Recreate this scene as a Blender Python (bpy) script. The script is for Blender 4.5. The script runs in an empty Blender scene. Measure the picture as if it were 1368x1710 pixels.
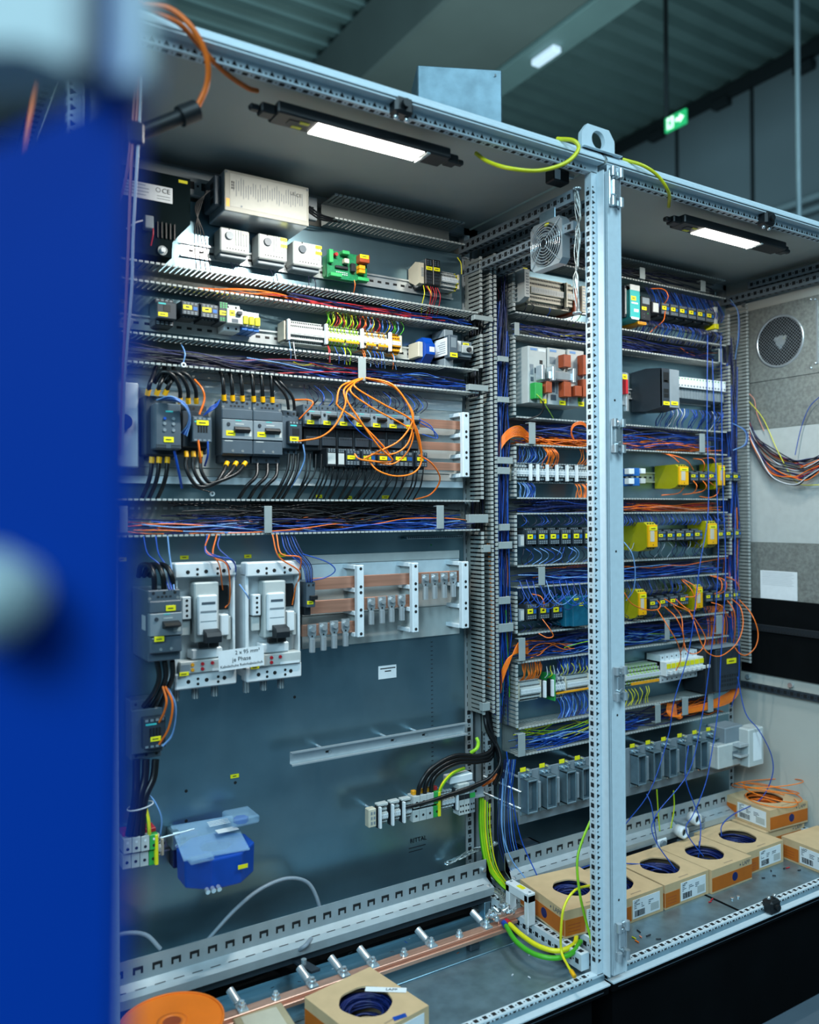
import bpy, math, random
from mathutils import Vector, Matrix
R = random.Random(7)
rad = math.radians
scn = bpy.context.scene
COL = scn.collection
# ------------------------------------------------------------------ camera
F, CX, CY = 1377.7, 684.0, 850.1
CAM = Vector((-1.4695, -1.4451, 1.3431))
YAW, PIT, ROL = rad(32.03), rad(.39), rad(-.372)
FW = Vector((math.sin(YAW)*math.cos(PIT), math.cos(YAW)*math.cos(PIT), math.sin(PIT)))
_r = Vector((math.cos(YAW), -math.sin(YAW), 0)); _u = _r.cross(FW)
RT = math.cos(ROL)*_r + math.sin(ROL)*_u
UP = -math.sin(ROL)*_r + math.cos(ROL)*_u
cd = bpy.data.cameras.new('camera'); cam = bpy.data.objects.new('camera', cd); COL.objects.link(cam)
cam.matrix_world = Matrix(((RT.x, UP.x, -FW.x, CAM.x), (RT.y, UP.y, -FW.y, CAM.y), (RT.z, UP.z, -FW.z, CAM.z), (0, 0, 0, 1)))
cd.sensor_fit = 'VERTICAL'; cd.sensor_height = 36; cd.lens = F/1710*36
cd.shift_y = (CY-855)/1710
cd.clip_start = .02; cd.clip_end = 80
cd.dof.use_dof = True; cd.dof.focus_distance = 2.3; cd.dof.aperture_fstop = 1.9
scn.camera = cam
# ------------------------------------------------------------------ world, lights, exposure
scn.view_settings.view_transform = 'Standard'; scn.view_settings.look = 'None'
scn.view_settings.gamma = 1; scn.view_settings.use_curve_mapping = False
scn.view_settings.exposure = 0.0
w = bpy.data.worlds.new('hall'); scn.world = w; w.use_nodes = True
w.node_tree.nodes['Background'].inputs[0].default_value = (.30, .54, .62, 1)
w.node_tree.nodes['Background'].inputs[1].default_value = .11
scn.cycles.max_bounces = 6; scn.cycles.diffuse_bounces = 3; scn.cycles.glossy_bounces = 4
scn.cycles.transparent_max_bounces = 6; scn.cycles.caustics_reflective = False; scn.cycles.caustics_refractive = False
scn.cycles.sample_clamp_indirect = 4
try: scn.cycles.use_denoising = True
except Exception: pass
def area(name, loc, target, sx, sy, power, col):
    l = bpy.data.lights.new(name, 'AREA'); l.shape = 'RECTANGLE'; l.size = sx; l.size_y = sy; l.energy = power; l.color = col
    o = bpy.data.objects.new(name, l); COL.objects.link(o); o.location = loc
    o.rotation_euler = (Vector(target)-Vector(loc)).to_track_quat('-Z', 'Y').to_euler(); return o
area('hall_daylight', (-5.5, -4.2, 4.6), (-.2, .3, 1.0), 3.4, 2.8, 500, (.54, .84, 1.0))
area('hall_skylight', (1.2, -3.6, 6.0), (0, .2, 1.0), 3, 2, 260, (.58, .86, 1.0))
area('led_glow_west', (-.60, .085, 2.135), (-.60, .22, 1.2), .24, .03, 13.0, (1, .97, .90))
area('led_glow_east', (.62, .085, 2.135), (.62, .22, 1.2), .24, .03, 8.0, (1, .97, .90))
area('hall_uplight', (2.5, 3.6, 3.2), (2.8, 6.5, 6.5), 4, 3, 80, (.62, .86, .90))  # added fill without a real fixture, aimed up to brighten the hall ceiling
# ------------------------------------------------------------------ helpers
def ray(x, y): return FW + RT*((x-CX)/F) - UP*((y-CY)/F)
def at(x, y, Y):
    d = ray(x, y); return CAM + d*((Y-CAM.y)/d.y)
def atx(x, y, X):
    d = ray(x, y); return CAM + d*((X-CAM.x)/d.x)
def atz(x, y, Z):
    d = ray(x, y); return CAM + d*((Z-CAM.z)/d.z)
def tag(o, label=None, cat=None, group=None, kind=None):
    for k, v in (('label', label), ('category', cat), ('group', group), ('kind', kind)):
        if v: o[k] = v
    return o
def thing(name, label, cat, loc=(0, 0, 0), group=None, rot=None):
    o = bpy.data.objects.new(name, None); COL.objects.link(o); o.location = loc; o.empty_display_size = .02
    if rot: o.rotation_euler = rot
    return tag(o, label, cat, group)
def catmull(pts, n):
    P = [Vector(p) for p in pts]
    if len(P) < 3: return P
    out = []
    for i in range(len(P)-1):
        a = P[i-1] if i else P[0]*2-P[1]
        b, c = P[i], P[i+1]
        d = P[i+2] if i+2 < len(P) else P[-1]*2-P[-2]
        for k in range(n):
            t = k/n; t2 = t*t; t3 = t2*t
            out.append(.5*((2*b)+(c-a)*t+(2*a-5*b+4*c-d)*t2+(3*b-a-3*c+d)*t3))
    out.append(P[-1]); return out
class MB:
    def __init__(s, o=(0, 0, 0)):
        s.o = Vector(o); s.v = []; s.f = []; s.m = []; s.s = []; s.mats = []
    def mi(s, m):
        if m not in s.mats: s.mats.append(m)
        return s.mats.index(m)
    def add(s, vs, fs, m, sm=False):
        b = len(s.v); k = s.mi(m)
        s.v += [tuple(Vector(p)-s.o) for p in vs]
        for f in fs: s.f.append([b+i for i in f]); s.m.append(k); s.s.append(sm)
        return s
    def box(s, x0, y0, z0, x1, y1, z1, m, c=0.0):
        x0, x1 = min(x0, x1), max(x0, x1); y0, y1 = min(y0, y1), max(y0, y1); z0, z1 = min(z0, z1), max(z0, z1)
        c = min(c, (x1-x0)*.4, (y1-y0)*.4, (z1-z0)*.4)
        if c <= 0:
            return s.add([(x0,y0,z0),(x1,y0,z0),(x1,y1,z0),(x0,y1,z0),(x0,y0,z1),(x1,y0,z1),(x1,y1,z1),(x0,y1,z1)],
                         [(0,3,2,1),(4,5,6,7),(0,1,5,4),(1,2,6,5),(2,3,7,6),(3,0,4,7)], m)
        X, Y, Z = (x0, x1), (y0, y1), (z0, z1); V = []; I = {}
        sg = (1, -1)
        for i in (0,1):
            for j in (0,1):
                for k in (0,1):
                    for a in range(3):
                        p = [X[i]+(c*sg[i] if a != 0 else 0), Y[j]+(c*sg[j] if a != 1 else 0), Z[k]+(c*sg[k] if a != 2 else 0)]
                        I[i,j,k,a] = len(V); V.append(p)
        Fs = []
        def q(*k): Fs.append([I[t] for t in k])
        for e in (0,1):
            a = [(e,0,0,0),(e,1,0,0),(e,1,1,0),(e,0,1,0)]; q(*(a if e else a[::-1]))
            a = [(0,e,0,1),(1,e,0,1),(1,e,1,1),(0,e,1,1)]; q(*(a[::-1] if e else a))
            a = [(0,0,e,2),(1,0,e,2),(1,1,e,2),(0,1,e,2)]; q(*(a if e else a[::-1]))
        for i in (0,1):
            for j in (0,1):
                a = [(i,j,0,0),(i,j,0,1),(i,j,1,1),(i,j,1,0)]; q(*(a[::-1] if i == j else a))
                a = [(i,0,j,0),(i,0,j,2),(i,1,j,2),(i,1,j,0)]; q(*(a if i == j else a[::-1]))
                a = [(0,i,j,1),(0,i,j,2),(1,i,j,2),(1,i,j,1)]; q(*(a[::-1] if i == j else a))
                for k in (0,1):
                    a = [(i,j,k,0),(i,j,k,1),(i,j,k,2)]; q(*(a if (i+j+k) % 2 else a[::-1]))
        return s.add(V, Fs, m)
    def quad(s, a, b, c, d, m): return s.add([a, b, c, d], [(0,1,2,3)], m)
    def ring(s, p, u, v, r, n): return [p+u*(r*math.cos(2*math.pi*i/n))+v*(r*math.sin(2*math.pi*i/n)) for i in range(n)]
    def cyl(s, p0, p1, r0, m, r1=None, n=12, m2=None):
        p0, p1 = Vector(p0), Vector(p1); r1 = r0 if r1 is None else r1
        d = (p1-p0).normalized(); u = d.orthogonal().normalized(); v = d.cross(u)
        V = s.ring(p0, u, v, r0, n)+s.ring(p1, u, v, r1, n)
        s.add(V, [(i, (i+1) % n, n+(i+1) % n, n+i) for i in range(n)], m, True)
        s.add(V[:n], [tuple(range(n))[::-1]], m); return s.add(V[n:], [tuple(range(n))], m2 or m)
    def pipe(s, p0, p1, r, ri, m, n=16):
        p0, p1 = Vector(p0), Vector(p1); d = (p1-p0).normalized(); u = d.orthogonal().normalized(); v = d.cross(u)
        V = s.ring(p0,u,v,r,n)+s.ring(p1,u,v,r,n)+s.ring(p1,u,v,ri,n)+s.ring(p0,u,v,ri,n)
        Fs = [(k*n+i, k*n+(i+1) % n, ((k+1) % 4)*n+(i+1) % n, ((k+1) % 4)*n+i) for k in range(4) for i in range(n)]
        return s.add(V, Fs, m, True)
    def sph(s, p, r, m, n=10, sz=1.0):
        p = Vector(p); V = [p+Vector((0,0,-r*sz))]; h = n//2
        for j in range(1, h):
            a = -math.pi/2+math.pi*j/h
            V += [p+Vector((r*math.cos(a)*math.cos(2*math.pi*i/n), r*math.cos(a)*math.sin(2*math.pi*i/n), r*sz*math.sin(a))) for i in range(n)]
        V.append(p+Vector((0,0,r*sz))); Fs = [(0, 1+(i+1) % n, 1+i) for i in range(n)]
        for j in range(h-2):
            b = 1+j*n; Fs += [(b+i, b+(i+1) % n, b+n+(i+1) % n, b+n+i) for i in range(n)]
        b = 1+(h-2)*n; Fs += [(b+i, b+(i+1) % n, len(V)-1) for i in range(n)]
        return s.add(V, Fs, m, True)
    def tube(s, pts, r, m, n=6, k=6, m2=None):
        P = catmull(pts, k); L = len(P); V = []
        u = None
        for i, p in enumerate(P):
            d = (P[min(i+1, L-1)]-P[max(i-1, 0)])
            if d.length < 1e-9: d = Vector((0,0,1))
            d.normalize()
            if u is None: u = d.orthogonal().normalized()
            else:
                u = u-d*u.dot(d)
                u = u.normalized() if u.length > 1e-6 else d.orthogonal().normalized()
            V += s.ring(p, u, d.cross(u), r, n)
        Fs = [(i*n+j, i*n+(j+1) % n, (i+1)*n+(j+1) % n, (i+1)*n+j) for i in range(L-1) for j in range(n)]
        if m2:
            h = [f for q, f in enumerate(Fs) if q % n < n//2]; g = [f for q, f in enumerate(Fs) if q % n >= n//2]
            s.add(V, h, m, True); s.add(V, g, m2, True)
        else: s.add(V, Fs, m, True)
        s.add(V[:n], [tuple(range(n))[::-1]], m); return s.add(V[-n:], [tuple(range(n))], m)
    def prism(s, poly, fn, a, b, m, caps=True):
        n = len(poly); V = [fn(x, y, a) for x, y in poly]+[fn(x, y, b) for x, y in poly]
        s.add(V, [(i, (i+1) % n, n+(i+1) % n, n+i) for i in range(n)], m)
        if caps: s.add(V, [tuple(range(n))[::-1], tuple(range(n, 2*n))], m)
        return s
    def build(s, name, parent=None, label=None, fix=True):
        me = bpy.data.meshes.new(name); me.from_pydata(s.v, [], s.f)
        for m in s.mats: me.materials.append(M[m])
        me.polygons.foreach_set('material_index', s.m); me.polygons.foreach_set('use_smooth', s.s)
        if fix:
            import bmesh
            bm = bmesh.new(); bm.from_mesh(me); bmesh.ops.recalc_face_normals(bm, faces=bm.faces); bm.to_mesh(me); bm.free()
        me.update()
        o = bpy.data.objects.new(name, me); COL.objects.link(o)
        if parent: o.parent = parent
        if label: o['label'] = label
        return o
TEXTS = []
def text(s, name, parent, loc, size, m, rot=(math.pi/2, 0, 0), align='CENTER', label=None):
    c = bpy.data.curves.new(name, 'FONT'); c.body = s; c.size = size; c.align_x = align; c.align_y = 'CENTER'; c.extrude = .0001; c.resolution_u = 2
    tmp = bpy.data.objects.new('tmp', c); COL.objects.link(tmp); bpy.context.view_layer.update()
    me = bpy.data.meshes.new_from_object(tmp.evaluated_get(bpy.context.evaluated_depsgraph_get())); bpy.data.objects.remove(tmp); bpy.data.curves.remove(c)
    me.materials.clear(); me.materials.append(M[m]); me.name = name
    o = bpy.data.objects.new(name, me); COL.objects.link(o); o.location = loc; o.rotation_euler = rot
    if parent: o.parent = parent
    if label: o['label'] = label
    return o
def copy_thing(src, loc, label=None, rot=None):
    c = src.copy(); COL.objects.link(c); c.location = loc
    if label: c['label'] = label
    if rot: c.rotation_euler = rot
    for ch in src.children:
        d = ch.copy(); COL.objects.link(d); d.parent = c
        for g in ch.children:
            e = g.copy(); COL.objects.link(e); e.parent = d
    return c
ORD = ['first','second','third','fourth','fifth','sixth','seventh','eighth','ninth','tenth','eleventh','twelfth','thirteenth','fourteenth','fifteenth','sixteenth','seventeenth','eighteenth','nineteenth','twentieth']
def ordn(i, n):
    return 'leftmost' if i == 0 else 'rightmost' if i == n-1 else ORD[i]
# ------------------------------------------------------------------ materials
M = {}
def lin(c):
    if isinstance(c, str): c = tuple(int(c[i:i+2], 16)/255 for i in (0, 2, 4))
    return tuple(((x+.055)/1.055)**2.4 if x > .04045 else x/12.92 for x in c)
def mat(name, c, rough=.5, metal=0.0, var=.12, scale=30.0, bump=0.0, emit=0.0, alpha=1.0, trans=0.0, stretch=None, rvar=0.0):
    m = bpy.data.materials.new(name); m.use_nodes = True; nt = m.node_tree; b = nt.nodes['Principled BSDF']
    c = lin(c); N = nt.nodes.new; L = nt.links.new
    b.inputs['Roughness'].default_value = rough; b.inputs['Metallic'].default_value = metal
    tc = N('ShaderNodeTexCoord'); nz = N('ShaderNodeTexNoise'); nz.inputs['Scale'].default_value = scale; nz.inputs['Detail'].default_value = 4
    if stretch:
        mp = N('ShaderNodeMapping'); mp.inputs['Scale'].default_value = stretch; L(tc.outputs['Object'], mp.inputs[0]); L(mp.outputs[0], nz.inputs['Vector'])
    else: L(tc.outputs['Object'], nz.inputs['Vector'])
    rp = N('ShaderNodeValToRGB'); e = rp.color_ramp.elements
    e[0].position = .3; e[1].position = .7
    e[0].color = tuple(x*(1-var) for x in c)+(1,); e[1].color = tuple(min(1, x*(1+var)) for x in c)+(1,)
    L(nz.outputs['Fac'], rp.inputs[0]); L(rp.outputs[0], b.inputs['Base Color'])
    if rvar:
        mr = N('ShaderNodeMapRange'); mr.inputs['To Min'].default_value = rough-rvar; mr.inputs['To Max'].default_value = rough+rvar
        L(nz.outputs['Fac'], mr.inputs['Value']); L(mr.outputs[0], b.inputs['Roughness'])
    if bump:
        bp = N('ShaderNodeBump'); bp.inputs['Strength'].default_value = bump; bp.inputs['Distance'].default_value = .002
        L(nz.outputs['Fac'], bp.inputs['Height']); L(bp.outputs[0], b.inputs['Normal'])
    if emit:
        b.inputs['Emission Color'].default_value = c+(1,); b.inputs['Emission Strength'].default_value = emit
    if trans: b.inputs['Transmission Weight'].default_value = trans; b.inputs['IOR'].default_value = 1.2
    if alpha < 1: b.inputs['Alpha'].default_value = alpha
    M[name] = m; return m
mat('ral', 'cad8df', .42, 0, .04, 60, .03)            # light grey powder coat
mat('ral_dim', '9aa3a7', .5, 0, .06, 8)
mat('inner', 'b6bab4', .55, 0, .05, 5)
mat('zinc', '84a5b3', .29, .88, .07, 9, .0, rvar=.03)
mat('zinc_dull', '8ba6b3', .42, .85, .14, 26, rvar=.06)
mat('spangle', '9aa09c', .5, .6, .22, 90)
mat('steel', 'ccd5da', .28, .7, .06, 40)
mat('rail', 'dde6ea', .26, .7, .05, 30)
mat('chrome', 'dfe8ec', .18, .8, .03, 20)
mat('hole', '0a0f13', .7, 0, .1)
mat('black', '101417', .45, 0, .1, 30)
mat('blackm', '0b0e10', .75, 0, .15, 20)
mat('plinth', '07090b', .85, 0, .25, 6)
mat('clipgrey', '8e9a9b', .45, 0, .05, 40)
mat('duct', '7d8482', .5, 0, .05, 20)
mat('duct_lip', 'a3abaa', .45, 0, .05, 20)
mat('dgrey', '46545f', .45, 0, .07, 40)
mat('dgrey2', '27313a', .5, 0, .08, 40)
mat('dgrey3', '151c22', .5, 0, .08, 40)
mat('mgrey', '76838b', .45, 0, .06, 40)
mat('lgrey', 'b4bbba', .45, 0, .05, 40)
mat('white', 'd6dee2', .4, 0, .04, 40)
mat('psu', '74766f', .5, .2, .06, 40)
mat('psulabel', '858882', .5, .1, .04, 40)
mat('beige', 'c2bda9', .5, 0, .05, 40)
mat('tagyel', 'e9e018', .45, 0, .05, 60)
mat('ink', '1b2026', .6, 0, .05)
mat('paper', 'dfe6ea', .6, 0, .03, 60)
mat('yellow', 'e6a900', .4, 0, .06, 40)
mat('olive', '9c9a08', .4, 0, .06, 40)
mat('teal', '1f9c9c', .45, 0, .06, 40)
mat('deepteal', '0d5a74', .45, 0, .08, 40)
mat('cyanmark', '3fb9b9', .45, 0, .06, 40)
mat('blue', '0444a6', .38, 0, .08, 30)
mat('bluep', '1c5fa8', .42, 0, .08, 30)
mat('navy', '071c58', .45, 0, .12, 60)
mat('wblue', '0d45a2', .38, 0, .15, 60)
mat('wlblue', '6b97cc', .38, 0, .12, 60)
mat('wdark', '090f2a', .42, 0, .15, 60)
mat('orange', 'f07a12', .40, 0, .07, 60)
mat('worange', 'e86f1c', .40, 0, .10, 60)
mat('pinkish', 'd88a74', .40, 0, .08, 60)
mat('wred', 'a3222a', .42, 0, .1, 60)
mat('wwhite', 'c9cfd6', .42, 0, .06, 60)
mat('wgrey', '7f8d99', .45, 0, .06, 60)
mat('wyel', 'd9d41c', .42, 0, .06, 60)
mat('wgreen', '43a51e', .42, 0, .08, 60)
mat('wlime', '8cc51c', .42, 0, .08, 60)
mat('wblack', '0d0f12', .35, 0, .1, 60)
mat('copper', 'd8a088', .34, .68, .12, 6, stretch=(1, 20, 20), rvar=.06)
mat('pcb', '12744a', .4, 0, .25, 120)
mat('pcbgreen', '2ea05a', .45, 0, .1, 60)
mat('green', '2c9c48', .45, 0, .08, 60)
mat('redp', 'b5202c', .42, 0, .08, 60)
mat('brownred', '9a4421', .5, 0, .1, 60)
mat('amber', 'e09a18', .45, 0, .1, 60)
mat('card', 'c6aa82', .8, 0, .06, 25, .05)
mat('cardin', '9c866c', .85, 0, .1, 25)
mat('cardor', 'b8600f', .75, 0, .06, 30)
mat('reel', 'ee7a1e', .45, 0, .06, 12)
mat('clearp', '9cc6e6', .15, 0, .03, 20, alpha=.30)
mat('tanplastic', 'b5a888', .4, 0, .06, 20, alpha=.85)
mat('braid', 'a9adaa', .35, .8, .35, 180)
mat('led', 'fffaf0', .4, 0, 0, 5, emit=9)
mat('exitg', '25b06a', .4, 0, .02, 10, emit=.8)
mat('exitw', 'e8fff4', .4, 0, .0, 10, emit=1.3)
mat('hallwall', '79898f', .8, 0, .12, .5)
mat('halldark', '222d31', .8, 0, .1, 1)
mat('corr', '76918f', .6, .1, .08, 2)
mat('girder', '64706c', .8, 0, .12, 1)
mat('hallfloor', '5a6a76', .6, 0, .15, 3)
mat('lampw', 'd9efff', .4, 0, 0, 5, emit=.55)
mat('galv', 'a9b6bc', .42, .45, .06, 30)
mat('pipe', 'a7bcc2', .4, .2, .08, 6)
mat('bluepanel', '00318a', .6, 0, .05, 3)
mat('greyknob', '95a8aa', .4, 0, .05, 12)
mat('tapegrey', 'aab4b4', .4, 0, .05, 30)

mat('filter', '071518', .75, 0, .1, 20)
for k_ in ('plinth', 'blackm', 'wblack', 'wdark', 'bluepanel', 'filter'):
    M[k_].node_tree.nodes['Principled BSDF'].inputs['Specular IOR Level'].default_value = .05 if k_ in ('plinth', 'blackm', 'bluepanel', 'filter') else .4
# ------------------------------------------------------------------ the hall
def struct(o, label): return tag(o, label, 'room', None, 'structure')
HX, HZ = 7.1, 6.5
b = MB(); FZ = -.12
b.box(-12, -9, FZ-.12, HX+.2, 18, FZ, 'hallfloor'); struct(b.build('floor'), 'grey hall floor under the dark plinth')
b = MB(); b.box(HX, -9, FZ, HX+.2, 18, HZ, 'hallwall'); wr = struct(b.build('wall_right'), 'plain grey hall wall beyond the cabinets')
b = MB(); b.box(-12, 17.8, FZ, HX, 18, HZ, 'hallwall'); struct(b.build('wall_back'), 'grey hall wall far behind the cabinets')
b = MB(); n = 0
y = -9.0; poly = []
while y < 18:
    poly += [(y, 0), (y+.10, 0), (y+.14, .09), (y+.24, .09)]; y += .28
V = [(-12, p, HZ+q) for p, q in poly]+[(HX+.2, p, HZ+q) for p, q in poly]; n = len(poly)
b.add(V, [(i, i+1, n+i+1, n+i) for i in range(n-1)], 'corr'); struct(b.build('ceiling', fix=False), 'corrugated grey green hall ceiling')
b = MB(); b.box(2.56, -9, 5.75, 3.92, 18, HZ-.01, 'girder', .03); b.box(3.60, -9, 5.70, 3.93, 18, 5.755, 'corr', .01); struct(b.build('girder_beam'), 'wide concrete girder under the corrugated ceiling')
b = MB(); b.box(HX-.08, -9, HZ-.17, HX-.001, 18, HZ-.02, 'halldark'); struct(b.build('trim_1'), 'dark trim where hall wall meets ceiling')
for i, px in enumerate((1258, 1132)):
    p = atx(px, 300, HX); b = MB(); b.box(HX-.02, p.y-.02, FZ, HX-.001, p.y+.02, HZ-.18, 'halldark'); struct(b.build('trim_%d' % (i+2)), 'dark vertical joint in the hall wall')
for i, (x, y) in enumerate(((1205, 173), (1097, 227), (1343, 113))):
    p = atx(x, y, HX-.06); b = MB(); b.box(HX-.12, p.y-.11, p.z-.05, HX-.001, p.y+.11, p.z+.05, 'halldark', .01)
    tag(b.build('wall_bracket'), ['dark bracket on hall wall right of the exit sign', 'dark bracket on hall wall left of the exit sign', 'dark bracket on hall wall behind the grey pole'][i], 'bracket', 'brackets along the hall wall')
# ceiling lamp
p = atz(912, 94, 5.665)
t = thing('ceiling_lamp', 'small pale lamp on the edge of the concrete girder', 'lamp', p)
b = MB(p); b.box(p.x-.05, p.y-.16, p.z-.03, p.x+.05, p.y+.16, p.z+.03, 'lampw', .01); b.build('diffuser', t)
b = MB(p); b.box(p.x-.03, p.y-.15, p.z+.031, p.x+.03, p.y+.15, 5.70, 'lgrey'); b.build('mount', t)
# exit sign hanging on its rod
a, c = atx(1110, 206, 5.0), atx(1145, 197, 5.0)
o = Vector((5, (a.y+c.y)/2, (a.z+c.z)/2)); hw = abs(a.y-c.y)/2; hh = .072
t = thing('exit_sign', 'green lit escape route sign hanging from ceiling rod', 'sign', o)
b = MB(o); b.box(5, o.y-hw, o.z-hh, 5.03, o.y+hw, o.z+hh, 'exitg', .004); b.build('panel', t)
def yz(b, pts, m): b.add([(4.997, o.y+hw*u, o.z+hh*v) for u, v in pts], [tuple(range(len(pts)))], m)
b = MB(o); yz(b, [(.75, -.8), (.75, .8), (.12, .8), (.12, -.8)], 'exitw'); b.build('doorway_symbol', t)
b = MB(o); yz(b, [(-.05, -.22), (-.05, .22), (-.45, .22), (-.45, .62), (-.88, 0), (-.45, -.62), (-.45, -.22)], 'exitw'); b.build('arrow_symbol', t)
b = MB(o)
b.add([(4.995, o.y+hw*(.42+.10*math.cos(k*.7854)), o.z+hh*(.52+.17*math.sin(k*.7854))) for k in range(8)], [tuple(range(8))], 'exitg')
b.add([(4.995, o.y+hw*u, o.z+hh*v) for u, v in ((.55, .3), (.35, .3), (.2, -.1), (.3, -.15), (.38, .05), (.36, -.2), (.2, -.45), (.22, -.75), (.3, -.72), (.33, -.45), (.46, -.3), (.52, -.7), (.68, -.7), (.66, -.6), (.58, -.55), (.54, -.1), (.62, .1), (.68, .0), (.7, .1))], [tuple(range(19))], 'exitg')
b.build('running_figure', t)
b = MB(o); q = o.y+hw*.9; b.cyl((5.015, q, o.z+hh), (5.015, q, HZ), .022, 'halldark', n=8); b.build('rod', t)
b = MB(); p = at(1113, 280, 5.2); b.cyl((p.x, p.y, FZ), (p.x, p.y, 2.9+.6), .05, 'pipe', n=10); b.cyl((p.x, p.y, 3.5), (p.x, p.y, 3.62), .07, 'lgrey', n=10)
tag(b.build('slim_post'), 'slim post standing below the green exit sign', 'post')
p = at(1333, 200, 2.6); b = MB(); b.cyl((p.x, p.y, FZ), (p.x, p.y, HZ), .021, 'pipe', n=14)
tag(b.build('vertical_pipe'), 'pale vertical pipe rising behind the eastern cabinet to the ceiling', 'pipe')
p = at(1300, 350, 4.2); b = MB(); b.cyl((p.x, p.y+3, p.z), (p.x, -1, p.z), .04, 'pipe', n=10); b.cyl((p.x, p.y+3, p.z-.13), (p.x, -1, p.z-.13), .03, 'pipe', n=10)
for yy in (-.9, 2, 5, 7.0): b.box(p.x-.03, yy-.03, FZ, p.x+.03, yy+.03, p.z+.02, 'pipe')
tag(b.build('handrail'), 'pale two bar handrail beyond the cabinet roof', 'railing')
# ------------------------------------------------------------------ the enclosures
PY = .52            # front of the mounting plates
Z0, Z1 = .20, 2.20
PROF = [(0, 0), (.003, 0), (.003, .022), (.022, .022), (.022, .042), (.020, .042), (.020, .046), (0, .046)]
def member(b, fn, a, c, m='ral', holes=True, ends=.05):
    """stepped frame profile: outer lip, a face with triangular holes, an inner face with square holes"""
    b.prism(PROF, fn, a, c, m)
    if not holes: return
    s = 1 if c > a else -1; L = abs(c-a); d = ends
    while d < L-ends:
        t = a+s*d; h = s*.0125
        b.add([fn(.0185, .0216, t-.0055), fn(.0185, .0216, t+.0055), fn(.0085, .0216, t)], [(0, 1, 2)], 'hole')
        b.add([fn(.0185, .0216, t+h-.002), fn(.0185, .0216, t+h+.002), fn(.0145, .0216, t+h+.002), fn(.0145, .0216, t+h-.002)], [(0, 1, 2, 3)], 'hole')
        b.add([fn(.0224, .028, t-.0055), fn(.0224, .028, t+.0055), fn(.0224, .039, t+.0055), fn(.0224, .039, t-.0055)], [(0, 1, 2, 3)], 'hole')
        b.add([fn(.0224, .031, t+h-.0016), fn(.0224, .031, t+h+.0016), fn(.0224, .0345, t+h+.0016), fn(.0224, .0345, t+h-.0016)], [(0, 1, 2, 3)], 'hole')
        d += .025
def punched(b, p, q, up, side, w, t, m='ral_dim', sq=True, step=.025):
    """a punched bar from p to q: w wide along up, t thick along side, dark square holes on both wide faces and the side face"""
    p, q, up, side = Vector(p), Vector(q), Vector(up), Vector(side)
    V = [e+up*(w/2*i)+side*(t/2*j) for e in (p, q) for i, j in ((-1, -1), (1, -1), (1, 1), (-1, 1))]
    b.add(V, [(0, 1, 2, 3), (7, 6, 5, 4), (0, 4, 5, 1), (1, 5, 6, 2), (2, 6, 7, 3), (3, 7, 4, 0)], m)
    d = (q-p); L = d.length; d.normalize(); x = step*.6; i = 0
    while x < L-step*.4:
        c = p+d*x
        for nrm, u2, ww, tt in ((side, up, w, t), (-side, up, w, t), (up, side, t, w), (-up, side, t, w)):
            r = min(.0062, ww*.3) if i % 2 == 0 else .002
            cc = c+nrm*(tt/2+.0003)
            b.add([cc-d*r-u2*r, cc+d*r-u2*r, cc+d*r+u2*r, cc-d*r+u2*r], [(0, 1, 2, 3)], 'hole')
        x += step/2; i += 1
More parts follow.
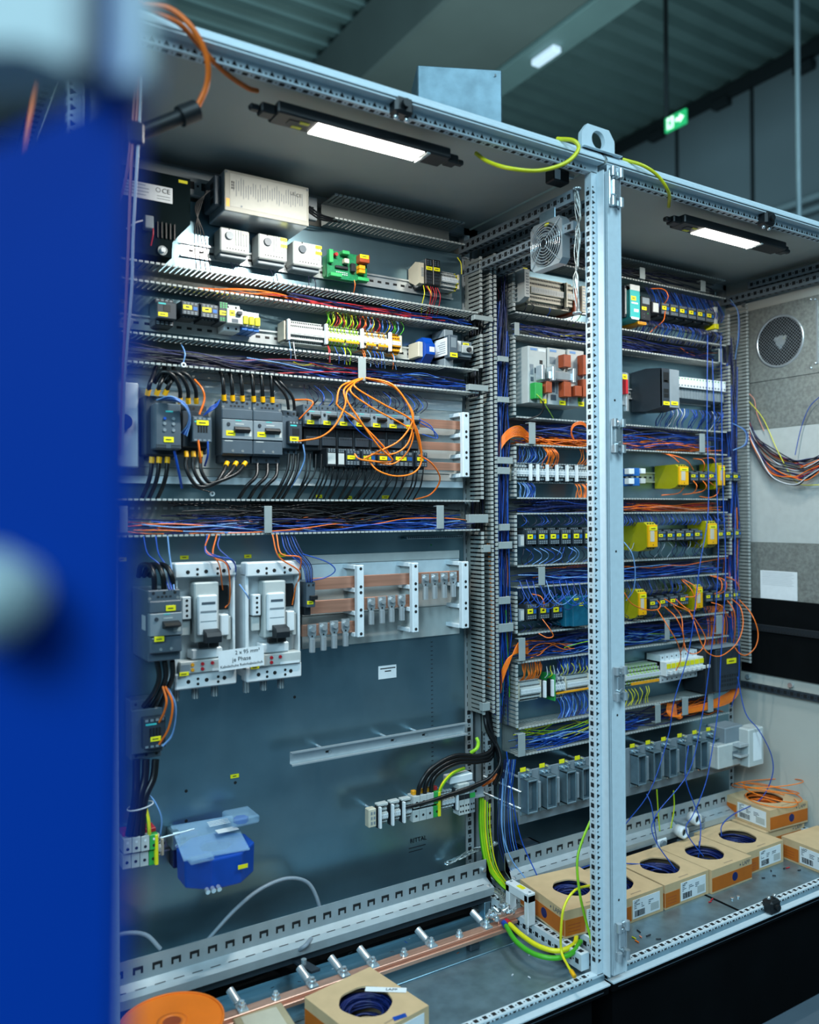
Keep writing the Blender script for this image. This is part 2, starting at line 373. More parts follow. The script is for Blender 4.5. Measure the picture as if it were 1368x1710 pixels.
def enclosure(X0, X1, label, detail=True):
    o = Vector(((X0+X1)/2, .3, 0)); t = thing('electrical_enclosure', label, 'cabinet', o, 'open switch cabinets in a row')
    L, Rr = X0+.010, X1
    for nm, fn, a, c, h in (('front_post', lambda u, v, k: (Rr-u, v, k), Z0+.02, Z1-.02, 1), ('front_post', lambda u, v, k: (L+u, v, k), Z0+.02, Z1-.02, 1),
                            ('top_front_beam', lambda u, v, k: (k, v, Z1-u), L, Rr, 1), ('bottom_front_beam', lambda u, v, k: (k, v, Z0+u), L, Rr, 1),
                            ('rear_post', lambda u, v, k: (Rr-u, .6-v, k), Z0, Z1, 0), ('rear_post', lambda u, v, k: (L+u, .6-v, k), Z0, Z1, 0),
                            ('top_rear_beam', lambda u, v, k: (k, .6-v, Z1-u), L, Rr, 0), ('bottom_rear_beam', lambda u, v, k: (k, .6-v, Z0+u), L, Rr, 0)):
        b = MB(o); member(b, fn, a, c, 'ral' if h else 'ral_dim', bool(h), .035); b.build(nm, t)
    b = MB(o); b.box(L, .0, Z1+.0005, Rr, .6, Z1+.012, 'inner'); b.prism([(-.003, Z1+.002), (-.003, Z1+.006), (.010, Z1+.024), (.03, Z1+.024), (.03, Z1+.0122), (-.0002, Z1+.0122), (-.0002, Z1+.002)], lambda u, v, k: (k, u, v), L, Rr, 'ral'); b.build('roof_panel', t)
    b = MB(o); b.box(L, -.0012, Z0+.02, L+.044, .0018, Z1-.005, 'ral', .0008); b.box(L+.038, -.0030, Z0+.02, L+.044, -.0013, Z1-.005, 'ral', .0005)
    for zz in (.85, 1.25, 1.62, .4): b.cyl((L+.019, -.0016, zz), (L+.019, -.0012, zz), .003, 'hole', n=8)
    b.build('door_strip', t)
    b = MB(o); b.box(L, .02, Z0+.002, Rr, .58, Z0+.015, 'zinc_dull'); b.build('floor_panel', t)
    b = MB(o); b.box(L+.01, .596, Z0, Rr-.01, .603, Z1, 'inner'); b.build('back_panel', t)
    b = MB(o); b.box(L+.055, PY, .27, Rr-.055, PY+.003, 2.105, 'zinc', .001)
    b.box(L+.055, PY+.0005, .27, L+.06, PY+.02, 2.105, 'zinc'); b.box(Rr-.06, PY+.0005, .27, Rr-.055, PY+.02, 2.105, 'zinc'); b.build('mounting_plate', t)
    b = MB(o); b.box(L+.03, .03, FZ+.001, Rr-.03, .57, .178, 'plinth', .004); b.box(L, .004, .178, Rr, .596, .199, 'plinth', .002)
    b.box(L+.02, .0035, .1866, Rr-.02, .0045, .1880, 'dgrey'); b.build('plinth', t)
    for X in (L+.03, Rr-.035):     # side rails between front and rear post
        for z, hh in ((2.13, .03), (2.055, .022))[:1 if (X > 1 or X1 < -1) else 2]:
            b = MB(o); punched(b, (X, .06, z), (X, .545, z), (0, 0, 1), (1, 0, 0), hh, .022, 'mgrey'); b.build('side_rail', t)
        b = MB(o); punched(b, (X, .05, .245), (X, .55, .245), (0, 0, 1), (1, 0, 0), .04, .026, 'ral'); b.build('side_rail', t)
        b = MB(o); punched(b, (X, PY+.012, .27), (X, PY+.012, 2.10), (1, 0, 0), (0, 1, 0), .03, .012); b.build('rear_strip', t)
    return t
cw = enclosure(-1.2, 0, 'middle open grey cabinet with the breakers and the busbars')
ce = enclosure(0, 1.2, 'eastern open grey cabinet filled with dense blue and orange wiring')
cf = enclosure(-2.4, -1.2, 'third grey cabinet mostly hidden behind the blurred blue panel')
# perforated rear crossbar above the plate of the middle cabinet
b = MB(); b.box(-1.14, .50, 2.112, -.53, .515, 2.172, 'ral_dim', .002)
x = -1.11
i = 0
while x < -.55:
    r = .009 if i % 2 == 0 else .0025
    b.box(x-r, .4993, 2.142-r-.006, x+r, .5, 2.142+r-.006, 'hole'); x += .0175; i += 1
tag(b.build('crossbar'), 'punched grey crossbar above the mounting plate under the cabinet roof', 'rail')
# side wall of the eastern cabinet with its ventilator, paper and black vent band
o = Vector((1.2, .3, 1.2)); t = thing('ventilation_unit', 'side wall of eastern cabinet with ventilator plate and black vent band', 'panel', o)
def py(x, y, X=1.197): return atx(x, y, X)
b = MB(o); b.box(1.1985, .0, Z0, 1.2045, .6, Z1, 'inner'); b.build('sheet', t)
f = py(1303, 570); rr = .088
b = MB(o)
zt, zb = py(1250, 516).z, py(1250, 636).z
n = 32; sq = []
for i in range(n):
    a = 2*math.pi*i/n; ca, sa = math.cos(a), math.sin(a); k = 1/max(abs(ca), abs(sa))
    yy = f.y+ca*k*(.166 if ca > 0 else .155); sq.append((1.193, min(yy, .485), f.z+sa*k*(zt-zb)/2))
ci = [(1.193, f.y+rr*math.cos(2*math.pi*i/n), f.z+rr*math.sin(2*math.pi*i/n)) for i in range(n)]
b.add(sq+ci, [(i, (i+1) % n, n+(i+1) % n, n+i) for i in range(n)], 'spangle')
ci2 = [(1.1975, y, z) for x, y, z in ci]; b.add(ci+ci2, [(i, (i+1) % n, n+(i+1) % n, n+i) for i in range(n)], 'steel')
ed = [(1.1978, y, z) for x, y, z in sq]; b.add(sq+ed, [(i, (i+1) % n, n+(i+1) % n, n+i) for i in range(n)], 'spangle')
b.box(1.1905, f.y-.145, zb+.02, 1.1928, f.y-.139, zt-.03, 'steel')
v = b.build('ventilator_plate', t)
b = MB(o); b.add([(1.1972, y, z) for x, y, z in ci], [tuple(range(n))], 'hole'); b.build('opening', v)
b = MB(o); b.pipe((1.191, f.y, f.z), (1.1935, f.y, f.z), rr+.006, rr-.003, 'steel', 40)
k = -rr
while k < rr:                       # diamond wire mesh
    for s in (1, -1):
        h = math.sqrt(max(0, 2*rr*rr-0)); pts = []
        # line z = s*y + k*1.41 clipped to the circle
        d = k
        L = math.sqrt(max(0, rr*rr-d*d)); u = Vector((0, .70710678, s*.70710678)); nn = Vector((0, -s*.70710678, .70710678))
        c0 = Vector((1.192, f.y, f.z))+nn*d
        if L > .005: b.cyl(c0-u*L, c0+u*L, .0007, 'steel', n=3)
    k += .0085
b.build('wire_mesh', v)
b = MB(o); c0 = Vector((1.1955, f.y-.004, f.z)); b.cyl(c0, c0-Vector((.002, 0, 0)), .032, 'dgrey3', n=20); b.cyl(c0-Vector((.002, 0, 0)), c0-Vector((.003, 0, 0)), .020, 'steel', n=16)
for i in range(3):
    a = 2.1*i+.5; e = c0+Vector((-.0026, .02*math.cos(a), .02*math.sin(a))); b.cyl(e, e-Vector((.0006, 0, 0)), .008, 'chrome', n=8)
b.build('fan_hub', v)
b = MB(o)
for yy, zz in ((.155, 1), (.147, .82), (-.12, 1), (-.135, .97), (.155, -.92), (.135, -1), (-.118, -.93), (-.135, -.82)):
    e = Vector((1.193, min(f.y+yy, .478), f.z+zz*(zt-zb)/2*.92)); b = MB(o); b.sph(e, .0055, 'chrome', 8); b.build('rivet', v)
b = MB(o); zg = py(1260, 718).z; b.box(1.1965, .0, zg, 1.1984, .5, zb-.004, 'spangle'); b.build('galvanised_sheet', t)
zc = py(1260, 905).z; b = MB(o); b.box(1.1965, .0, zc, 1.1984, .5, zg-.002, 'lgrey'); b.build('pale_sheet', t)
z5 = py(1260, 998).z; b = MB(o); b.box(1.1955, .0, z5, 1.1984, .5, zc-.001, 'spangle'); b.build('lower_sheet', t)
p0, p1 = atx(1270, 952, 1.195), atx(1332, 1004, 1.195)
b = MB(o); b.box(1.1944, p1.y, p1.z, 1.1954, p0.y, p0.z, 'paper')
for i in range(9):
    z = p0.z-.006-i*.0055; b.box(1.1941, p1.y+.01+.02*R.random(), z-.0006, 1.1943, p0.y-.008, z, 'mgrey')
b.build('notice', t, 'white printed notice sheet')
z6, z7, z8 = py(1260, 1040).z, py(1260, 1052).z, py(1260, 1122).z
b = MB(o); b.box(1.188, .0, z8, 1.1984, .495, z5-.001, 'blackm'); b.box(1.180, .0, z7, 1.188, .495, z6, 'dgrey3', .002)
for i in range(40): b.box(1.1796, .01+i*.012, z7+.004, 1.1801, .016+i*.012, z7+.010, 'hole')
b.build('vent_band', t, 'matt black vent band')
z9 = py(1260, 1150).z
b = MB(o); punched(b, (1.187, 0, (z9+.012)), (1.187, .5, z9+.012), (0, 0, 1), (1, 0, 0), .022, .012, 'dgrey2'); b.build('lower_rail', t)
for y_, z_ in ((.47, z8-.02), (.47, zt+.02), (.30, z8-.022)):
    b = MB(o); b.cyl((1.1984, y_, z_), (1.186, y_, z_), .009, 'chrome', n=10); b.build('bolt', t)
# bracket rail below the roof along that wall
b = MB(); punched(b, (1.165, .05, 2.165), (1.165, .43, 2.165), (0, 0, 1), (1, 0, 0), .026, .02, 'mgrey'); tag(b.build('roof_bracket_rail'), 'dark punched bracket rail above the round ventilator', 'rail')
# crane lug over the joint of the two cabinets
X = -.012; t = thing('lifting_lug', 'pale steel lifting lug with round hole on cabinet corner', 'lug', (X, .01, 2.2))
b = MB((X, .01, 2.2))
pl = [(-.055, .0), (-.055, .036), (-.036, .06), (.036, .06), (.055, .036), (.055, .0)]; n = 56; outer = []
def edge(a):
    d = Vector((math.cos(a), math.sin(a))); best = 9
    c = Vector((0, .028))
    for i in range(6):
        p, q = Vector(pl[i])-c, Vector(pl[(i+1) % 6])-c; e = q-p; den = d.x*e.y-d.y*e.x
        if abs(den) > 1e-9:
            k = (p.x*e.y-p.y*e.x)/den; s = (p.x*d.y-p.y*d.x)/den
            if k > 0 and -1e-6 <= s <= 1+1e-6: best = min(best, k)
    return c+d*best
for i in range(n):
    outer.append(edge(2*math.pi*(i+.5)/n))
inner = [Vector((.022*math.cos(2*math.pi*(i+.5)/n), .028+.022*math.sin(2*math.pi*(i+.5)/n))) for i in range(n)]
V = [(X+p.x, .006, 2.2245+p.y) for p in outer]+[(X+p.x, .006, 2.2245+p.y) for p in inner]+[(X+p.x, .018, 2.2245+p.y) for p in inner]+[(X+p.x, .018, 2.2245+p.y) for p in outer]
b.add(V, [(k*n+i, k*n+(i+1) % n, ((k+1) % 4)*n+(i+1) % n, ((k+1) % 4)*n+i) for k in range(4) for i in range(n)], 'ral'); b.build('eye_plate', t)
b = MB((X, .01, 2.2)); b.box(X-.055, -.002, 2.2245, X+.075, .05, 2.2275, 'ral', .001); b.build('foot', t)
b = MB((X, .01, 2.2)); b.cyl((X+.045, .035, 2.2275), (X+.045, .035, 2.238), .009, 'chrome', n=6); b.build('bolt', t)
# hinges on the shared post
for i, (ya, yb) in enumerate(((280, 348), (698, 758), (1112, 1172), (1540, 1608))):
    pa, pb = at(1023, ya, -.004), at(1023, yb, -.004); zc_ = (pa.z+pb.z)/2; h = (pa.z-pb.z)/2; o = Vector((.031, 0, zc_))
    t = thing('hinge_block', ['bright steel hinge at top of the shared cabinet post', 'bright steel hinge on shared post just above mid height', 'bright steel hinge on shared post beside the lower terminals', 'bright steel hinge at foot of the shared cabinet post'][i], 'hinge', o, 'steel hinges on the shared post')
    b = MB(o); b.box(.012, -.007, zc_-h*.85, .050, -.0032, zc_+h*.85, 'steel', .002); b.box(.020, -.012, zc_-h*.35, .040, -.007, zc_+h*.4, 'chrome', .002); b.build('leaf', t)
    for z_ in (.72, -.72):
        for x_ in (.0165, .0435):
            b = MB(o); b.cyl((x_, -.014, zc_+z_*h-.22*h), (x_, -.014, zc_+z_*h+.22*h), .0068, 'steel', n=10); b.box(x_-.004, -.014, zc_+z_*h-.2*h, x_+.004, -.0035, zc_+z_*h+.2*h, 'steel'); b.build('knuckle', t)
    for z_ in (.5, -.45):
        b = MB(o); b.cyl((.031, -.007, zc_+z_*h), (.031, -.0135, zc_+z_*h), .005, 'chrome', n=6); b.build('screw', t)
# galvanised box on the roof of the middle cabinet
p = at(697, 108, .33); an = rad(-25); wd_, dp = .222, .12
o = Vector((p.x, p.y, 2.2125)); t = thing('roof_box', 'galvanised sheet metal box standing on the cabinet roof', 'box', o, None, (0, 0, an)); hb_ = p.z-2.2125
b = MB(); b.box(0, 0, 0, wd_, dp, hb_, 'zinc_dull', .003); b.build('shell', t)
b = MB(); b.cyl((wd_-.018, 0, hb_-.016), (wd_-.018, -.003, hb_-.016), .003, 'chrome', n=8); b.build('rivet', t)
# ------------------------------------------------------------------ wiring ducts
YF = .44
def wall_h(b, X0, X1, z, sgn, pitch=.0125, wd=.0076):
    """one slotted duct wall lying along X at height z: a root strip, comb fingers and hooked lips"""
    b.box(X0, PY-.018, z-.0009, X1, PY-.001, z+.0009, 'duct')
    x = X0+.002
    while x+wd < X1:
        b.box(x, YF+.004, z-.0009, x+wd, PY-.018, z+.0009, 'duct')
        b.box(x-.0006, YF, z-.0022, x+wd+.0006, YF+.005, z+.0022, 'duct_lip')
        x += pitch
def wall_v(b, x, za, zb, YF=YF, pitch=.0125, wd=.0078):
    b.box(x-.0009, PY-.018, za, x+.0009, PY-.001, zb, 'duct')
    z = za+.002
    while z+wd < zb:
        b.box(x-.0009, YF+.004, z, x+.0009, PY-.018, z+wd, 'duct')
        b.box(x-.0035, YF, z-.0006, x+.0035, YF+.005, z+wd+.0006, 'duct_lip')
        z += pitch
def duct_h(label, X0, X1, zt, zb):
    o = Vector(((X0+X1)/2, PY, (zt+zb)/2)); t = thing('wiring_duct', label, 'cable duct', o, 'slotted grey wiring ducts')
    b = MB(o); b.box(X0, PY-.0016, zb, X1, PY-.0004, zt, 'duct'); b.build('base', t)
    for z in (zt, zb):
        b = MB(o); wall_h(b, X0, X1, z, 1); b.build('slotted_wall', t)
    return t
def duct_v(label, xs, za, zb, segs=None, YF=YF):
    """xs: wall positions; segs: for each wall its list of (z0, z1) pieces"""
    o = Vector((sum(xs)/len(xs), PY, (za+zb)/2)); t = thing('wiring_duct', label, 'cable duct', o, 'slotted grey wiring ducts')
    b = MB(o); b.box(min(xs), PY-.0016, za, max(xs), PY-.0004, zb, 'duct'); b.build('base', t)
    for i, x in enumerate(xs):
        for s in (segs[i] if segs else [(za, zb)]):
            b = MB(o); wall_v(b, x, s[0], s[1], YF); b.build('slotted_wall', t)
DW = [('upper slotted duct below the roof right of the silver power supply', -.51, -.10, 2.166, 2.105), ('long slotted duct below the three grey thermostats', -1.14, -.05, 1.917, 1.873),
      ('long slotted duct just above the black motor starter cables', -1.14, -.05, 1.754, 1.689), ('wide slotted duct between motor starters and white circuit breakers', -1.14, -.05, 1.381, 1.299)]
for d in DW: dt_ = duct_h(*d)
b = MB(dt_.location)
for j, z in enumerate((1.362, 1.328)):
    for i in range(24):
        x = -1.10+i*.019+j*.006; b.box(x, PY-.0024, z-.0028, x+(.010 if i % 2 else .004), PY-.0017, z+.0028, 'lgrey', 0)
b.build('slot_pattern', dt_)
XE0, XE1 = .083, 1.055
DE = [('dark slotted duct under the eastern cabinet roof', 2.169, 2.105), ('slotted duct above the plug card controller of the eastern cabinet', 1.937, 1.872), ('slotted duct with orange loops in the eastern cabinet', 1.629, 1.548),
      ('low slotted duct between marker terminals and relays in eastern cabinet', 1.390, 1.344), ('slotted duct between the upper and lower black relay rows', 1.189, 1.126), ('slotted duct under the lower safety relays, orange wires entering', .989, .906), ('lowest slotted duct above the square connector frames', .713, .633)]
for l, a, c in DE: duct_h(l, XE0, XE1, a, c)
duct_v('tall slotted duct at the right edge of the middle mounting plate', (-.043, -.008), .77, 2.09, [[(.77, 1.295), (1.385, 1.685), (1.76, 1.868), (1.92, 2.09)], [(.77, 2.09)]])
duct_v('tall slotted duct full of blue wires at left of eastern cabinet', (.008, .078), .70, 2.10, [[(.70, 2.10)], [(.715, .90), (.992, 1.12), (1.192, 1.34), (1.393, 1.545), (1.632, 1.868), (1.94, 2.10)]])
duct_v('slotted duct closing the eastern relay rows at their right end', (1.062,), .905, 2.10, [[(.992, 1.12), (1.192, 1.34), (1.393, 1.545), (1.632, 1.868), (1.94, 2.06)]])
duct_v('tall slotted wall beside the ventilator side panel', (1.146,), .80, 2.09, None, .425)
# ------------------------------------------------------------------ retaining clips across the ducts
def clip(x0, y0, x1, y1, label):
    p, q = at(x0, y0, .436), at(x1, y1, .436); o = (p+q)/2
    b = MB(o); b.box(p.x, .4335, q.z, q.x, .4365, p.z, 'clipgrey', .0008)
    if abs(q.x-p.x) > abs(p.z-q.z):
        for x in (p.x+.001, q.x-.003): b.box(x, .4365, q.z, x+.002, .452, p.z, 'clipgrey')
    else:
        for z in (p.z-.003, q.z+.001): b.box(p.x, .4365, z, q.x, .452, z+.002, 'clipgrey')
    ob = b.build('retaining_clip'); ob.location = o
    tag(ob, label, 'clip', 'pale clips across the wiring ducts')
for a in (((200, 845, 214, 890), 'pale upright clip at far left of the wide breaker duct'), ((441, 845, 454, 890), 'pale upright clip above the second white circuit breaker'), ((729, 844, 741, 883), 'pale upright clip across wide duct near the right busbars'),
          ((598, 597, 611, 637), 'pale upright clip at the top of the orange cable loops'), ((792, 525, 823, 538), 'pale flat clip where thermostat duct meets the tall duct'), ((783, 641, 815, 654), 'pale flat clip beside the duct over the motor starters'),
          ((783, 859, 815, 873), 'pale flat clip beside the right end of the wide breaker duct'), ((808, 910, 819, 922), 'small clip on tall duct just above the orange cables'), ((806, 1174, 818, 1186), 'small clip at the bottom of the tall middle duct'),
          ((832, 594, 849, 605), 'flat clip left of plug card controller, upper of two'), ((832, 662, 850, 673), 'flat clip left of plug card controller, lower of two'), ((832, 763, 856, 775), 'flat clip on blue wires above the marker terminal row'),
          ((832, 780, 851, 792), 'flat clip on blue wires level with the marker terminals'), ((836, 875, 851, 886), 'flat clip left of the upper black relay row'), ((834, 905, 855, 916), 'flat clip below left of the upper black relay row'),
          ((834, 997, 852, 1008), 'flat clip above left of the lower black relays'), ((834, 1042, 857, 1054), 'flat clip below left of the lower black relays'), ((859, 538, 867, 561), 'upright clip at the left end of the plug card controller duct'),
          ((883, 705, 894, 742), 'upright clip holding the orange wires above marker terminals'), ((899, 947, 910, 977), 'upright clip in the duct under the upper black relays'), ((866, 1066, 877, 1103), 'upright clip over orange wires above the lower terminals'),
          ((865, 1226, 877, 1262), 'upright clip at the left end of lowest eastern duct'), ((1068, 446, 1077, 467), 'upright clip under the eastern roof above the teal converter'), ((1170, 468, 1178, 488), 'upright clip under the eastern roof above the yellow tagged relays'),
          ((1200, 582, 1206, 606), 'upright clip above the right end of white module row'), ((1168, 724, 1177, 756), 'upright clip over the yellow safety relay row'), ((1110, 1036, 1118, 1068), 'upright clip left of the orange loops above white breakers'),
          ((1196, 1028, 1206, 1058), 'upright clip right of the orange loops above dark drive'), ((1094, 1177, 1103, 1206), 'upright clip in lowest duct, first beside the cable coil turn'), ((1139, 1165, 1149, 1193), 'upright clip in lowest duct, second beside the cable coil turn'), ((1182, 1158, 1191, 1188), 'upright clip in lowest duct, third beside the cable coil turn')):
    clip(*a[0], a[1])
# ------------------------------------------------------------------ mounting rails
def din(label, X0, X1, z, Y=PY, name='mounting_rail'):
    b = MB((0, 0, 0))
    pl = [(-.0175, 0), (-.0135, 0), (-.0135, .0065), (.0135, .0065), (.0135, 0), (.0175, 0), (.0175, .0012), (.0147, .0012), (.0147, .0075), (-.0147, .0075), (-.0147, .0012), (-.0175, .0012)]
    b.prism(pl, lambda u, v, k: (k, Y-.0077+v, z+u), X0, X1, 'rail')
    x = X0+.02
    while x < X1-.02:
        b.box(x, Y-.0018, z-.003, x+.012, Y-.0013, z+.003, 'hole'); x += .025
    return tag(b.build(name), label, 'rail', 'steel mounting rails')
din('mounting rail carrying the three grey thermostats', -.885, -.09, 1.976+.008)
din('mounting rail carrying fuses and the red yellow terminal strip', -1.14, -.10, 1.795)
for l, z in (('mounting rail behind the teal converter and cream terminals', 2.005), ('mounting rail behind the dark controller and white modules', 1.745), ('mounting rail behind the yellow safety relays, topmost of three', 1.465), ('mounting rail behind the upper black relay row', 1.268), ('mounting rail behind the lower black relay row', 1.063), ('mounting rail behind the white breaker row', .825)):
    din(l, .085, 1.05, z)
# empty rail on standoffs in the middle cabinet
p, q = at(488, 1260, .44), at(787, 1216, .44); zr = (p.z+q.z)/2-.006
t = thing('empty_rail', 'empty bright mounting rail on standoffs over bare plate', 'rail', ((p.x+q.x)/2, .45, zr))
o = t.location
b = MB(o); pl = [(-.0175, 0), (-.0135, 0), (-.0135, .0135), (.0135, .0135), (.0135, 0), (.0175, 0), (.0175, .0014), (.0150, .0014), (.0150, .015), (-.0150, .015), (-.0150, .0014), (-.0175, .0014)]
b.prism(pl, lambda u, v, k: (k, .44+v, zr+u), p.x, q.x-.012, 'rail')
for px in (548, 657, 709):
    c = at(px, 1250, .453).x; b.box(c-.007, .4526, zr-.002, c+.007, .453, zr+.003, 'hole'); b.cyl((c+.004, .4526, zr), (c+.004, .4505, zr), .0035, 'steel', n=8)
b.build('profile', t)
for px in (548, 657, 709):
    c = at(px, 1250, .453).x; b = MB(o); b.cyl((c, .455, zr), (c, PY, zr), .004, 'steel', n=8); b.build('standoff', t)
# ------------------------------------------------------------------ cabinet lights
def light(label, Xa, Xb, Xw0, Xw1):
    o = Vector(((Xa+Xb)/2, .085, 2.15)); t = thing('cabinet_light', label, 'lamp', o, 'slim lights under the front beams')
    b = MB(o); b.box(Xa, .062, 2.139, Xb, .118, 2.163, 'black', .003); b.build('housing', t)
    b = MB(o); b.box(Xw0, .064, 2.1365, Xw1, .114, 2.139, 'led', .0008); b.build('diffuser', t)
    b = MB(o); b.box(Xw1+.004, .060, 2.1345, Xw1+.014, .116, 2.139, 'lgrey', .002); b.build('end_collar', t)
    b = MB(o); b.box(Xa-.03, .074, 2.138, Xa, .104, 2.158, 'black', .003); b.box(Xa-.05, .082, 2.142, Xa-.03, .098, 2.154, 'black', .003); b.build('connector', t)
    b = MB(o); b.box(Xb, .074, 2.138, Xb+.03, .104, 2.158, 'black', .003); b.box(Xb+.03, .082, 2.142, Xb+.05, .098, 2.154, 'black', .003); b.build('connector', t)
    for d in (.012, .035):
        b = MB(o); b.box(Xw0-.03-d*.3, .066+d, 2.1383, Xw0-.008-d*.3, .076+d, 2.139, 'tagyel'); b.build('label_tag', t)
    b = MB(o); b.box((Xa+Xw0)/2-.012, .08, 2.1378, (Xa+Xw0)/2+.012, .1, 2.139, 'dgrey3', .001); b.build('switch', t)
light('slim lit lamp under the front beam of the middle cabinet', -.825, -.41, -.738, -.480)
light('slim lit lamp under the front beam of the eastern cabinet', .37, .83, .455, .70)
def clamp(px, py, label, dz=1):
    p = at(px, py, .01); t = thing('beam_clamp', label, 'clamp', p, 'black clamps on the front beams')
    b = MB(p); b.box(p.x-.022, -.004, p.z-.020*1, p.x+.022, .03, p.z+.018, 'black', .006); b.build('body', t)
    b = MB(p); b.cyl((p.x, -.012, p.z), (p.x, -.004, p.z), .009, 'black', n=10); b.build('thumb_knob', t)
    for s in (-1, 1):
        b = MB(p); b.sph((p.x+s*.013, .012, p.z-dz*.024), .006, 'chrome', 8); b.build('screw', t)
clamp(671, 178, 'black clamp on the top beam over the middle lamp')
clamp(1281, 366, 'black clamp on the top beam over the eastern lamp')
clamp(1290, 1512, 'black clamp on the bottom beam before the cartons', -1)
# ------------------------------------------------------------------ devices
def rect(xl, yt, xr, yb, Y):
    p, q = at(xl, yt, Y), at(xr, yb, Y); return p.x, q.x, q.z, p.z      # X0, X1, Zlow, Zhigh
def device(name, label, cat, R4, Yf, parts, group=None, Yb=PY-.004):
    """R4: X0, X1, Z0, Z1 of the front; parts: list of (part name, [shapes]) in fractions of width, height and depth (0 front, 1 back)"""
    X0, X1, Za, Zb = R4; W, H, D = X1-X0, Zb-Za, Yb-Yf
    o = Vector(((X0+X1)/2, Yb, (Za+Zb)/2)); t = thing(name, label, cat, o, group)
    x = lambda u: X0+u*W
    z = lambda v: Za+v*H
    y = lambda d: Yf+d*D
    body = list(parts[0][1])
    for pn, prims in parts[1:]:
        if pn.endswith('_pattern'): body += prims
    for pn, prims in [(parts[0][0], body)]+[p for p in parts[1:] if not p[0].endswith('_pattern')]:
        b = MB(o)
        for p in prims:
            k = p[0]
            if k == 'b': b.box(x(p[1]), y(p[5]), z(p[2]), x(p[3]), y(p[6]), z(p[4]), p[7], p[8] if len(p) > 8 else .0012)
            elif k == 'h':   # a round dark hole or coloured disc on the face at depth d
                c = Vector((x(p[1]), y(p[3])-.0004, z(p[2]))); b.cyl(c, c+Vector((0, .0003, 0)), p[4], p[5] if len(p) > 5 else 'hole', n=10)
            elif k == 'k':   # a knob standing out of the face
                c = Vector((x(p[1]), y(p[3]), z(p[2]))); b.cyl(c, c-Vector((0, p[5], 0)), p[4], p[6], p[4]*.9, n=14)
            elif k == 'q':   # a thin flat mark on the face at depth d
                b.box(x(p[1]), y(p[5])-.0005, z(p[2]), x(p[3]), y(p[5])-.0001, z(p[4]), p[6], 0)
            elif k == 'g':   # grid of marks u0,v0,u1,v1,d,nx,nz,mat,fill
                nx, nz, f = p[6], p[7], p[9] if len(p) > 9 else .6
                for i in range(nx):
                    for j in range(nz):
                        du, dv = (p[3]-p[1])/nx, (p[4]-p[2])/nz; u, v = p[1]+du*(i+.5), p[2]+dv*(j+.5)
                        b.box(x(u-du*f/2), y(p[5])-.0006, z(v-dv*f/2), x(u+du*f/2), y(p[5])-.0001, z(v+dv*f/2), p[8], 0)
            elif k == 'p':   # polygon in (u, v) extruded from depth a to c
                b.prism(p[1], lambda u, v, q: (x(u), y(q), z(v)), p[2], p[3], p[4])
            elif k == 's':   # side polygon in (depth, v) extruded from u a to c
                b.prism(p[1], lambda d, v, q: (x(q), y(d), z(v)), p[2], p[3], p[4])
        if pn == 'body' or not parts: pass
        b.build(pn, t)
    return t
def TAG(u0, v0, u1, v1, d=0):
    return ('label_tag', [('b', u0, v0, u1, v1, d-.012, d-.001, 'tagyel', .0003), ('q', u0+(u1-u0)*.2, v0+(v1-v0)*.4, u1-(u1-u0)*.25, v0+(v1-v0)*.58, d-.012, 'ink')])
def dholes(vs, d, n=3, r=.003, u0=.0, u1=1.0): return [('h', u0+(u1-u0)*(i+.5)/n, v, d, r) for v in vs for i in range(n)]
# ---- middle cabinet, top row
o = Vector((-1.0, PY, 2.05)); t = thing('filter_unit', 'black angular filter unit with white rating plate at top left', 'electrical device', o)
Yd = .452
def P(x, y, Y=Yd): return at(x, y, Y)
zt, zb = P(318, 299).z, P(287, 431).z
pl = [(-1.14, zt), (P(318, 320).x, zt), (P(318, 375).x, P(318, 375).z), (P(288, 405).x, P(288, 405).z), (P(287, 430).x, zb), (-1.14, zb)]
b = MB(o); b.prism(pl, lambda u, v, k: (u, k, v), Yd, PY-.002, 'filter'); b.build('body', t)
p, q = P(206, 303), P(288, 341); b = MB(o); lz0, lz1 = P(288, 341).z, P(288, 315).z
b.box(P(207, 320).x, Yd-.001, lz0, q.x, Yd-.0002, lz1, 'paper')
for i in range(4): b.box(P(209, 320).x, Yd-.0013, lz1-.006-i*.0075, P(250, 320).x-R.random()*.02, Yd-.001, lz1-.0045-i*.0075, 'mgrey')
for i in range(2): b.box(P(262, 330).x, Yd-.0013, lz0+.006+i*.006, P(284, 330).x, Yd-.001, lz0+.0075+i*.006, 'mgrey')
rp = b.build('rating_plate', t, 'white printed rating plate')
text('CE', 'ce_mark', t, Vector((P(277, 322).x, Yd-.0016, lz1-.011))-o, .016, 'ink')
b = MB(o); c = P(264, 322); b.pipe((c.x, Yd-.0015, lz1-.010), (c.x, Yd-.001, lz1-.010), .0055, .0045, 'ink', 14); b.build('round_mark', rp)
b.o = o
p, q = P(298, 300), P(313, 308); b = MB(o); b.box(p.x, Yd-.0015, q.z, q.x, Yd-.0003, p.z, 'tagyel'); b.build('label_tag', t)
c = P(271, 419); b = MB(o); b.cyl((c.x, Yd, c.z), (c.x, Yd-.004, c.z), .011, 'chrome', n=14); b.cyl((c.x, Yd-.004, c.z), (c.x, Yd-.010, c.z), .006, 'steel', n=6); b.build('earth_screw', t)
p, q = P(238, 363), P(253, 387); b = MB(o); b.box(p.x, Yd-.022, q.z, q.x, Yd, p.z, 'mgrey', .002); b.build('plug', t, 'grey wire plug')
b = MB(o)
for i in range(5): b.box(P(262+i*7, 380).x, Yd-.004, P(270, 398).z, P(264+i*7, 380).x, Yd, P(270, 372).z, 'black')
b.build('vent_ribs', t)
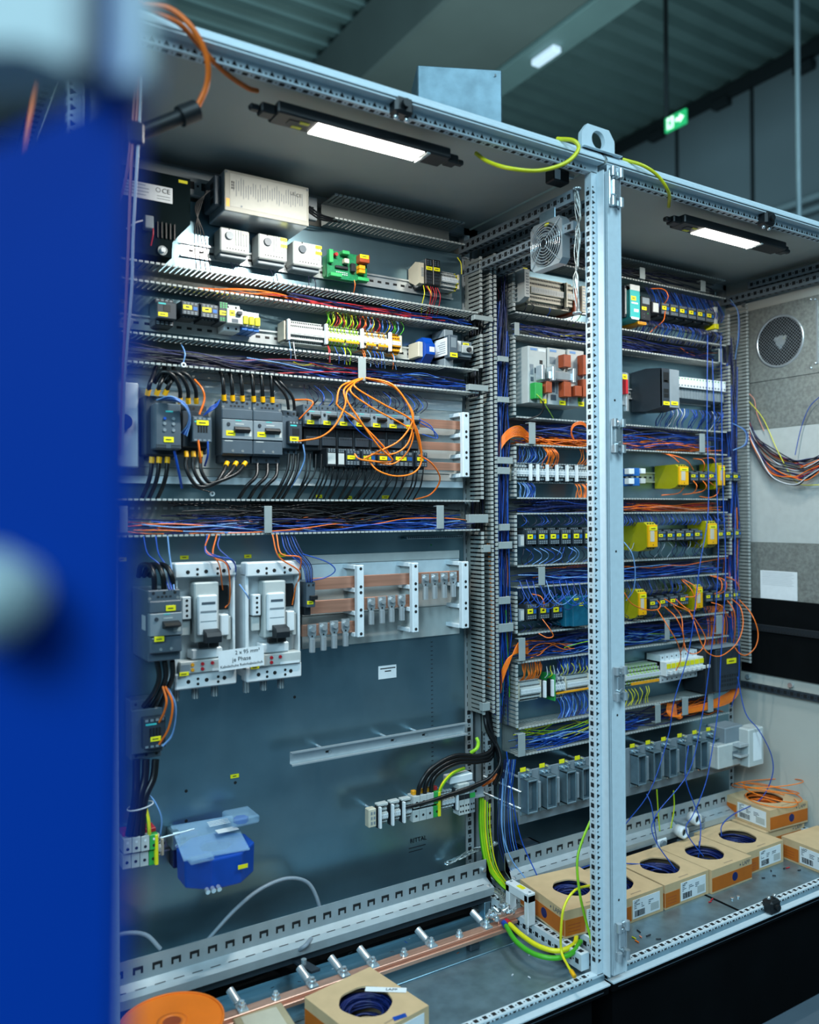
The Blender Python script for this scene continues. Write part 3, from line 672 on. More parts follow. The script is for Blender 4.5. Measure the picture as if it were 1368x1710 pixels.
# silver power supply
r4 = rect(375, 282, 516, 378, .402); r4 = (r4[0], r4[1], r4[2], r4[3])
t = device('power_supply', 'silver power supply box with printed front under the roof', 'power supply', r4, .402,
  [('body', [('b', 0, 0, 1, 1, .02, 1, 'steel', .002), ('b', 0, 0, 1, 1, 0, .02, 'psu', .001)]),
   ('front_label', [('q', .06, .12, .97, .93, 0, 'psulabel')]+[('q', u, .34+.2*R.random(), u+.005, .66+.2*R.random(), -.004, 'dgrey') for u in [.10+.028*i for i in range(30)]]+
     [('q', .075+.02*(i % 2), .55+.07*(i//2), .088+.02*(i % 2), .60+.07*(i//2), -.004, 'ink') for i in range(6)]),
   ('label_tag', [('b', .015, .10, .055, .30, -.004, 0, 'amber', .0003)]),
   ('screw', [('h', .02, .95, -.004, .0025, 'dgrey')]), ('screw', [('h', .98, .93, -.004, .0025, 'dgrey')]), ('screw', [('h', .19, .16, -.004, .0025, 'dgrey')]),
   ('mounting_ear', [('b', .72, 1.0, .84, 1.10, .5, .9, 'lgrey')])])
X0, X1, Za, Zb = r4; o = t.location
b = MB(o); b.box(X0-.016, .425, Za+.018, X0, .505, Zb-.008, 'dgrey', .002)
for j in range(3): b.box(X0-.0165, .435, Za+.024+j*.018, X0-.0158, .455, Za+.036+j*.018, 'hole')
b.build('terminal_block', t)
text('UL', 'approval_mark', t, Vector((X0+.80*(X1-X0), .4005, Zb-.024))-o, .012, 'ink'); text('CE', 'ce_mark', t, Vector((X0+.87*(X1-X0), .4005, Zb-.026))-o, .012, 'ink')
# thermostats
for i, (a, tg) in enumerate((((368, 378, 417, 433), 0), ((432, 388, 480, 445), 1), ((490, 401, 538, 455), 1))):
    device('thermostat', ['grey thermostat with dial and pale front, first beside the power supply', 'grey thermostat with dial and two yellow tags, middle of three', 'grey thermostat with black dial, last before the green board'][i], 'thermostat', rect(*a, .468), .468,
      [('body', [('b', 0, .14, 1, 1, 0, 1, 'lgrey', .003), ('b', .03, 0, .97, .16, .25, 1, 'mgrey', .002)]+[('b', .52+.09*j, .42, .56+.09*j, .97, -.04, .01, 'lgrey', .0005) for j in range(5)]),
       ('dial', [('k', .30, .72, 0, .0105, .006, 'dgrey' if i else 'mgrey'), ('b', .285, .93, .315, .99, -.02, 0, 'ink', 0)]),
       ('terminals', dholes([.27], 0, 7, .0017, .18, .86))]+([TAG(.76, .84, .98, .95, -.04), TAG(.76, .62, .98, .73, -.04)] if tg else [('label_tag', [('b', .74, .84, .96, .94, -.05, -.01, 'beige', .0003)])]), 'three grey thermostats on the upper rail')
# green circuit board
t = device('circuit_board', 'green circuit board with relays on the thermostat rail', 'circuit board', rect(552, 413, 619, 470, .455), .455,
  [('board', [('b', 0, 0, 1, 1, .32, .38, 'pcb', 0), ('b', .05, .1, .95, .9, .4, 1, 'pcbgreen', .002)]),
   ('terminal_block', [('b', .30, .86, .48, .99, .0, .3, 'pcbgreen', .001)]), ('terminal_block', [('b', .02, .0, .30, .13, .05, .3, 'pcbgreen', .001)]), ('terminal_block', [('b', .70, .0, .98, .13, .05, .3, 'pcbgreen', .001)]), ('terminal_block', [('b', .0, .5, .10, .98, .1, .3, 'pcbgreen', .001)]),
   ('relay', [('b', .72, .66, .97, .95, -.05, .3, 'brownred', .001)]), TAG(.72, .80, .94, .94, -.05),
   ('relay', [('b', .72, .42, .87, .56, .0, .3, 'amber', .001)]), ('relay', [('b', .72, .27, .87, .40, .0, .3, 'amber', .001)]), ('relay', [('b', .36, .55, .48, .72, .05, .3, 'beige', .001)]),
   ('component', [('b', .55, .3, .66, .6, .1, .3, 'dgrey3', .001)]), ('component', [('k', .17, .82, .3, .005, .014, 'redp')]),
   ('component', [('b', .18, .36, .50, .46, .2, .3, 'dgrey3', .001)]), ('markings', [('q', .22+.05*(i % 6), .16+.07*(i//6), .25+.05*(i % 6), .19+.07*(i//6), .32, 'white') for i in range(12)])])
# relay pair and short terminals
device('relay_socket', 'cream end block left of two black relays', 'electrical device', rect(700, 434, 711, 474, .46), .46, [('body', [('s', [(0, 0), (0, .9), (.35, 1), (1, .8), (1, .25), (.35, -.05)], 0, 1, 'beige')]), ('vent', [('g', .2, .3, .8, .7, 0, 1, 6, 'mgrey')])])
for i in range(2):
    device('slim_relay', ['black slim relay with yellow tag beside the cream block', 'black slim relay with yellow tag beside the short terminals'][i], 'relay', rect(711+i*12.6, 431+i*2, 723+i*12.6, 476+i*2, .45), .45,
      [('body', [('b', 0, 0, 1, 1, 0, 1, 'black', .0015)]), TAG(.06, .56, .94, .70), ('terminals', [('g', .1, .74, .9, .96, 0, 2, 3, 'dgrey'), ('g', .1, .04, .9, .5, 0, 3, 4, 'dgrey2')])], 'pair of black slim relays')
# ---- terminal strips
def strip(label, X0, X1, zc, h, Yf, pitch, mats, group=None, marker='white', ends=True, name='terminal_strip', Yb=PY-.008, mid=.16):
    """a row of narrow terminal blocks on a rail; every block is a part"""
    o = Vector(((X0+X1)/2, Yb, zc)); t = thing(name, label, 'terminal strip', o, group)
    n = max(1, int((X1-X0)/pitch)); protos = {}
    for i in range(n):
        m = mats[i % len(mats)] if not callable(mats) else mats(i/n)
        if m not in protos:
            b = MB(); w_ = pitch*.93
            b.box(0, Yf, -h*mid, w_, Yb-Yf+Yf, h*mid, m, 0)
            for s in (1, -1):
                b.box(0, Yf+.006, s*h*mid, w_, Yb, s*h*.36, m, 0); b.box(0, Yf+.014, s*h*.36, w_, Yb, s*h*.5, m, 0)
                for u, d in ((.24, .0058), (.43, .0138)): b.box(w_*.2, Yf+d-.0004, s*h*u-h*.035, w_*.8, Yf+d, s*h*u+h*.035, 'hole', 0)
            if marker: b.box(w_*.06, Yf-.0012, -h*.10, w_*.94, Yf, h*.10, marker, 0); b.box(w_*.4, Yf-.0015, -h*.05, w_*.6, Yf-.0012, h*.05, 'mgrey', 0)
            b.v = [(x, y-o.y, z) for x, y, z in b.v]
            ob = b.build('terminal_block', t); protos[m] = ob; ob.location = (X0+i*pitch-o.x, 0, 0)
        else:
            ob = protos[m].copy(); COL.objects.link(ob); ob.parent = t; ob.location = (X0+i*pitch-o.x, 0, 0)
    if ends:
        for x in (X0-.007, X0+n*pitch+.0005):
            b = MB(o); b.box(x, Yf+.004, zc-h*.42, x+.0065, Yb, zc+h*.42, 'beige', .001); b.build('end_clamp', t)
    return t
def markers(t, xs, zc, h, Yf, m='white', w=.007):
    o = t.location
    for x in xs:
        b = MB(o); b.box(x, Yf-.006, zc-h/2, x+w, Yf+.004, zc+h/2, m, .0008); b.box(x-.001, Yf+.004, zc-h/2-.001, x+w+.001, Yf+.02, zc+h/2+.001, 'dgrey3', 0); b.build('group_marker', t, 'white upright group marker')
def X(px, py, Y): return at(px, py, Y).x
z1 = at(755, 468, .465).z
strip('short grey terminal row ending with a yellow green block', X(738, 468, .465), X(768, 470, .465), z1, .05, .465, .0052, lambda u: 'lgrey' if u < .9 else 'wyel')
zs = (at(480, 551, .465).z+at(671, 574, .465).z)/2
xa, xb = X(480, 551, .465), X(671, 574, .465)
def cm(u):
    return 'beige' if u < .33 else R.choice(['beige', 'lgrey', 'wgreen', 'wyel']) if u < .64 else R.choice(['beige', 'lgrey', 'amber'])
def cm2(u): return 'lgrey' if u < .33 else ['lgrey', 'wlime'][int(u*60) % 2] if u < .62 else ['lgrey', 'beige', 'amber'][int(u*60) % 3] if u < .92 else 'amber'
ts = strip('long terminal strip with coloured wires and white markers in middle cabinet', xa, xb, zs, .056, .465, .0052, cm2)
markers(ts, [X(px, 560, .46) for px in (480, 543, 603, 650)], zs, .052, .462)
b = MB(ts.location)
for a, c in ((549, 575), (578, 600), (612, 628), (632, 648)): b.box(X(a, 560, .463), .4615, zs-.0155, X(c, 560, .463), .4645, zs-.0095, 'amber', .0005)
b.build('jumper_bar', ts, 'orange jumper bar')
# ---- second row of the middle cabinet
def relay_parts(tag=(.08, .40, .62, .66), m='dgrey2'):
    return [('body', [('b', 0, .12, 1, .88, 0, 1, m, .001), ('b', .03, 0, .97, 1, .22, 1, 'dgrey3', .001)]),
            ('terminals', [('g', .06, .72, .94, .86, 0, 4, 2, 'mgrey', .66), ('g', .06, .14, .94, .34, 0, 4, 2, 'mgrey', .66), ('g', .1, .89, .9, .99, .22, 4, 1, 'mgrey', .6), ('g', .1, .01, .9, .11, .22, 4, 1, 'mgrey', .6)]),
            ('label_tag', [('b', tag[0], tag[1], tag[2], tag[3], -.02, -.001, 'tagyel', .0003), ('q', tag[0]+.15, tag[1]+.10, tag[2]-.15, tag[3]-.08, -.02, 'ink')]), ('status_window', [('q', .68, .42, .92, .62, 0, 'bluep')])]
device('contactor', 'black contactor with cyan stripe, leftmost on the fuse rail', 'contactor', rect(262, 494, 295, 543, .452), .452,
  [('body', [('b', 0, .2, 1, .82, 0, 1, 'dgrey2', .0015), ('b', .02, 0, .98, 1, .3, 1, 'dgrey3', .0015)]), ('terminals', [('g', .05, .84, .95, .98, .3, 4, 2, 'mgrey'), ('g', .05, .02, .95, .17, .3, 4, 2, 'mgrey')]), ('stripe', [('q', .08, .72, .45, .77, 0, 'cyanmark')]), TAG(.06, .27, .55, .42), ('contact_window', [('b', .3, .45, .7, .72, -.01, .05, 'black')])])
for i, a in enumerate(((304, 499, 332, 531), (336, 503, 365, 536))):
    device('relay', ['black relay with yellow tag, second on the fuse rail', 'black relay with yellow tag, third on the fuse rail'][i], 'relay', rect(*a, .452), .452, relay_parts((.06, .42, .58, .68)), 'two black relays on the fuse rail')
device('terminal_module', 'narrow grey and green terminal module left of white breaker', 'electrical device', rect(366, 503, 381, 539, .452), .452, [('body', [('b', 0, 0, 1, 1, 0, 1, 'dgrey2', .001)]), ('contacts', [('g', .05, .68, .95, .98, 0, 3, 3, 'pcbgreen'), ('g', .05, .05, .95, .24, 0, 3, 2, 'pcbgreen')]), TAG(.05, .34, .95, .56)])
device('circuit_breaker', 'white circuit breaker between grey module and blue fuse holders', 'circuit breaker', rect(379, 504, 406, 552, .447), .447, [('body', [('b', 0, .22, 1, .78, 0, 1, 'lgrey', .0015), ('b', 0, 0, 1, 1, .3, 1, 'white', .0015)]), ('toggle', [('b', .6, .55, .9, .68, -.12, .0, 'dgrey2', .001)]), TAG(.15, .5, .5, .72), ('terminals', dholes([.9, .1], .3, 2, .003)+[('q', .3, .26, .7, .4, 0, 'dgrey')])])
for i in range(3):
    device('fuse_holder', ['blue and white fuse holder beside the white breaker', 'blue and white fuse holder, middle of three', 'blue and white fuse holder, last before the empty rail'][i], 'fuse holder', rect(405.5+i*9.8, 518+i*1.6, 415+i*9.8, 551+i*1.6, .45), .45,
      [('body', [('b', 0, .72, 1, 1, .12, 1, 'white', .001), ('b', 0, 0, 1, .2, .1, 1, 'bluep', .001), ('b', .05, .18, .95, .74, .05, 1, 'white', .001)]), ('lever', [('b', .1, .28, .9, .72, -.06, .05, 'wyel', .001)])], 'three blue and white fuse holders')
device('blue_terminal', 'jagged bright blue terminal near the right end of fuse rail', 'terminal', rect(703, 560, 727, 605, .45), .45, [('body', [('s', [(0, .3), (0, .7), (.15, .8), (.3, 1), (.8, .95), (1, .6), (1, .4), (.8, .05), (.4, 0), (.15, .2)], .35, 1, 'blue')]), ('end_clamp', [('b', .0, .2, .33, .8, .2, 1, 'beige')]), ('marker', [('q', .6, .4, .95, .6, 0, 'white')])])
device('monitoring_relay', 'tall grey monitoring relay with white side label', 'relay', rect(750, 547, 765, 611, .428), .428, [('body', [('b', 0, .2, 1, .82, 0, 1, 'dgrey', .0015), ('b', 0, 0, 1, 1, .25, 1, 'mgrey', .0015)]), TAG(.1, .22, .95, .34), ('scale', [('q', .2, .48, .8, .75, 0, 'mgrey')])])
t = bpy.data.objects['monitoring_relay']; o = t.location; xx = rect(750, 547, 765, 611, .428)
b = MB(o); b.box(xx[0]-.0006, .437, xx[2]+.03, xx[0]-.0001, .50, xx[3]-.025, 'paper')
for i in range(6): b.box(xx[0]-.0008, .445, xx[2]+.036+i*.006, xx[0]-.0006, .47+.02*R.random(), xx[2]+.038+i*.006, 'mgrey')
b.build('side_label', t, 'white printed side label')
device('motor_starter', 'small grey motor starter at the right end of fuse rail', 'motor starter', rect(764, 567, 791, 600, .45), .45, [('body', [('b', 0, .1, 1, 1, .12, 1, 'mgrey', .0015), ('b', .3, .3, 1, .75, 0, .2, 'lgrey', .0015), ('b', 0, 0, 1, .3, .2, 1, 'dgrey2', .001)]), ('side_label', [('b', .02, .35, .28, .95, .05, .12, 'white')]), TAG(.42, .74, .8, .9, 0.1), ('rotary_switch', [('k', .68, .5, 0, .007, .008, 'dgrey3')]), ('terminals', dholes([.14], .2, 3, .0025))])
# ---- motor starter row
b = MB(); YB = .512
z_ = [at(600, y, YB).z for y in (640, 664, 676, 806, 818)]
xr_ = X(772, 750, YB); xl_ = X(233, 700, YB)
def backing(name, label, xl, xr, zs_, Y, cat='cover', mats=('lgrey', 'ral', 'lgrey')):
    o = Vector(((xl+xr)/2, PY, (zs_[0]+zs_[-1])/2)); t = thing(name, label, cat, o)
    for i in range(len(zs_)-1):
        b = MB(o); b.box(xl, Y+(i % 2)*.002, zs_[i+1]+.0008, xr, PY-.0005, zs_[i], mats[i % len(mats)], .0008); b.build('strip', t)
    return t
zr1 = lambda y: at(735, y, YB).z
backing('busbar_backing', 'pale backing strips behind motor starters and upper busbars', X(190, 700, YB), xr_, [zr1(655), zr1(668), zr1(686), zr1(792), zr1(804), zr1(815)], YB-.004)
p, q = at(188, 636, .47), at(233, 781, .47)
t = thing('isolator_box', 'pale flat box with dark round knob behind the blue panel edge', 'switch', ((p.x+q.x)/2, .5, (p.z+q.z)/2)); o = t.location
b = MB(o); b.box(-1.13, .47, q.z, q.x, .505, p.z, 'white', .003); b.build('housing', t); c = at(206, 705, .468); b = MB(o); b.cyl((c.x, .47, c.z), (c.x, .455, c.z), .018, 'navy', n=18); b.build('knob', t)
def contactor(label, a, Yf, body='dgrey', tg=(.38, .22, .88, .33), group=None, name='contactor', lower=True, stripe=True):
    pr = [('body', [('b', 0, 0, 1, 1, .42, 1, body, .002), ('b', .0, .12, 1, .86, .25, .45, body, .002)]), ('front_block', [('b', .28, .22, 1, .74, 0, .3, 'dgrey2' if body != 'dgrey2' else 'dgrey', .0015)]),
          ('terminals', dholes([.93, .06], .42, 3, .0032)+[('g', .30, .66, .98, .73, 0, 4, 1, 'mgrey'), ('g', .30, .23, .98, .29, 0, 4, 1, 'mgrey')]), ('contact_window', [('g', .45, .38, .85, .60, 0, 4, 1, 'black', .7)]), TAG(*tg)]
    if stripe: pr.append(('stripe', [('q', .35, .615, .7, .645, 0, 'cyanmark')]))
    return device(name, label, 'contactor', rect(*a, Yf), Yf, pr, group)
t = device('soft_starter', 'large grey soft starter with keypad, leftmost of motor row', 'motor starter', rect(259, 657, 303, 766, .41), .41,
  [('body', [('b', -.22, .06, 1, 1, .35, 1, 'dgrey2', .003), ('b', .0, .0, 1.0, 1.0, .45, 1, 'dgrey', .003)]), ('front_cover', [('b', 0, .14, 1, .86, 0, .5, 'dgrey', .003)]), ('stripe', [('q', .4, .72, .68, .745, 0, 'cyanmark')]), TAG(.32, .25, .70, .335),
   ('reset_button', [('k', .36, .62, 0, .0035, .003, 'wblue')]), ('adjuster', [('k', .7, .62, 0, .004, .002, 'mgrey')]), ('adjuster', [('k', .36, .54, 0, .004, .002, 'mgrey')]), ('adjuster', [('k', .7, .54, 0, .004, .002, 'mgrey')]), ('adjuster', [('k', .36, .44, 0, .004, .002, 'mgrey')]), ('adjuster', [('k', .7, .44, 0, .004, .002, 'mgrey')]),
   ('terminals', [('g', .02, .15, .42, .22, 0, 6, 2, 'ink'), ('g', .60, .15, .98, .22, 0, 6, 2, 'ink')])])
contactor('dark contactor with yellow tag beside the soft starter', (309, 672, 354, 757, ), .43, 'dgrey2', (.42, .56, .88, .66))
def motor_breaker(label, a, Yf, group=None, tg=(.12, .42, .42, .50), name='motor_breaker', extra=(), foot=.12):
    return device(name, label, 'circuit breaker', rect(*a, Yf), Yf,
      [('body', [('b', 0, foot, 1, .98, .10, 1, 'dgrey', .002), ('b', .02, 0, .98, foot+.02, .25, 1, 'dgrey2', .002)]), ('front_cover', [('b', .0, .68, 1, .84, .02, .12, 'dgrey', .002)]), ('switch_field', [('b', .0, .37, 1, .675, .0, .12, 'mgrey', .0015)]), ('lower_cover', [('b', 0, .14, 1, .36, .02, .12, 'dgrey', .002)]),
       ('terminals', dholes([.94], .10, 3, .0034)+dholes([.055], .25, 3, .0034)+[('g', .25, .87, .75, .91, .10, 4, 1, 'ink')]), ('rotary_handle', [('s', [(0, .47), (-.10, .49), (-.16, .52), (-.10, .55), (0, .57)], .38, .88, 'black')]),
       ('stripe', [('q', .42, .655, .62, .668, 0, 'cyanmark')]), TAG(*tg), ('adjuster', [('k', .2, .60, 0, .0045, .002, 'dgrey2')]), ('print_pattern', [('q', .08, .335, .34, .348, .02, 'lgrey'), ('q', .72, .42, .95, .50, 0, 'lgrey'), ('q', .42, .60, .7, .615, 0, 'lgrey')]),
       ('screw', [('h', .34, .19, .02, .0035, 'chrome')]), ('screw', [('h', .66, .19, .02, .0035, 'chrome')]), ('screw', [('h', .06, .87, .10, .0035, 'chrome')]), ('screw', [('h', .92, .87, .10, .0035, 'chrome')])]+list(extra), group)
motor_breaker('large grey motor breaker with black handle, left of the pair', (371, 664, 423, 774), .455, 'pair of large motor breakers')
motor_breaker('large grey motor breaker with black handle, right of the pair', (423.4, 668, 473, 775), .455, 'pair of large motor breakers')
contactor('grey contactor with yellow tag right of large motor breakers', (474, 682, 505, 758), .44, 'dgrey', (.32, .28, .80, .38))
for i in range(7):
    xl = 509+27.6*i; d = i*1.75
    device('small_motor_breaker', '%s small grey motor breaker behind the orange cable loops' % ordn(i, 7), 'circuit breaker', rect(xl, 674+d*.9, xl+27, 713+d*.75, .435), .435,
      [('body', [('b', 0, 0, 1, 1, .12, 1, 'dgrey', .0015), ('b', .0, .1, 1, .72, 0, .2, 'mgrey', .0015)]), ('rotary_knob', [('s', [(0, .34), (-.12, .38), (-.16, .45), (-.12, .52), (0, .56)], .38, .88, 'black')]), TAG(.12, .10, .58, .28), ('terminals', dholes([.86], .12, 3, .0026)), ('adjuster', [('k', .2, .55, 0, .0035, .002, 'dgrey3')]), ('stripe', [('q', .3, .66, .6, .69, 0, 'cyanmark')])], 'row of small motor breakers')
    device('small_contactor', '%s dark contactor in the row under the small motor breakers' % ordn(i, 7), 'contactor', rect(xl, 714+d*.75, xl+27, 752+d*.5, .45), .45,
      [('body', [('b', 0, 0, 1, 1, .1, 1, 'dgrey3', .0015), ('b', .08, .2, .92, .62, 0, .2, 'dgrey2', .0015)]), ('terminals', dholes([.86, .72], .1, 3, .0026)+[('g', .1, .5, .9, .6, 0, 5, 1, 'ink')])], 'row of small dark contactors')
for i, (a, c) in enumerate(((546, 562), (564, 576), (578, 602), (605, 628), (632, 655), (658, 691), (695, 714))):
    tgd = i >= 2
    device('interface_relay', '%s black block with %s under the orange loops' % (ordn(i, 7), 'yellow tag' if tgd else 'grey label'), 'relay', rect(a, 746+i*.9, c, 780+i*.6, .425), .425, relay_parts((.08, .42, .62, .62)) if tgd else [('body', [('b', 0, .05, 1, .95, 0, 1, 'dgrey3', .001)]), ('label', [('q', .1, .15, .9, .7, 0, 'lgrey')]), ('terminals', [('g', .1, .74, .9, .93, 0, 3, 2, 'mgrey')])], 'black blocks under the orange loops')
# busbars
def busbar(label, xl, xr, yt, yb, xp, Y=.468, th=.010, group=None):
    za, zb = at(xp, yt, Y).z, at(xp, yb, Y).z; b = MB(); b.box(X(xl, yt, Y), Y, zb, X(xr, yt, Y), Y+th, za, 'copper', .001); return tag(b.build('copper_busbar'), label, 'busbar', group)
for i, (a, c) in enumerate(((703, 717), (740, 753), (773, 786))): busbar('copper busbar right of motor starters, %s of three' % ['top', 'middle', 'bottom'][i], 640, 773, a, c, 765, .470, group='copper bars beside the motor starters')
def support(label, a, Yf):
    return device('busbar_support', label, 'busbar holder', rect(*a, Yf), Yf, [('body', [('b', .0, 0, 1, 1, 0, .22, 'ral', .002), ('b', -.1, .0, 1.0, .06, .2, 1, 'ral', .001), ('b', -.1, .94, 1.0, 1.0, .2, 1, 'ral', .001), ('b', -.1, .30, 1.0, .36, .2, 1, 'ral', .001), ('b', -.1, .62, 1.0, .68, .2, 1, 'ral', .001), ('b', .5, 0, 1, 1, .2, 1, 'lgrey', .001)]), ('hole_pattern', [('h', .5, v, 0, .0042) for v in (.05, .30, .38, .62, .70, .95)])], 'grey busbar supports')
support('upper grey busbar support beside the motor starters', (773, 688, 785, 797), .445)
# ---- breaker row
zz = lambda y: at(735, y, YB).z
backing('busbar_plate', 'pale backing plates behind the lower copper bars and lugs', X(505, 1000, YB), X(768, 1000, YB), [zz(920), zz(934), zz(957), zz(1012), zz(1062)], YB)
motor_breaker('dark grey moulded breaker, leftmost with two yellow tags', (250, 985, 305, 1105), .365, None, (.13, .30, .43, .37), 'moulded_breaker', [TAG(.5, .70, .80, .775, .02)], .02)
t = bpy.data.objects['moulded_breaker']; o = t.location; r4 = rect(250, 985, 305, 1105, .365)
b = MB(o); b.box(r4[0]-.0006, .40, r4[2]+.07, r4[0], .43, r4[3]-.06, 'lgrey'); b.build('side_label', t)
def mccb(label, a, Yf):
    return device('power_breaker', label, 'circuit breaker', rect(*a, Yf), Yf,
      [('frame', [('b', 0, .03, 1, .97, .45, 1, 'white', .004), ('b', 0, .88, 1, 1, .10, .5, 'white', .003), ('b', 0, 0, 1, .13, .10, .5, 'white', .003), ('b', 0, .1, .06, .9, .18, .5, 'white', .001), ('b', .96, .1, 1, .9, .18, .5, 'white', .001)]),
       ('hole_pattern', dholes([.925, .06], .10, 3, .0048, .06, .94)+[('h', u, v, .10, .0034) for u in (.36, .69) for v in (.945, .905, .075, .035)]),
       ('centre_column', [('b', .30, .36, .70, .84, .06, .5, 'lgrey', .003), ('b', .34, .42, .66, .74, -.02, .1, 'white', .003)]), ('rating_plate', [('q', .40, .665, .62, .685, -.02, 'dgrey'), ('q', .38, .60, .64, .615, -.02, 'mgrey'), ('q', .38, .53, .64, .535, -.02, 'mgrey')]),
       ('handle', [('s', [(-.02, .36), (-.28, .37), (-.30, .42), (-.26, .45), (-.02, .47)], .42, .66, 'dgrey3')]),
       ('accessory_block', [('b', .12, .55, .27, .73, .15, .5, 'white', .002)]+[('h', .20, .58+.04*i, .15, .0032) for i in range(4)]), ('accessory_block', [('b', .12, .42, .27, .54, .22, .5, 'lgrey', .002)]),
       ('dark_pocket', [('b', .76, .60, .93, .80, .36, .46, 'black', .001)]), ('latch', [('b', .74, .40, .88, .57, .12, .46, 'white', .002)]), ('latch', [('b', .86, .36, .93, .55, .2, .46, 'lgrey', .001)]),
       ('window', [('b', .36, .32, .51, .36, .0, .1, 'black', .0005)]), ('window', [('b', .54, .32, .68, .36, .0, .1, 'black', .0005)]), ('shield', [('b', .26, .23, .76, .315, .08, .46, 'white', .003)]),
       ('trip_panel', [('b', .06, .125, .97, .225, .04, .46, 'lgrey', .002), ('q', .08, .15, .22, .20, .04, 'mgrey'), ('q', .58, .13, .94, .15, .04, 'white')]), ('yellow_button', [('k', .26, .195, .04, .0042, .003, 'amber')]), ('yellow_button', [('k', .26, .155, .04, .0042, .003, 'amber')]), ('red_button', [('k', .42, .195, .04, .0042, .003, 'redp')]), ('red_button', [('k', .42, .155, .04, .0042, .003, 'redp')]), ('red_button', [('k', .58, .195, .04, .0042, .003, 'redp')]),
       TAG(.05, .115, .20, .145, .04)]+[('terminal_tab', [('b', u, -.10, u+.10, .01, .35, .47, 'mgrey', .001), ('b', u+.02, -.10, u+.03, .01, .33, .35, 'lgrey', 0), ('b', u+.06, -.10, u+.07, .01, .33, .35, 'lgrey', 0)]) for u in (.02, .33, .65)], 'pair of white power breakers')
mccb('white power breaker with black handle beside the dark breaker', (294, 941, 398, 1143), .415)
mccb('white power breaker with black handle beside the copper bars', (414, 940, 507, 1131), .415)
# handwritten note between the white breakers
p, q = at(365, 1086, .398), at(441, 1112, .398); o = Vector(((p.x+q.x)/2, .398, (p.z+q.z)/2))
t = thing('handwritten_note', 'handwritten paper note stuck across the two white breakers', 'note', o, rot=(0, rad(-2), 0)); w2, h2 = (q.x-p.x)/2, (p.z-q.z)/2
b = MB(); b.box(-w2, 0, -h2, w2, .0006, h2, 'paper'); b.build('paper', t)
for s, x_, z_, sz in (('2 x 95 mm²', .015, h2*.62, .013), ('je Phase', .0, -.001, .014), ('Kabelschuhe Rohrkabelschuh', .0, -h2*.62, .0088)): text(s, 'handwriting', t, (x_, -.0004, z_), sz, 'ink')
device('auxiliary_switch', 'small dark switch with yellow tag right of white breakers', 'switch', rect(512, 972, 527, 1028, .43), .43, [('body', [('b', 0, .25, 1, 1, 0, 1, 'dgrey', .0015), ('b', .1, 0, .8, .3, .2, 1, 'dgrey3', .001)]), ('knob', [('b', .3, .48, 1.1, .60, -.12, 0, 'black', .001)]), TAG(.05, .34, .75, .44), ('terminals', dholes([.9], 0, 2, .003))])
YL = .462
for i, (xl, xr, ya, yb, xp) in enumerate(((520, 772, 953, 971, 765), (515, 688, 993, 1013, 682), (505, 594, 1037, 1056, 590))):
    busbar('copper busbar behind the lugs, %s' % ['top and longest of three', 'middle of three', 'bottom and shortest of three'][i], xl, xr, ya, yb, xp, YL, group='copper bars with cable lugs')
for i, a in enumerate(((597, 944, 609, 1064), (689, 940, 700, 1056), (772, 938, 784, 1049))): support(['lower busbar support, first right of white breakers', 'lower busbar support, middle of the three', 'lower busbar support, last beside the tall duct'][i], a, .435)
def lug_geo(b, bs, c):
    """bolted tubular lug hanging below its bolt, local origin at the bolt"""
    w = .0115
    b.prism([(-w, .012), (w, .012), (w, -.014), (.006, -.024), (-.006, -.024), (-w, -.014)], lambda u, v, k: (u, k, v), -.006, -.001, 'steel')
    b.cyl((0, -.0062, -.018), (0, -.006, -.018), .0025, 'hole', n=8)
    b.cyl((0, -.0045, -.024), (0, -.0045, -.058), .0082, 'steel', n=12, m2='hole')
    bs.cyl((0, -.006, 0), (0, -.0075, 0), .0098, 'chrome', n=16); bs.cyl((0, -.0075, 0), (0, -.014, 0), .0078, 'steel', n=6)
proto = None
for r, (pts, y) in enumerate((((522, 541, 559, 578), 1051), ((621, 639, 655, 672), 1006), ((711.5, 727, 743, 758), 966))):
    for i, px in enumerate(pts):
        yy = y-(i*3.2 if r == 0 else i*2 if r == 1 else i*1.3)
        c = at(px, yy, YL-.008); lb = '%s bolted cable lug on the %s copper bar' % (['first', 'second', 'third', 'fourth'][i], ['bottom', 'middle', 'top'][r])
        if proto is None:
            proto = thing('cable_lug', lb, 'cable lug', (c.x, YL, c.z), 'bolted cable lugs on the copper bars'); b, s = MB(), MB(); lug_geo(b, s, c); b.build('lug', proto); s.build('bolt', proto)
        else: copy_thing(proto, (c.x, YL, c.z), lb)
p, q = at(632, 1113, PY-.001), at(662, 1131, PY-.001); o = (p+q)/2
t = thing('small_label', 'small white printed label on bare plate below the lugs', 'label', o); b = MB(o); b.box(p.x, PY-.0014, q.z, q.x, PY-.0003, p.z, 'paper')
for i, (u, v) in enumerate(((.1, .95), (.35, .7))): b.box(p.x+(q.x-p.x)*u, PY-.0016, p.z-.009-i*.008, p.x+(q.x-p.x)*v, PY-.0014, p.z-.006-i*.008, 'ink')
b.build('paper', t)
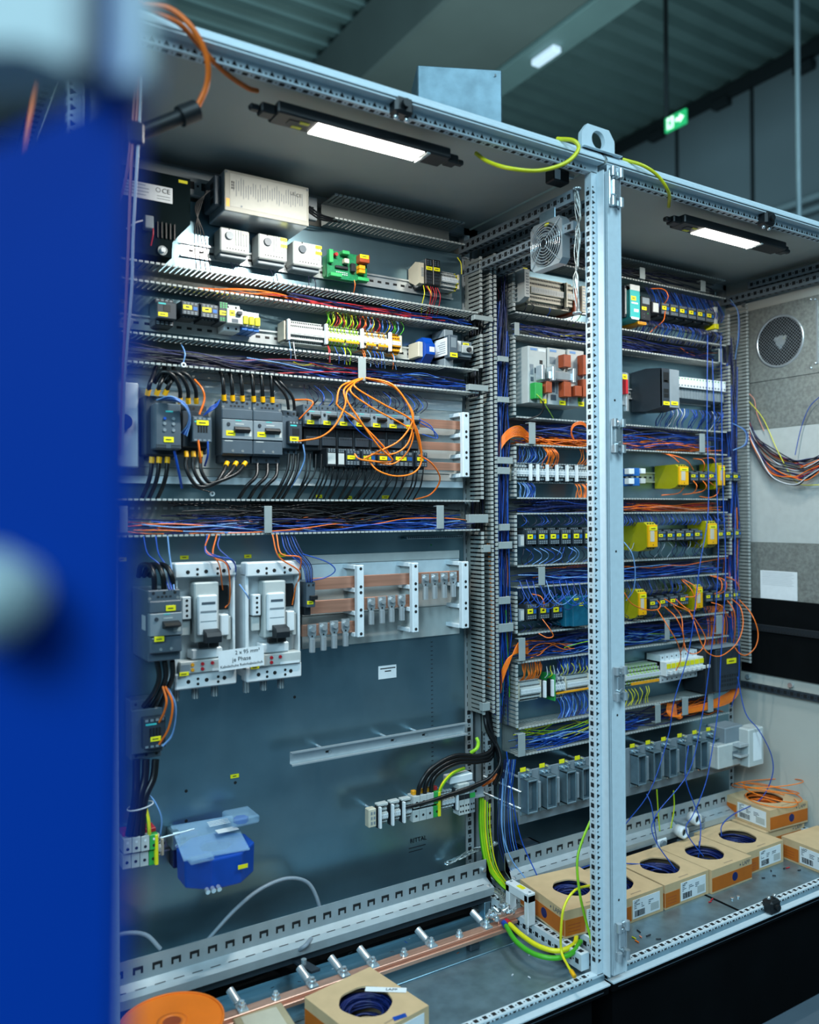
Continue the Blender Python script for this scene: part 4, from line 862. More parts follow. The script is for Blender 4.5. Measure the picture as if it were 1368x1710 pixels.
for i, (x_, y_, wx, l) in enumerate(((392, 1296, 7, 'small yellow tag alone on the bare lower plate'), (205, 934, 7, 'yellow tag on the plate over the dark moulded breaker'), (308, 931, 7, 'yellow tag above the first white power breaker'), (414, 929, 6, 'yellow tag above and between the white power breakers'), (471, 927, 6, 'yellow tag above the second white power breaker'), (204, 503, 8, 'pale yellow tag by the blurred blue edge on fuse row'),
                                      (533, 829, 5, 'yellow tag on duct edge under the dark contactor'), (583, 831, 5, 'yellow tag on duct edge under the first relays'), (644, 830, 6, 'yellow tag on duct edge under the last relays'))):
    c = at(x_, y_, PY-.001); s = at(x_+wx, y_, PY-.001).x-c.x; b = MB(c); b.box(c.x-s, PY-.0015, c.z-.0045, c.x+s, PY-.0003, c.z+.0045, 'tagyel'); b.box(c.x-s*.5, PY-.0017, c.z-.001, c.x+s*.4, PY-.0015, c.z+.001, 'ink')
    ob = b.build('plate_tag'); ob.location = c; tag(ob, l, 'label', 'yellow tags on the plate')
# ---- lower left
contactor('dark blue grey contactor at lower left with yellow tag', (225, 1176, 277, 1269), .43, 'dgrey', (.50, .34, .84, .42))
za = at(230, 1425, .44).z
din('short mounting rail between lower left terminals and blue transformer', -1.06, X(330, 1400, PY), at(300, 1402, PY).z)
for i in range(4):
    xl = 207+i*14.5; yy = 1402-i*2.4
    device('power_terminal', ['grey power terminal at lower left, first', 'grey power terminal at lower left, second', 'grey power terminal at lower left, third', 'green and yellow earth terminal at lower left'][i], 'terminal', rect(xl, yy, xl+14, yy+50, .44), .44,
      [('body', [('b', 0, 0, 1, .46, .1, 1, 'lgrey' if i < 3 else 'green', .001), ('b', 0, .52, 1, 1, 0, 1, 'lgrey' if i < 3 else 'green', .001), ('b', .05, .4, .95, .56, .3, 1, 'dgrey3', 0)]+([('b', .6, .02, 1, .98, -.03, .9, 'wyel', .001)] if i == 3 else [])),
       ('red_cap', [('b', .1, 1.0, .95, 1.13, .2, .7, 'redp', .001)]), ('hole_pattern', [('h', .5, .66, 0, .0035), ('h', .5, .2, .1, .0035)]), ('number_mark', [('h', .5, .86, 0, .0028, 'white')])], 'large terminals at lower left')
strip('three slim white terminals beside the earth terminal', X(258, 1412, .46), X(270, 1412, .46), at(264, 1418, .46).z, .045, .46, .0052, ['white', 'lgrey'])
device('end_bracket', 'dull metal end bracket left of the blue transformer', 'bracket', rect(288, 1388, 302, 1422, .47), .47, [('body', [('b', 0, .1, 1, .9, 0, 1, 'zinc_dull', .002)]), ('screw', [('k', .5, .3, 0, .004, .004, 'chrome')]), ('screw', [('k', .5, .7, 0, .004, .004, 'chrome')])])
# blue ring transformer with clear cover
cz = at(390, 1440, .40).z; c = Vector((X(362, 1430, .43), .437, cz)); t = thing('ring_transformer', 'bright blue ring transformer with clear plastic cover', 'transformer', c)
n = 8; ro = .088; ri = .036; zt, zb = .034, -.036
oc = [Vector((ro*math.cos(rad(22.5+45*i))*1.03, ro*math.sin(rad(22.5+45*i))*.95)) for i in range(n)]; ic = [v*(ri/ro) for v in oc]
V = [(v.x, v.y, zt) for v in oc]+[(v.x*.97, v.y*.97, zb) for v in oc]+[(v.x, v.y, zb) for v in ic]+[(v.x, v.y, zt) for v in ic]
b = MB(); b.add(V, [(k*n+i, k*n+(i+1) % n, ((k+1) % 4)*n+(i+1) % n, ((k+1) % 4)*n+i) for k in range(4) for i in range(n)], 'blue'); ob = b.build('core', t)
bv = ob.modifiers.new('bevel', 'BEVEL'); bv.width = .004; bv.segments = 2; bv.limit_method = 'ANGLE'
b = MB(); b.box(-.034, -.03, -.03, .034, .03, -.028, 'navy'); b.build('inner_floor', t)
b = MB(); V = [(-.092, -.055, .036), (.055, -.075, .036), (.060, .055, .072), (-.085, .07, .072)]
b.add(V+[(x, y, z+.0025) for x, y, z in V], [(0, 1, 2, 3), (7, 6, 5, 4), (0, 4, 5, 1), (1, 5, 6, 2), (2, 6, 7, 3), (3, 7, 4, 0)], 'clearp')
b.box(.03, -.03, .075, .098, .045, .095, 'clearp', .004); b.box(-.085, -.082, .034, -.03, -.06, .046, 'clearp', .003); b.build('clear_cover', t, 'clear plastic cover')
b = MB(); b.box(.0, -.02, .0665, .05, .004, .0675, 'white')
for i in range(4): b.box(-.01, .012+i*.006, .0745+i*.0012, .04, .0145+i*.006, .0755+i*.0012, 'white')
b.build('print', t)
b = MB(); b.cyl((.062, 0, .076), (.062, 0, .086), .018, 'blue', n=6); b.build('cap', t)
for i in range(3): b = MB(); b.cyl((-.048+i*.013, -.078, -.028), (-.048+i*.013, -.090, -.030), .0055, 'chrome', n=8); b.build('terminal_screw', t)
b = MB(); b.box(.035, -.0862, .002, .058, -.0852, .011, 'tagyel'); ob = b.build('label_tag', t); ob.location = (-.012, .0005, 0)
for s in (-1, 1): b = MB(); b.box(-.06+s*.025, .05, -.02, -.04+s*.025, .082, .03, 'navy', .002); b.build('foot', t)
# ---- terminal strip on standoffs
YS = .415; Zs = at(640, 1366, YS).z; Zs2 = at(780, 1330, YS).z
din('mounting rail on standoffs carrying the bottom terminals', X(613, 1366, .45), -.04, Zs, .452)
t = bpy.data.objects[sorted(o.name for o in bpy.data.objects if o.name.startswith('mounting_rail'))[-1]]
for px in (632, 705, 760):
    c = X(px, 1360, .45); b = MB(); b.cyl((c, .4455, Zs), (c, PY-.0005, Zs), .004, 'steel', n=8); tag(b.build('rail_standoff'), ['standoff pin behind beige end of bottom terminals', 'standoff pin behind the black power cables', 'standoff pin behind the right end of bottom terminals'][(632, 705, 760).index(px)], 'standoff', 'pins behind the bottom rail')
YS = .425
for i, (a, c) in enumerate(((632, 651), (653, 670), (672, 689))):
    s = strip('%s cluster of slim grey terminals on the bottom rail' % ['first', 'second', 'third'][i], X(a+5, 1370, YS), X(c, 1370, YS), Zs, .05, YS, .0052, ['lgrey'], 'slim terminal clusters', ends=False, Yb=.45)
    markers(s, [X(a, 1370, YS)], Zs, .055, YS-.003, 'white', .006)
    b = MB(s.location); b.box(X(a, 1370, YS), YS+.002, Zs+.026, X(c, 1370, YS)-.003, .445, Zs+.033, 'lgrey', .001); b.build('cover', s)
device('end_clamp', 'beige end clamp at left end of the bottom terminals', 'clamp', (X(617, 1370, YS), X(630, 1370, YS), Zs-.024, Zs+.024), YS+.003, [('body', [('b', 0, 0, 1, 1, 0, 1, 'beige', .002)]), ('slots', [('g', .2, .1, .9, .9, 0, 2, 3, 'mgrey')])], Yb=.45)
for i in range(4):
    a = 691+i*11.5
    device('power_terminal', ['grey feed terminal with black cable, first on bottom rail', 'grey feed terminal with black cable, second on bottom rail', 'grey feed terminal with black cable, third on bottom rail', 'green and yellow earth terminal on the bottom rail'][i], 'terminal', (X(a, 1360, .418), X(a+11, 1360, .418), Zs-.034, Zs+.036), .418,
      [('body', [('b', 0, 0, 1, .44, .1, 1, 'lgrey' if i < 3 else 'green', .001), ('b', 0, .54, 1, 1, 0, 1, 'lgrey' if i < 3 else 'green', .001), ('b', .05, .4, .95, .56, .3, 1, 'dgrey3', 0)]+([('b', .6, .02, 1, .98, -.03, .9, 'wyel', .001)] if i == 3 else [])), ('hole_pattern', [('h', .5, .74, 0, .0035), ('h', .5, .22, .1, .0035)]), ('ferrule', [('k', .5, 1.0, .4, .001, .0, 'wyel'), ('b', .2, 1.0, .8, 1.16, .3, .7, 'redp' if i == 3 else 'amber', .001)])], 'feed terminals on the bottom rail', Yb=.45)
s = strip('slim grey terminals right of the earth terminal on bottom rail', X(739, 1350, YS), X(760, 1350, YS), Zs, .05, YS, .0052, ['lgrey', 'white'], ends=False, Yb=.45); markers(s, [X(761, 1350, YS)], Zs, .055, YS-.003, 'white', .005)
for i in range(3):
    a = 767+i*9
    device('tall_terminal', ['first tall grey double terminal near the right rear strip', 'second tall grey double terminal near the right rear strip', 'tall green marked terminal at right end of bottom rail'][i], 'terminal', (X(a, 1345, .42), X(a+8.6, 1345, .42), Zs-.045, Zs+.04), .42, [('body', [('b', 0, 0, 1, 1, 0, 1, 'lgrey' if i < 2 else 'mgrey', .001)]), ('hole_pattern', [('h', .3, v, 0, .0028) for v in (.12, .3, .85)]+[('h', .75, v, 0, .0028) for v in (.12, .3, .85)]), ('dark_slot', [('q', 0, .5, 1, .66, 0, 'dgrey3' if i < 2 else 'green')])], 'tall terminals on bottom rail', Yb=.45)
device('terminal_cover', 'pale open cover above the tall bottom terminals', 'cover', (X(752, 1310, .43), X(790, 1310, .43), Zs+.042, Zs+.062), .43, [('body', [('b', 0, 0, 1, 1, 0, .9, 'white', .002)])], Yb=.47)
# printed maker plate low on the mounting plate
c = at(699, 1402, PY-.001); t = thing('printed_mark', 'small printed maker lettering low on the bare plate', 'print', c)
text('RITTAL', 'lettering', t, (0, -.0006, 0), .017, 'dgrey3', align='CENTER'); b = MB(c); b.box(c.x-.032, PY-.0008, c.z-.02, c.x+.024, PY-.0002, c.z-.018, 'dgrey3'); b.box(c.x-.032, PY-.0008, c.z-.03, c.x+.014, PY-.0002, c.z-.028, 'dgrey3'); b.build('printed_lines', t)
for i, (x_, y_) in enumerate(((393, 1307), (311, 1321), (311, 1371), (492, 1164), (720, 910))):
    c = at(x_, y_, PY); b = MB(c); b.cyl((c.x, PY-.0004, c.z), (c.x, PY-.0001, c.z), .004 if i < 4 else .003, 'hole' if i < 4 else 'pcb', n=10); ob = b.build('plate_hole'); ob.location = c
    tag(ob, ['drilled hole below the lone yellow plate tag', 'drilled hole high above the blue transformer', 'drilled hole just behind the clear transformer cover', 'tiny drilled hole right of the white power breakers', 'small green dot under the wide duct at right'][i], 'hole', 'drilled holes in the plate')
c = at(678, 898, .50); q = at(772, 896, .50); b = MB(); b.box(c.x, .495, c.z-.004, q.x, .512, c.z+.004, 'zinc_dull', .001)
for i in range(30): b.cyl((c.x+.006+i*(q.x-c.x-.012)/29, .4948, c.z), (c.x+.006+i*(q.x-c.x-.012)/29, .4950, c.z), .0022, 'hole', n=6)
tag(b.build('perforated_strip'), 'short perforated metal strip under the wide breaker duct', 'strip')
t = thing('printed_scale', 'faint vertical printed scale ticks on plate right of white label', 'print', at(722, 1150, PY-.001)); o = t.location; b = MB(o); xs = o.x; z = at(722, 1072, PY).z
while z > at(722, 1300, PY).z:
    b.box(xs-.004, PY-.0006, z-.0012, xs+.003, PY-.0002, z+.0012, 'dgrey2'); z -= .0125
b.build('tick_pattern', t)
# ------------------------------------------------------------------ eastern cabinet
# fan hanging at the joint of the cabinets
fp, fq = atx(886, 382, -.03), atx(940, 450, -.03)
XF = -.052; a, c = atx(883, 400, XF), atx(948, 400, XF)
fc = atx(912, 408, XF); hs = .060; o = Vector((XF+.012, fc.y, fc.z))
t = thing('axial_fan', 'clear grey axial fan with wire guard hanging under the roof', 'fan', o)
b = MB(o); n = 28
def sqr(r_, x_):
    out = []
    for i in range(n):
        an = 2*math.pi*i/n; ca, sa = math.cos(an), math.sin(an); k = 1/max(abs(ca), abs(sa)); out.append((x_, fc.y+ca*k*r_, fc.z+sa*k*r_))
    return out
def cir(r_, x_): return [(x_, fc.y+r_*math.cos(2*math.pi*i/n), fc.z+r_*math.sin(2*math.pi*i/n)) for i in range(n)]
V = sqr(hs, XF)+cir(hs*.93, XF)+cir(hs*.93, XF+.026)+sqr(hs, XF+.026); b.add(V, [(k*n+i, k*n+(i+1) % n, ((k+1) % 4)*n+(i+1) % n, ((k+1) % 4)*n+i) for k in range(4) for i in range(n)], 'steel'); b.build('frame', t)
b = MB(o); b.cyl((XF+.003, fc.y, fc.z), (XF+.024, fc.y, fc.z), .024, 'dgrey3', n=20); b.build('motor_hub', t)
for i in range(7):
    an = 2*math.pi*i/7; b = MB(o); pts = []
    V = []
    for r_, tw in ((.022, .5), (.053, .25)):
        for s in (-1, 1):
            aa = an+s*.32; V.append((XF+.013+s*.009*tw*2, fc.y+r_*math.cos(aa), fc.z+r_*math.sin(aa)))
    V += [(x_+.0012, y_, z_) for x_, y_, z_ in V]; b.add(V, [(0, 1, 3, 2), (4, 6, 7, 5), (0, 4, 5, 1), (2, 3, 7, 6), (0, 2, 6, 4), (1, 5, 7, 3)], 'dgrey2'); b.build('blade', t)
b = MB(o)
for r_ in (.012, .020, .027, .034, .041, .048, .055):
    b.tube([(XF-.004-.006*(1-r_/.055), fc.y+r_*math.cos(k*.3142), fc.z+r_*math.sin(k*.3142)) for k in range(21)], .0011, 'chrome', 5, 2)
for k in range(4):
    an = .785+k*1.5708; b.tube([(XF-.010, fc.y+.01*math.cos(an), fc.z+.01*math.sin(an)), (XF-.002, fc.y+.075*math.cos(an), fc.z+.075*math.sin(an))], .0013, 'chrome', 5, 1)
b.build('wire_guard', t)
b = MB(o); b.box(XF-.001, fc.y-.012, fc.z+hs-.014, XF-.0002, fc.y+.004, fc.z+hs-.007, 'tagyel'); b.build('label_tag', t)
b = MB(o); b.box(XF+.004, fc.y-.03, fc.z+hs, XF+.007, fc.y+.03, 2.12, 'zinc_dull', .001); b.build('hanger', t)
# wiring terminal on the rail above the fan
p = at(930, 293, .09); t = thing('door_switch', 'small black switch with grey label under the top front corner', 'switch', p)
b = MB(p); b.box(p.x-.022, .075, p.z-.02, p.x+.03, .11, p.z+.012, 'black', .003); b.build('body', t); b = MB(p); b.box(p.x-.02, .0742, p.z-.016, p.x-.002, .075, p.z+.008, 'paper'); b.build('label', t); b = MB(p); b.cyl((p.x+.03, .085, p.z+.004), (p.x+.048, .085, p.z+.004), .007, 'chrome', n=10); b.build('plunger', t)
# first row
s = strip('cream terminal block row with pale end plate under the fan', X(887, 487, .43), X(962, 497, .43), at(920, 489, .43).z, .085, .43, .0062, ['beige'], marker='lgrey', mid=.12)
markers(s, [X(945, 493, .425)], at(920, 489, .43).z, .075, .428, 'beige', .006)
device('end_module', 'tall pale module with yellow tag at left of cream terminals', 'electrical device', rect(876, 443, 885, 502, .415), .415, [('body', [('s', [(0, .1), (0, .9), (.25, 1), (1, 1), (1, 0), (.25, 0)], 0, 1, 'lgrey')]), TAG(.1, .88, 1, .97, .1), ('socket_pattern', [('g', .25, .15, .8, .82, 0, 2, 8, 'dgrey', .5)])])
device('brown_end_block', 'brown and cream end block right of the cream terminals', 'terminal', (X(963, 495, .42), X(979, 495, .42), at(963, 522, .42).z, at(963, 475, .42).z), .42, [('body', [('b', 0, 0, .5, .9, .1, 1, 'brownred', .002), ('b', .55, .05, 1, 1, 0, 1, 'beige', .002)]), ('slots', [('g', .58, .1, .98, .95, 0, 1, 8, 'mgrey')])])
device('interface_module', 'narrow dark module just right of the shared post, top row', 'electrical device', rect(1043, 476, 1048, 530, .44), .44, [('body', [('b', 0, 0, 1, 1, 0, 1, 'dgrey2', .001)]), ('label', [('q', .2, .1, .9, .9, 0, 'lgrey')])])
device('signal_converter', 'teal signal converter with rounded pale top in the top row', 'electrical device', rect(1052, 474, 1069, 537, .425), .425, [('body', [('s', [(0, .08), (.0, .92), (.2, 1), (1, 1), (1, 0), (.2, 0)], 0, 1, 'teal'), ('b', 0, .84, 1, 1.0, -.01, .3, 'lgrey', .001)]), TAG(.1, .56, .6, .68, 0), ('print_pattern', [('q', .15, .47, .8, .51, 0, 'white'), ('q', .4, .25, .85, .33, 0, 'white'), ('q', .12, .04, .9, .10, 0, 'white')])])
device('display_relay', 'black timer relay with small display beside the teal converter', 'relay', rect(1071, 494, 1087, 536, .44), .44, [('body', [('b', 0, 0, 1, 1, 0, 1, 'dgrey3', .0015)]), ('display', [('b', .1, .68, .85, .95, -.02, 0, 'mgrey', .0005)]), TAG(.05, .42, .55, .56), ('buttons', [('h', .3, .25, 0, .002, 'dgrey'), ('h', .3, .12, 0, .002, 'dgrey'), ('h', .7, .3, 0, .002, 'green')])])
device('orange_plug', 'orange plug connector under the black timer relay', 'connector', rect(1066, 536, 1080, 543, .43), .43, [('body', [('b', 0, 0, 1, 1, 0, 1, 'amber', .0015)]), ('slots', [('g', .1, .2, .9, .8, 0, 4, 1, 'ink')])])
def rel_row(n, px0, dpx, py0, dpy, wpx, hpx, label, group, Y=.44, tag_=(.06, .42, .58, .66)):
    for i in range(n):
        xl = px0+i*dpx; yt = py0+i*dpy
        device('relay', '%s relay %s' % (ordn(i, n) if n > 1 else 'single', label), 'relay', rect(xl, yt, xl+wpx, yt+hpx, Y), Y, relay_parts(tag_), group)
device('relay_coupler', 'pale faced black module left of the top relay row', 'relay', rect(1089, 503, 1101, 524, .44), .44, [('body', [('b', 0, 0, 1, 1, 0, 1, 'dgrey3', .001)]), ('label', [('q', .15, .1, .9, .9, 0, 'lgrey')])])
rel_row(6, 1105, 15.0, 502, 2.6, 13.2, 27, 'with yellow tag in the top row under the roof', 'top relay row of the eastern cabinet')
device('end_bracket', 'pale end bracket with yellow green block at right of top relays', 'bracket', rect(1194, 512, 1202, 555, .45), .45, [('body', [('b', 0, 0, .6, 1, 0, 1, 'lgrey', .0015)]), ('earth_block', [('b', -.3, .1, .5, .3, -.1, .6, 'wyel', .001)])])
# second row: plug-in controller
for i, (xl, xr, ya, yb) in enumerate(((882, 913.3, 577, 675), (914.6, 945.3, 580, 678), (948, 976, 583, 680))):
    pr = [('body', [('b', 0, 0, 1, 1, 0, 1, 'lgrey', .0015)]), ('brand_field', [('q', .12, .93, .48, .97, 0, 'wlblue')]), TAG(.62, .01, .98, .09)]
    if i == 0: pr += [('socket_pattern', [('q', .08, .62, .28, .68, 0, 'mgrey'), ('q', .1, .5, .26, .62, 0, 'mgrey'), ('q', .34, .53, .5, .62, 0, 'dgrey'), ('q', .62, .70, .78, .77, 0, 'black'), ('q', .12, .38, .28, .46, 0, 'dgrey'), ('q', .55, .92, .95, .97, 0, 'paper')]), ('green_connector', [('b', .08, .06, .48, .34, -.28, 0, 'green', .001)]), ('brown_connector', [('b', .66, .18, .98, .38, -.3, 0, 'brownred', .001)])]
    if i == 1: pr += [('brown_connector', [('b', .58, .66, .98, .88, -.3, 0, 'brownred', .001)]), ('brown_connector', [('b', .58, .14, .98, .40, -.3, 0, 'brownred', .001)]), ('socket_pattern', [('q', .1, .72, .42, .84, 0, 'mgrey'), ('q', .08, .22, .38, .40, 0, 'dgrey'), ('q', .42, .2, .54, .4, 0, 'mgrey'), ('q', .15, .08, .45, .18, 0, 'dgrey')])]
    if i == 2: pr += [('brown_connector', [('b', .58, .55, .98, .90, -.3, 0, 'brownred', .001)]), ('brown_connector', [('b', .58, .16, .98, .47, -.3, 0, 'brownred', .001)]), ('brown_connector', [('b', .1, .16, .5, .34, -.3, 0, 'brownred', .001)]), ('green_strip', [('q', .6, .06, .78, .16, 0, 'green')])]
    device('controller_module', ['pale plug card module with green connector, first left of post', 'pale plug card module with two brown connectors, middle of three', 'pale plug card module with three brown connectors, beside the post'][i], 'controller', rect(xl, ya, xr, yb, .43), .43, pr, 'pale plug card modules')
p, q = at(902, 610, .405), at(961, 638, .405); t = thing('cable_clamp', 'bright metal cable clamp across the pale plug card modules', 'clamp', p); o = t.location
b = MB(o); b.box(at(918, 610, .405).x, .405, q.z, q.x, .424, p.z-.01, 'steel', .004); b.build('plate', t)
for px in (903, 921, 955): b = MB(o); c = X(px, 620, .405); b.box(c, .398, q.z-.004, c+.012, .428, p.z+.002, 'steel', .002); b.build('strap', t)
device('io_card', 'narrow card with yellow tag and red connector right of post', 'electrical device', rect(1042, 620, 1053, 690, .45), .45, [('body', [('b', 0, .2, .8, 1, .2, 1, 'mgrey', .001)]), TAG(.0, .82, .75, .94, .1), ('red_connector', [('b', .1, .45, .45, .80, -.1, .2, 'redp', .001)]), ('metal_clamp', [('b', .6, .05, 1.0, .98, .1, .3, 'steel', .001)])])
device('automation_controller', 'large dark grey automation controller left of white modules', 'controller', rect(1105, 613, 1134, 682, .385), .385, [('body', [('s', [(0, .0), (0, .98), (.5, 1.04), (1, 1.0), (1, -.02), (.5, -.06)], 0, 1, 'dgrey2')]), ('front', [('b', 0, .02, .42, .95, -.02, .05, 'dgrey2', .001), ('b', .44, 0, 1, .97, -.02, .05, 'mgrey', .001)]), ('display', [('q', .06, .62, .38, .88, -.02, 'black'), ('q', .1, .64, .3, .68, -.02, 'white')]), ('ports', [('q', .08, .36, .36, .46, -.02, 'black'), ('q', .08, .24, .36, .34, -.02, 'black')]), TAG(.04, .05, .40, .14, -.02), TAG(.5, .07, .9, .16, -.02)])
for i in range(16):
    xl = 1132+i*5.05; yt = 628.5+i*.55
    device('io_module', '%s white slim module in the row right of dark controller' % ordn(i, 16), 'controller module', rect(xl, yt, xl+4.7, yt+35, .425), .425, [('body', [('b', 0, 0, 1, .52, .1, 1, 'mgrey', .0006)]), ('white_front', [('b', 0, .50, 1, 1, 0, 1, 'white', .0006), ('q', .2, .56, .8, .64, 0, 'mgrey'), ('q', .3, .9, .7, .95, 0, 'green')])], 'white slim modules')
# third row
zc = at(920, 790, .455).z
s = strip('grey terminal row with six white upright markers under orange duct', X(856, 790, .455), X(983, 790, .455), zc, .06, .455, .0052, ['lgrey', 'mgrey'], mid=.2)
markers(s, [X(px, 790, .45) for px in (885, 897, 913, 929, 946, 962)], zc, .05, .452, 'white', .007)
for i in range(2):
    device('blue_terminal', ['blue and white terminal right of post, upper of two', 'blue and white terminal right of post, lower of two'][i], 'terminal', rect(1048, 781+i*16.5, 1076, 795+i*16.5, .45), .45, [('body', [('b', .3, 0, .75, 1, 0, 1, 'bluep', .001)]), ('white_marker', [('b', 0, .2, .32, .9, -.1, .2, 'white', .0008)]), ('white_marker', [('b', .72, .3, 1, .95, -.1, .2, 'white' if i == 0 else 'lgrey', .0008)])], 'blue and white terminals')
def safety(label, a, Yf, Yb=PY-.006, group='yellow safety relays'):
    return device('safety_relay', label, 'safety relay', rect(*a, Yf), Yf,
      [('body', [('s', [(0, .12), (0, .88), (.12, 1), (1, .98), (1, -.02), (.35, -.06), (.12, 0)], 0, 1, 'olive')]), ('front', [('b', .05, .10, .95, .90, -.06, .04, 'yellow', .0012), ('q', .2, .3, .6, .7, -.06, 'beige')]), TAG(.1, .70, .9, .84, -.06),
       ('terminals', [('g', .1, .9, .9, .985, .05, 3, 1, 'ink'), ('g', .1, .015, .9, .1, .05, 3, 1, 'ink')]), ('latch', [('h', .5, .18, -.06, .002, 'ink')])], group, Yb)
safety('large yellow safety relay in the orange wired row', (1132, 775, 1149, 814), .415)
safety('yellow safety relay at right in the orange wired row', (1199, 773, 1210, 815), .435)
rel_row(3, 1153.5, 15.2, 786, 0, 13, 19, 'between the two yellow safety relays, orange wired row', 'orange wired relay row')
rel_row(2, 1211.5, 13.2, 787, .3, 12, 18, 'at the right end of orange wired row', 'relays ending the orange wired row')
# fourth row
device('relay_coupler', 'pale faced module at left end of upper black relays', 'relay', rect(868, 893, 876, 913, .44), .44, [('body', [('b', 0, 0, 1, 1, 0, 1, 'mgrey', .001)]), ('label', [('q', .2, .1, .9, .9, 0, 'lgrey')])])
rel_row(6, 880, 19.3, 882, -.3, 16.5, 31, 'with yellow tag in the upper black row left of post', 'upper black relay row')
safety('large yellow safety relay beside the post, fourth row', (1080, 872, 1097, 918), .405)
safety('yellow safety relay at right in the fourth row', (1181, 870, 1197, 913), .43)
rel_row(5, 1099, 15.3, 885, -.5, 13.5, 20, 'between the yellow safety relays of fourth row', 'fourth row relays')
rel_row(3, 1199.5, 13.3, 883, -.8, 12, 19, 'at the right end of the fourth row', 'relays ending the fourth row')
# fifth row
device('relay_coupler', 'pale faced module at left end of lower black relays', 'relay', rect(868, 1018, 876, 1037, .44), .44, [('body', [('b', 0, 0, 1, 1, 0, 1, 'mgrey', .001)]), ('label', [('q', .2, .1, .9, .9, 0, 'lgrey')])])
rel_row(3, 880, 21.5, 1006, -1.5, 17, 32, 'with yellow tag in the lower black row left of post', 'lower black relay row')
device('blue_controller', 'blue green controller box behind wires beside the post', 'controller', rect(957, 997, 986, 1044, .42), .42, [('body', [('b', -.25, 0, 1, 1, .15, 1, 'deepteal', .002), ('b', 0, 0, 1, 1, 0, .2, 'deepteal', .002)]), TAG(.35, .68, .58, .80), TAG(.05, .88, .35, .95), ('socket_pattern', [('g', .6, .8, .95, .98, 0, 2, 2, 'ink')])])
safety('large yellow safety relay beside the post, fifth row', (1065, 985, 1079, 1031), .42)
safety('yellow safety relay at right in the fifth row', (1160, 977, 1173, 1019), .435)
rel_row(4, 1085, 16.9, 998, -2.3, 14.5, 20, 'with orange loops between the yellow relays of fifth row', 'fifth row relays')
rel_row(4, 1179, 15.2, 988, -1.1, 12, 18, 'at the right end of the fifth row', 'relays ending the fifth row')
# sixth row
zc = at(890, 1153, .455).z
s = strip('slim white terminals fed by orange wires in lowest terminal row', X(870, 1155, .455), X(904, 1151, .455), zc, .062, .455, .0052, ['lgrey']); markers(s, [X(908, 1150, .45), X(921, 1147, .45)], zc, .05, .45, 'white', .007)
s = strip('wide grey green terminals beside the orange wired terminals', X(927, 1147, .45), X(947, 1143, .45), zc, .075, .45, .0085, ['lgrey', 'mgrey'], ends=False)
b = MB(s.location); b.box(X(925, 1147, .45), .448, zc-.040, X(927, 1147, .45), PY-.01, zc+.04, 'green', 0); b.build('green_plate', s)
s = strip('long white terminal row fed by blue wires beside the post', X(948, 1143, .455), X(984, 1136, .455), zc, .062, .455, .0052, ['lgrey']); b = MB(s.location); b.box(X(930, 1146, .45), .4515, zc-.022, X(984, 1137, .45), .456, zc-.017, 'amber'); b.build('jumper_bar', s)
zc2 = at(1075, 1128, .455).z
s = strip('yellowish terminal row right of post left of white breakers', X(1045, 1131, .455), X(1104, 1121, .455), zc2, .062, .455, .0052, ['lgrey', 'lgrey', 'wlime']); b = MB(s.location); b.box(X(1056, 1140, .45), .4515, zc2-.026, X(1102, 1130, .45), .456, zc2-.018, 'amber'); b.build('jumper_bar', s)
for i in range(9):
    xl = 1113+i*7.8; yt = 1096-i*1.3
    device('miniature_breaker', '%s slim white breaker in the row with yellow labels' % ordn(i, 9), 'circuit breaker', rect(xl, yt, xl+7.5, yt+46-i*.2, .43), .43, [('body', [('b', 0, .28, 1, .78, 0, 1, 'white', .001), ('b', 0, 0, 1, 1, .3, 1, 'white', .001)]), ('label', [('b', .05, .55, .95, .72, -.03, 0, 'tagyel', .0003)]), ('toggle', [('b', .2, .36, .8, .48, -.16, 0, 'white', .001)]), ('terminals', dholes([.9, .1], .3, 1, .0028))], 'row of slim white breakers')
device('drive_module', 'dark charcoal drive module at lower right of relay rows', 'drive', rect(1196, 1084, 1238, 1150, .41), .41, [('body', [('b', -.3, 0, 1, 1, .1, 1, 'dgrey3', .002), ('b', 0, .02, 1, .98, 0, .2, 'dgrey2', .002)]), ('top_plate', [('b', -.3, 1.0, 1, 1.03, 0, 1, 'mgrey', .001)]), TAG(.42, .62, .8, .74), ('vent', [('g', .1, .1, .9, .4, 0, 8, 3, 'dgrey3')])])
# connector plate
YC = .425
pl, pr_ = at(866, 1288, YC), at(1212, 1215, YC); zl = at(866, 1378, YC).z
ztop = (pl.z+pr_.z)/2
o = Vector(((pl.x+pr_.x)/2, YC, (ztop+zl)/2)); t = thing('connector_plate', 'long grey plate carrying the row of square connector frames', 'plate', o)
b = MB(o); b.box(pl.x, YC, zl, X(1225, 1250, YC), YC+.004, ztop, 'mgrey', .001); b.build('plate', t)
for px in (872, 985, 1100, 1220):
    c = X(px, 1300, YC); 
    for zz_ in (ztop-.02, zl+.03): b = MB(o); b.cyl((c, YC+.004, zz_), (c, PY-.0005, zz_), .004, 'steel', n=8); b.build('standoff', t)
fx = [878, 910, 943, 969, 1061, 1087, 1113, 1140, 1165, 1188]
zf0, zf1 = at(878, 1361, YC-.03).z, at(878, 1305, YC-.03).z
proto = None; nm = 0
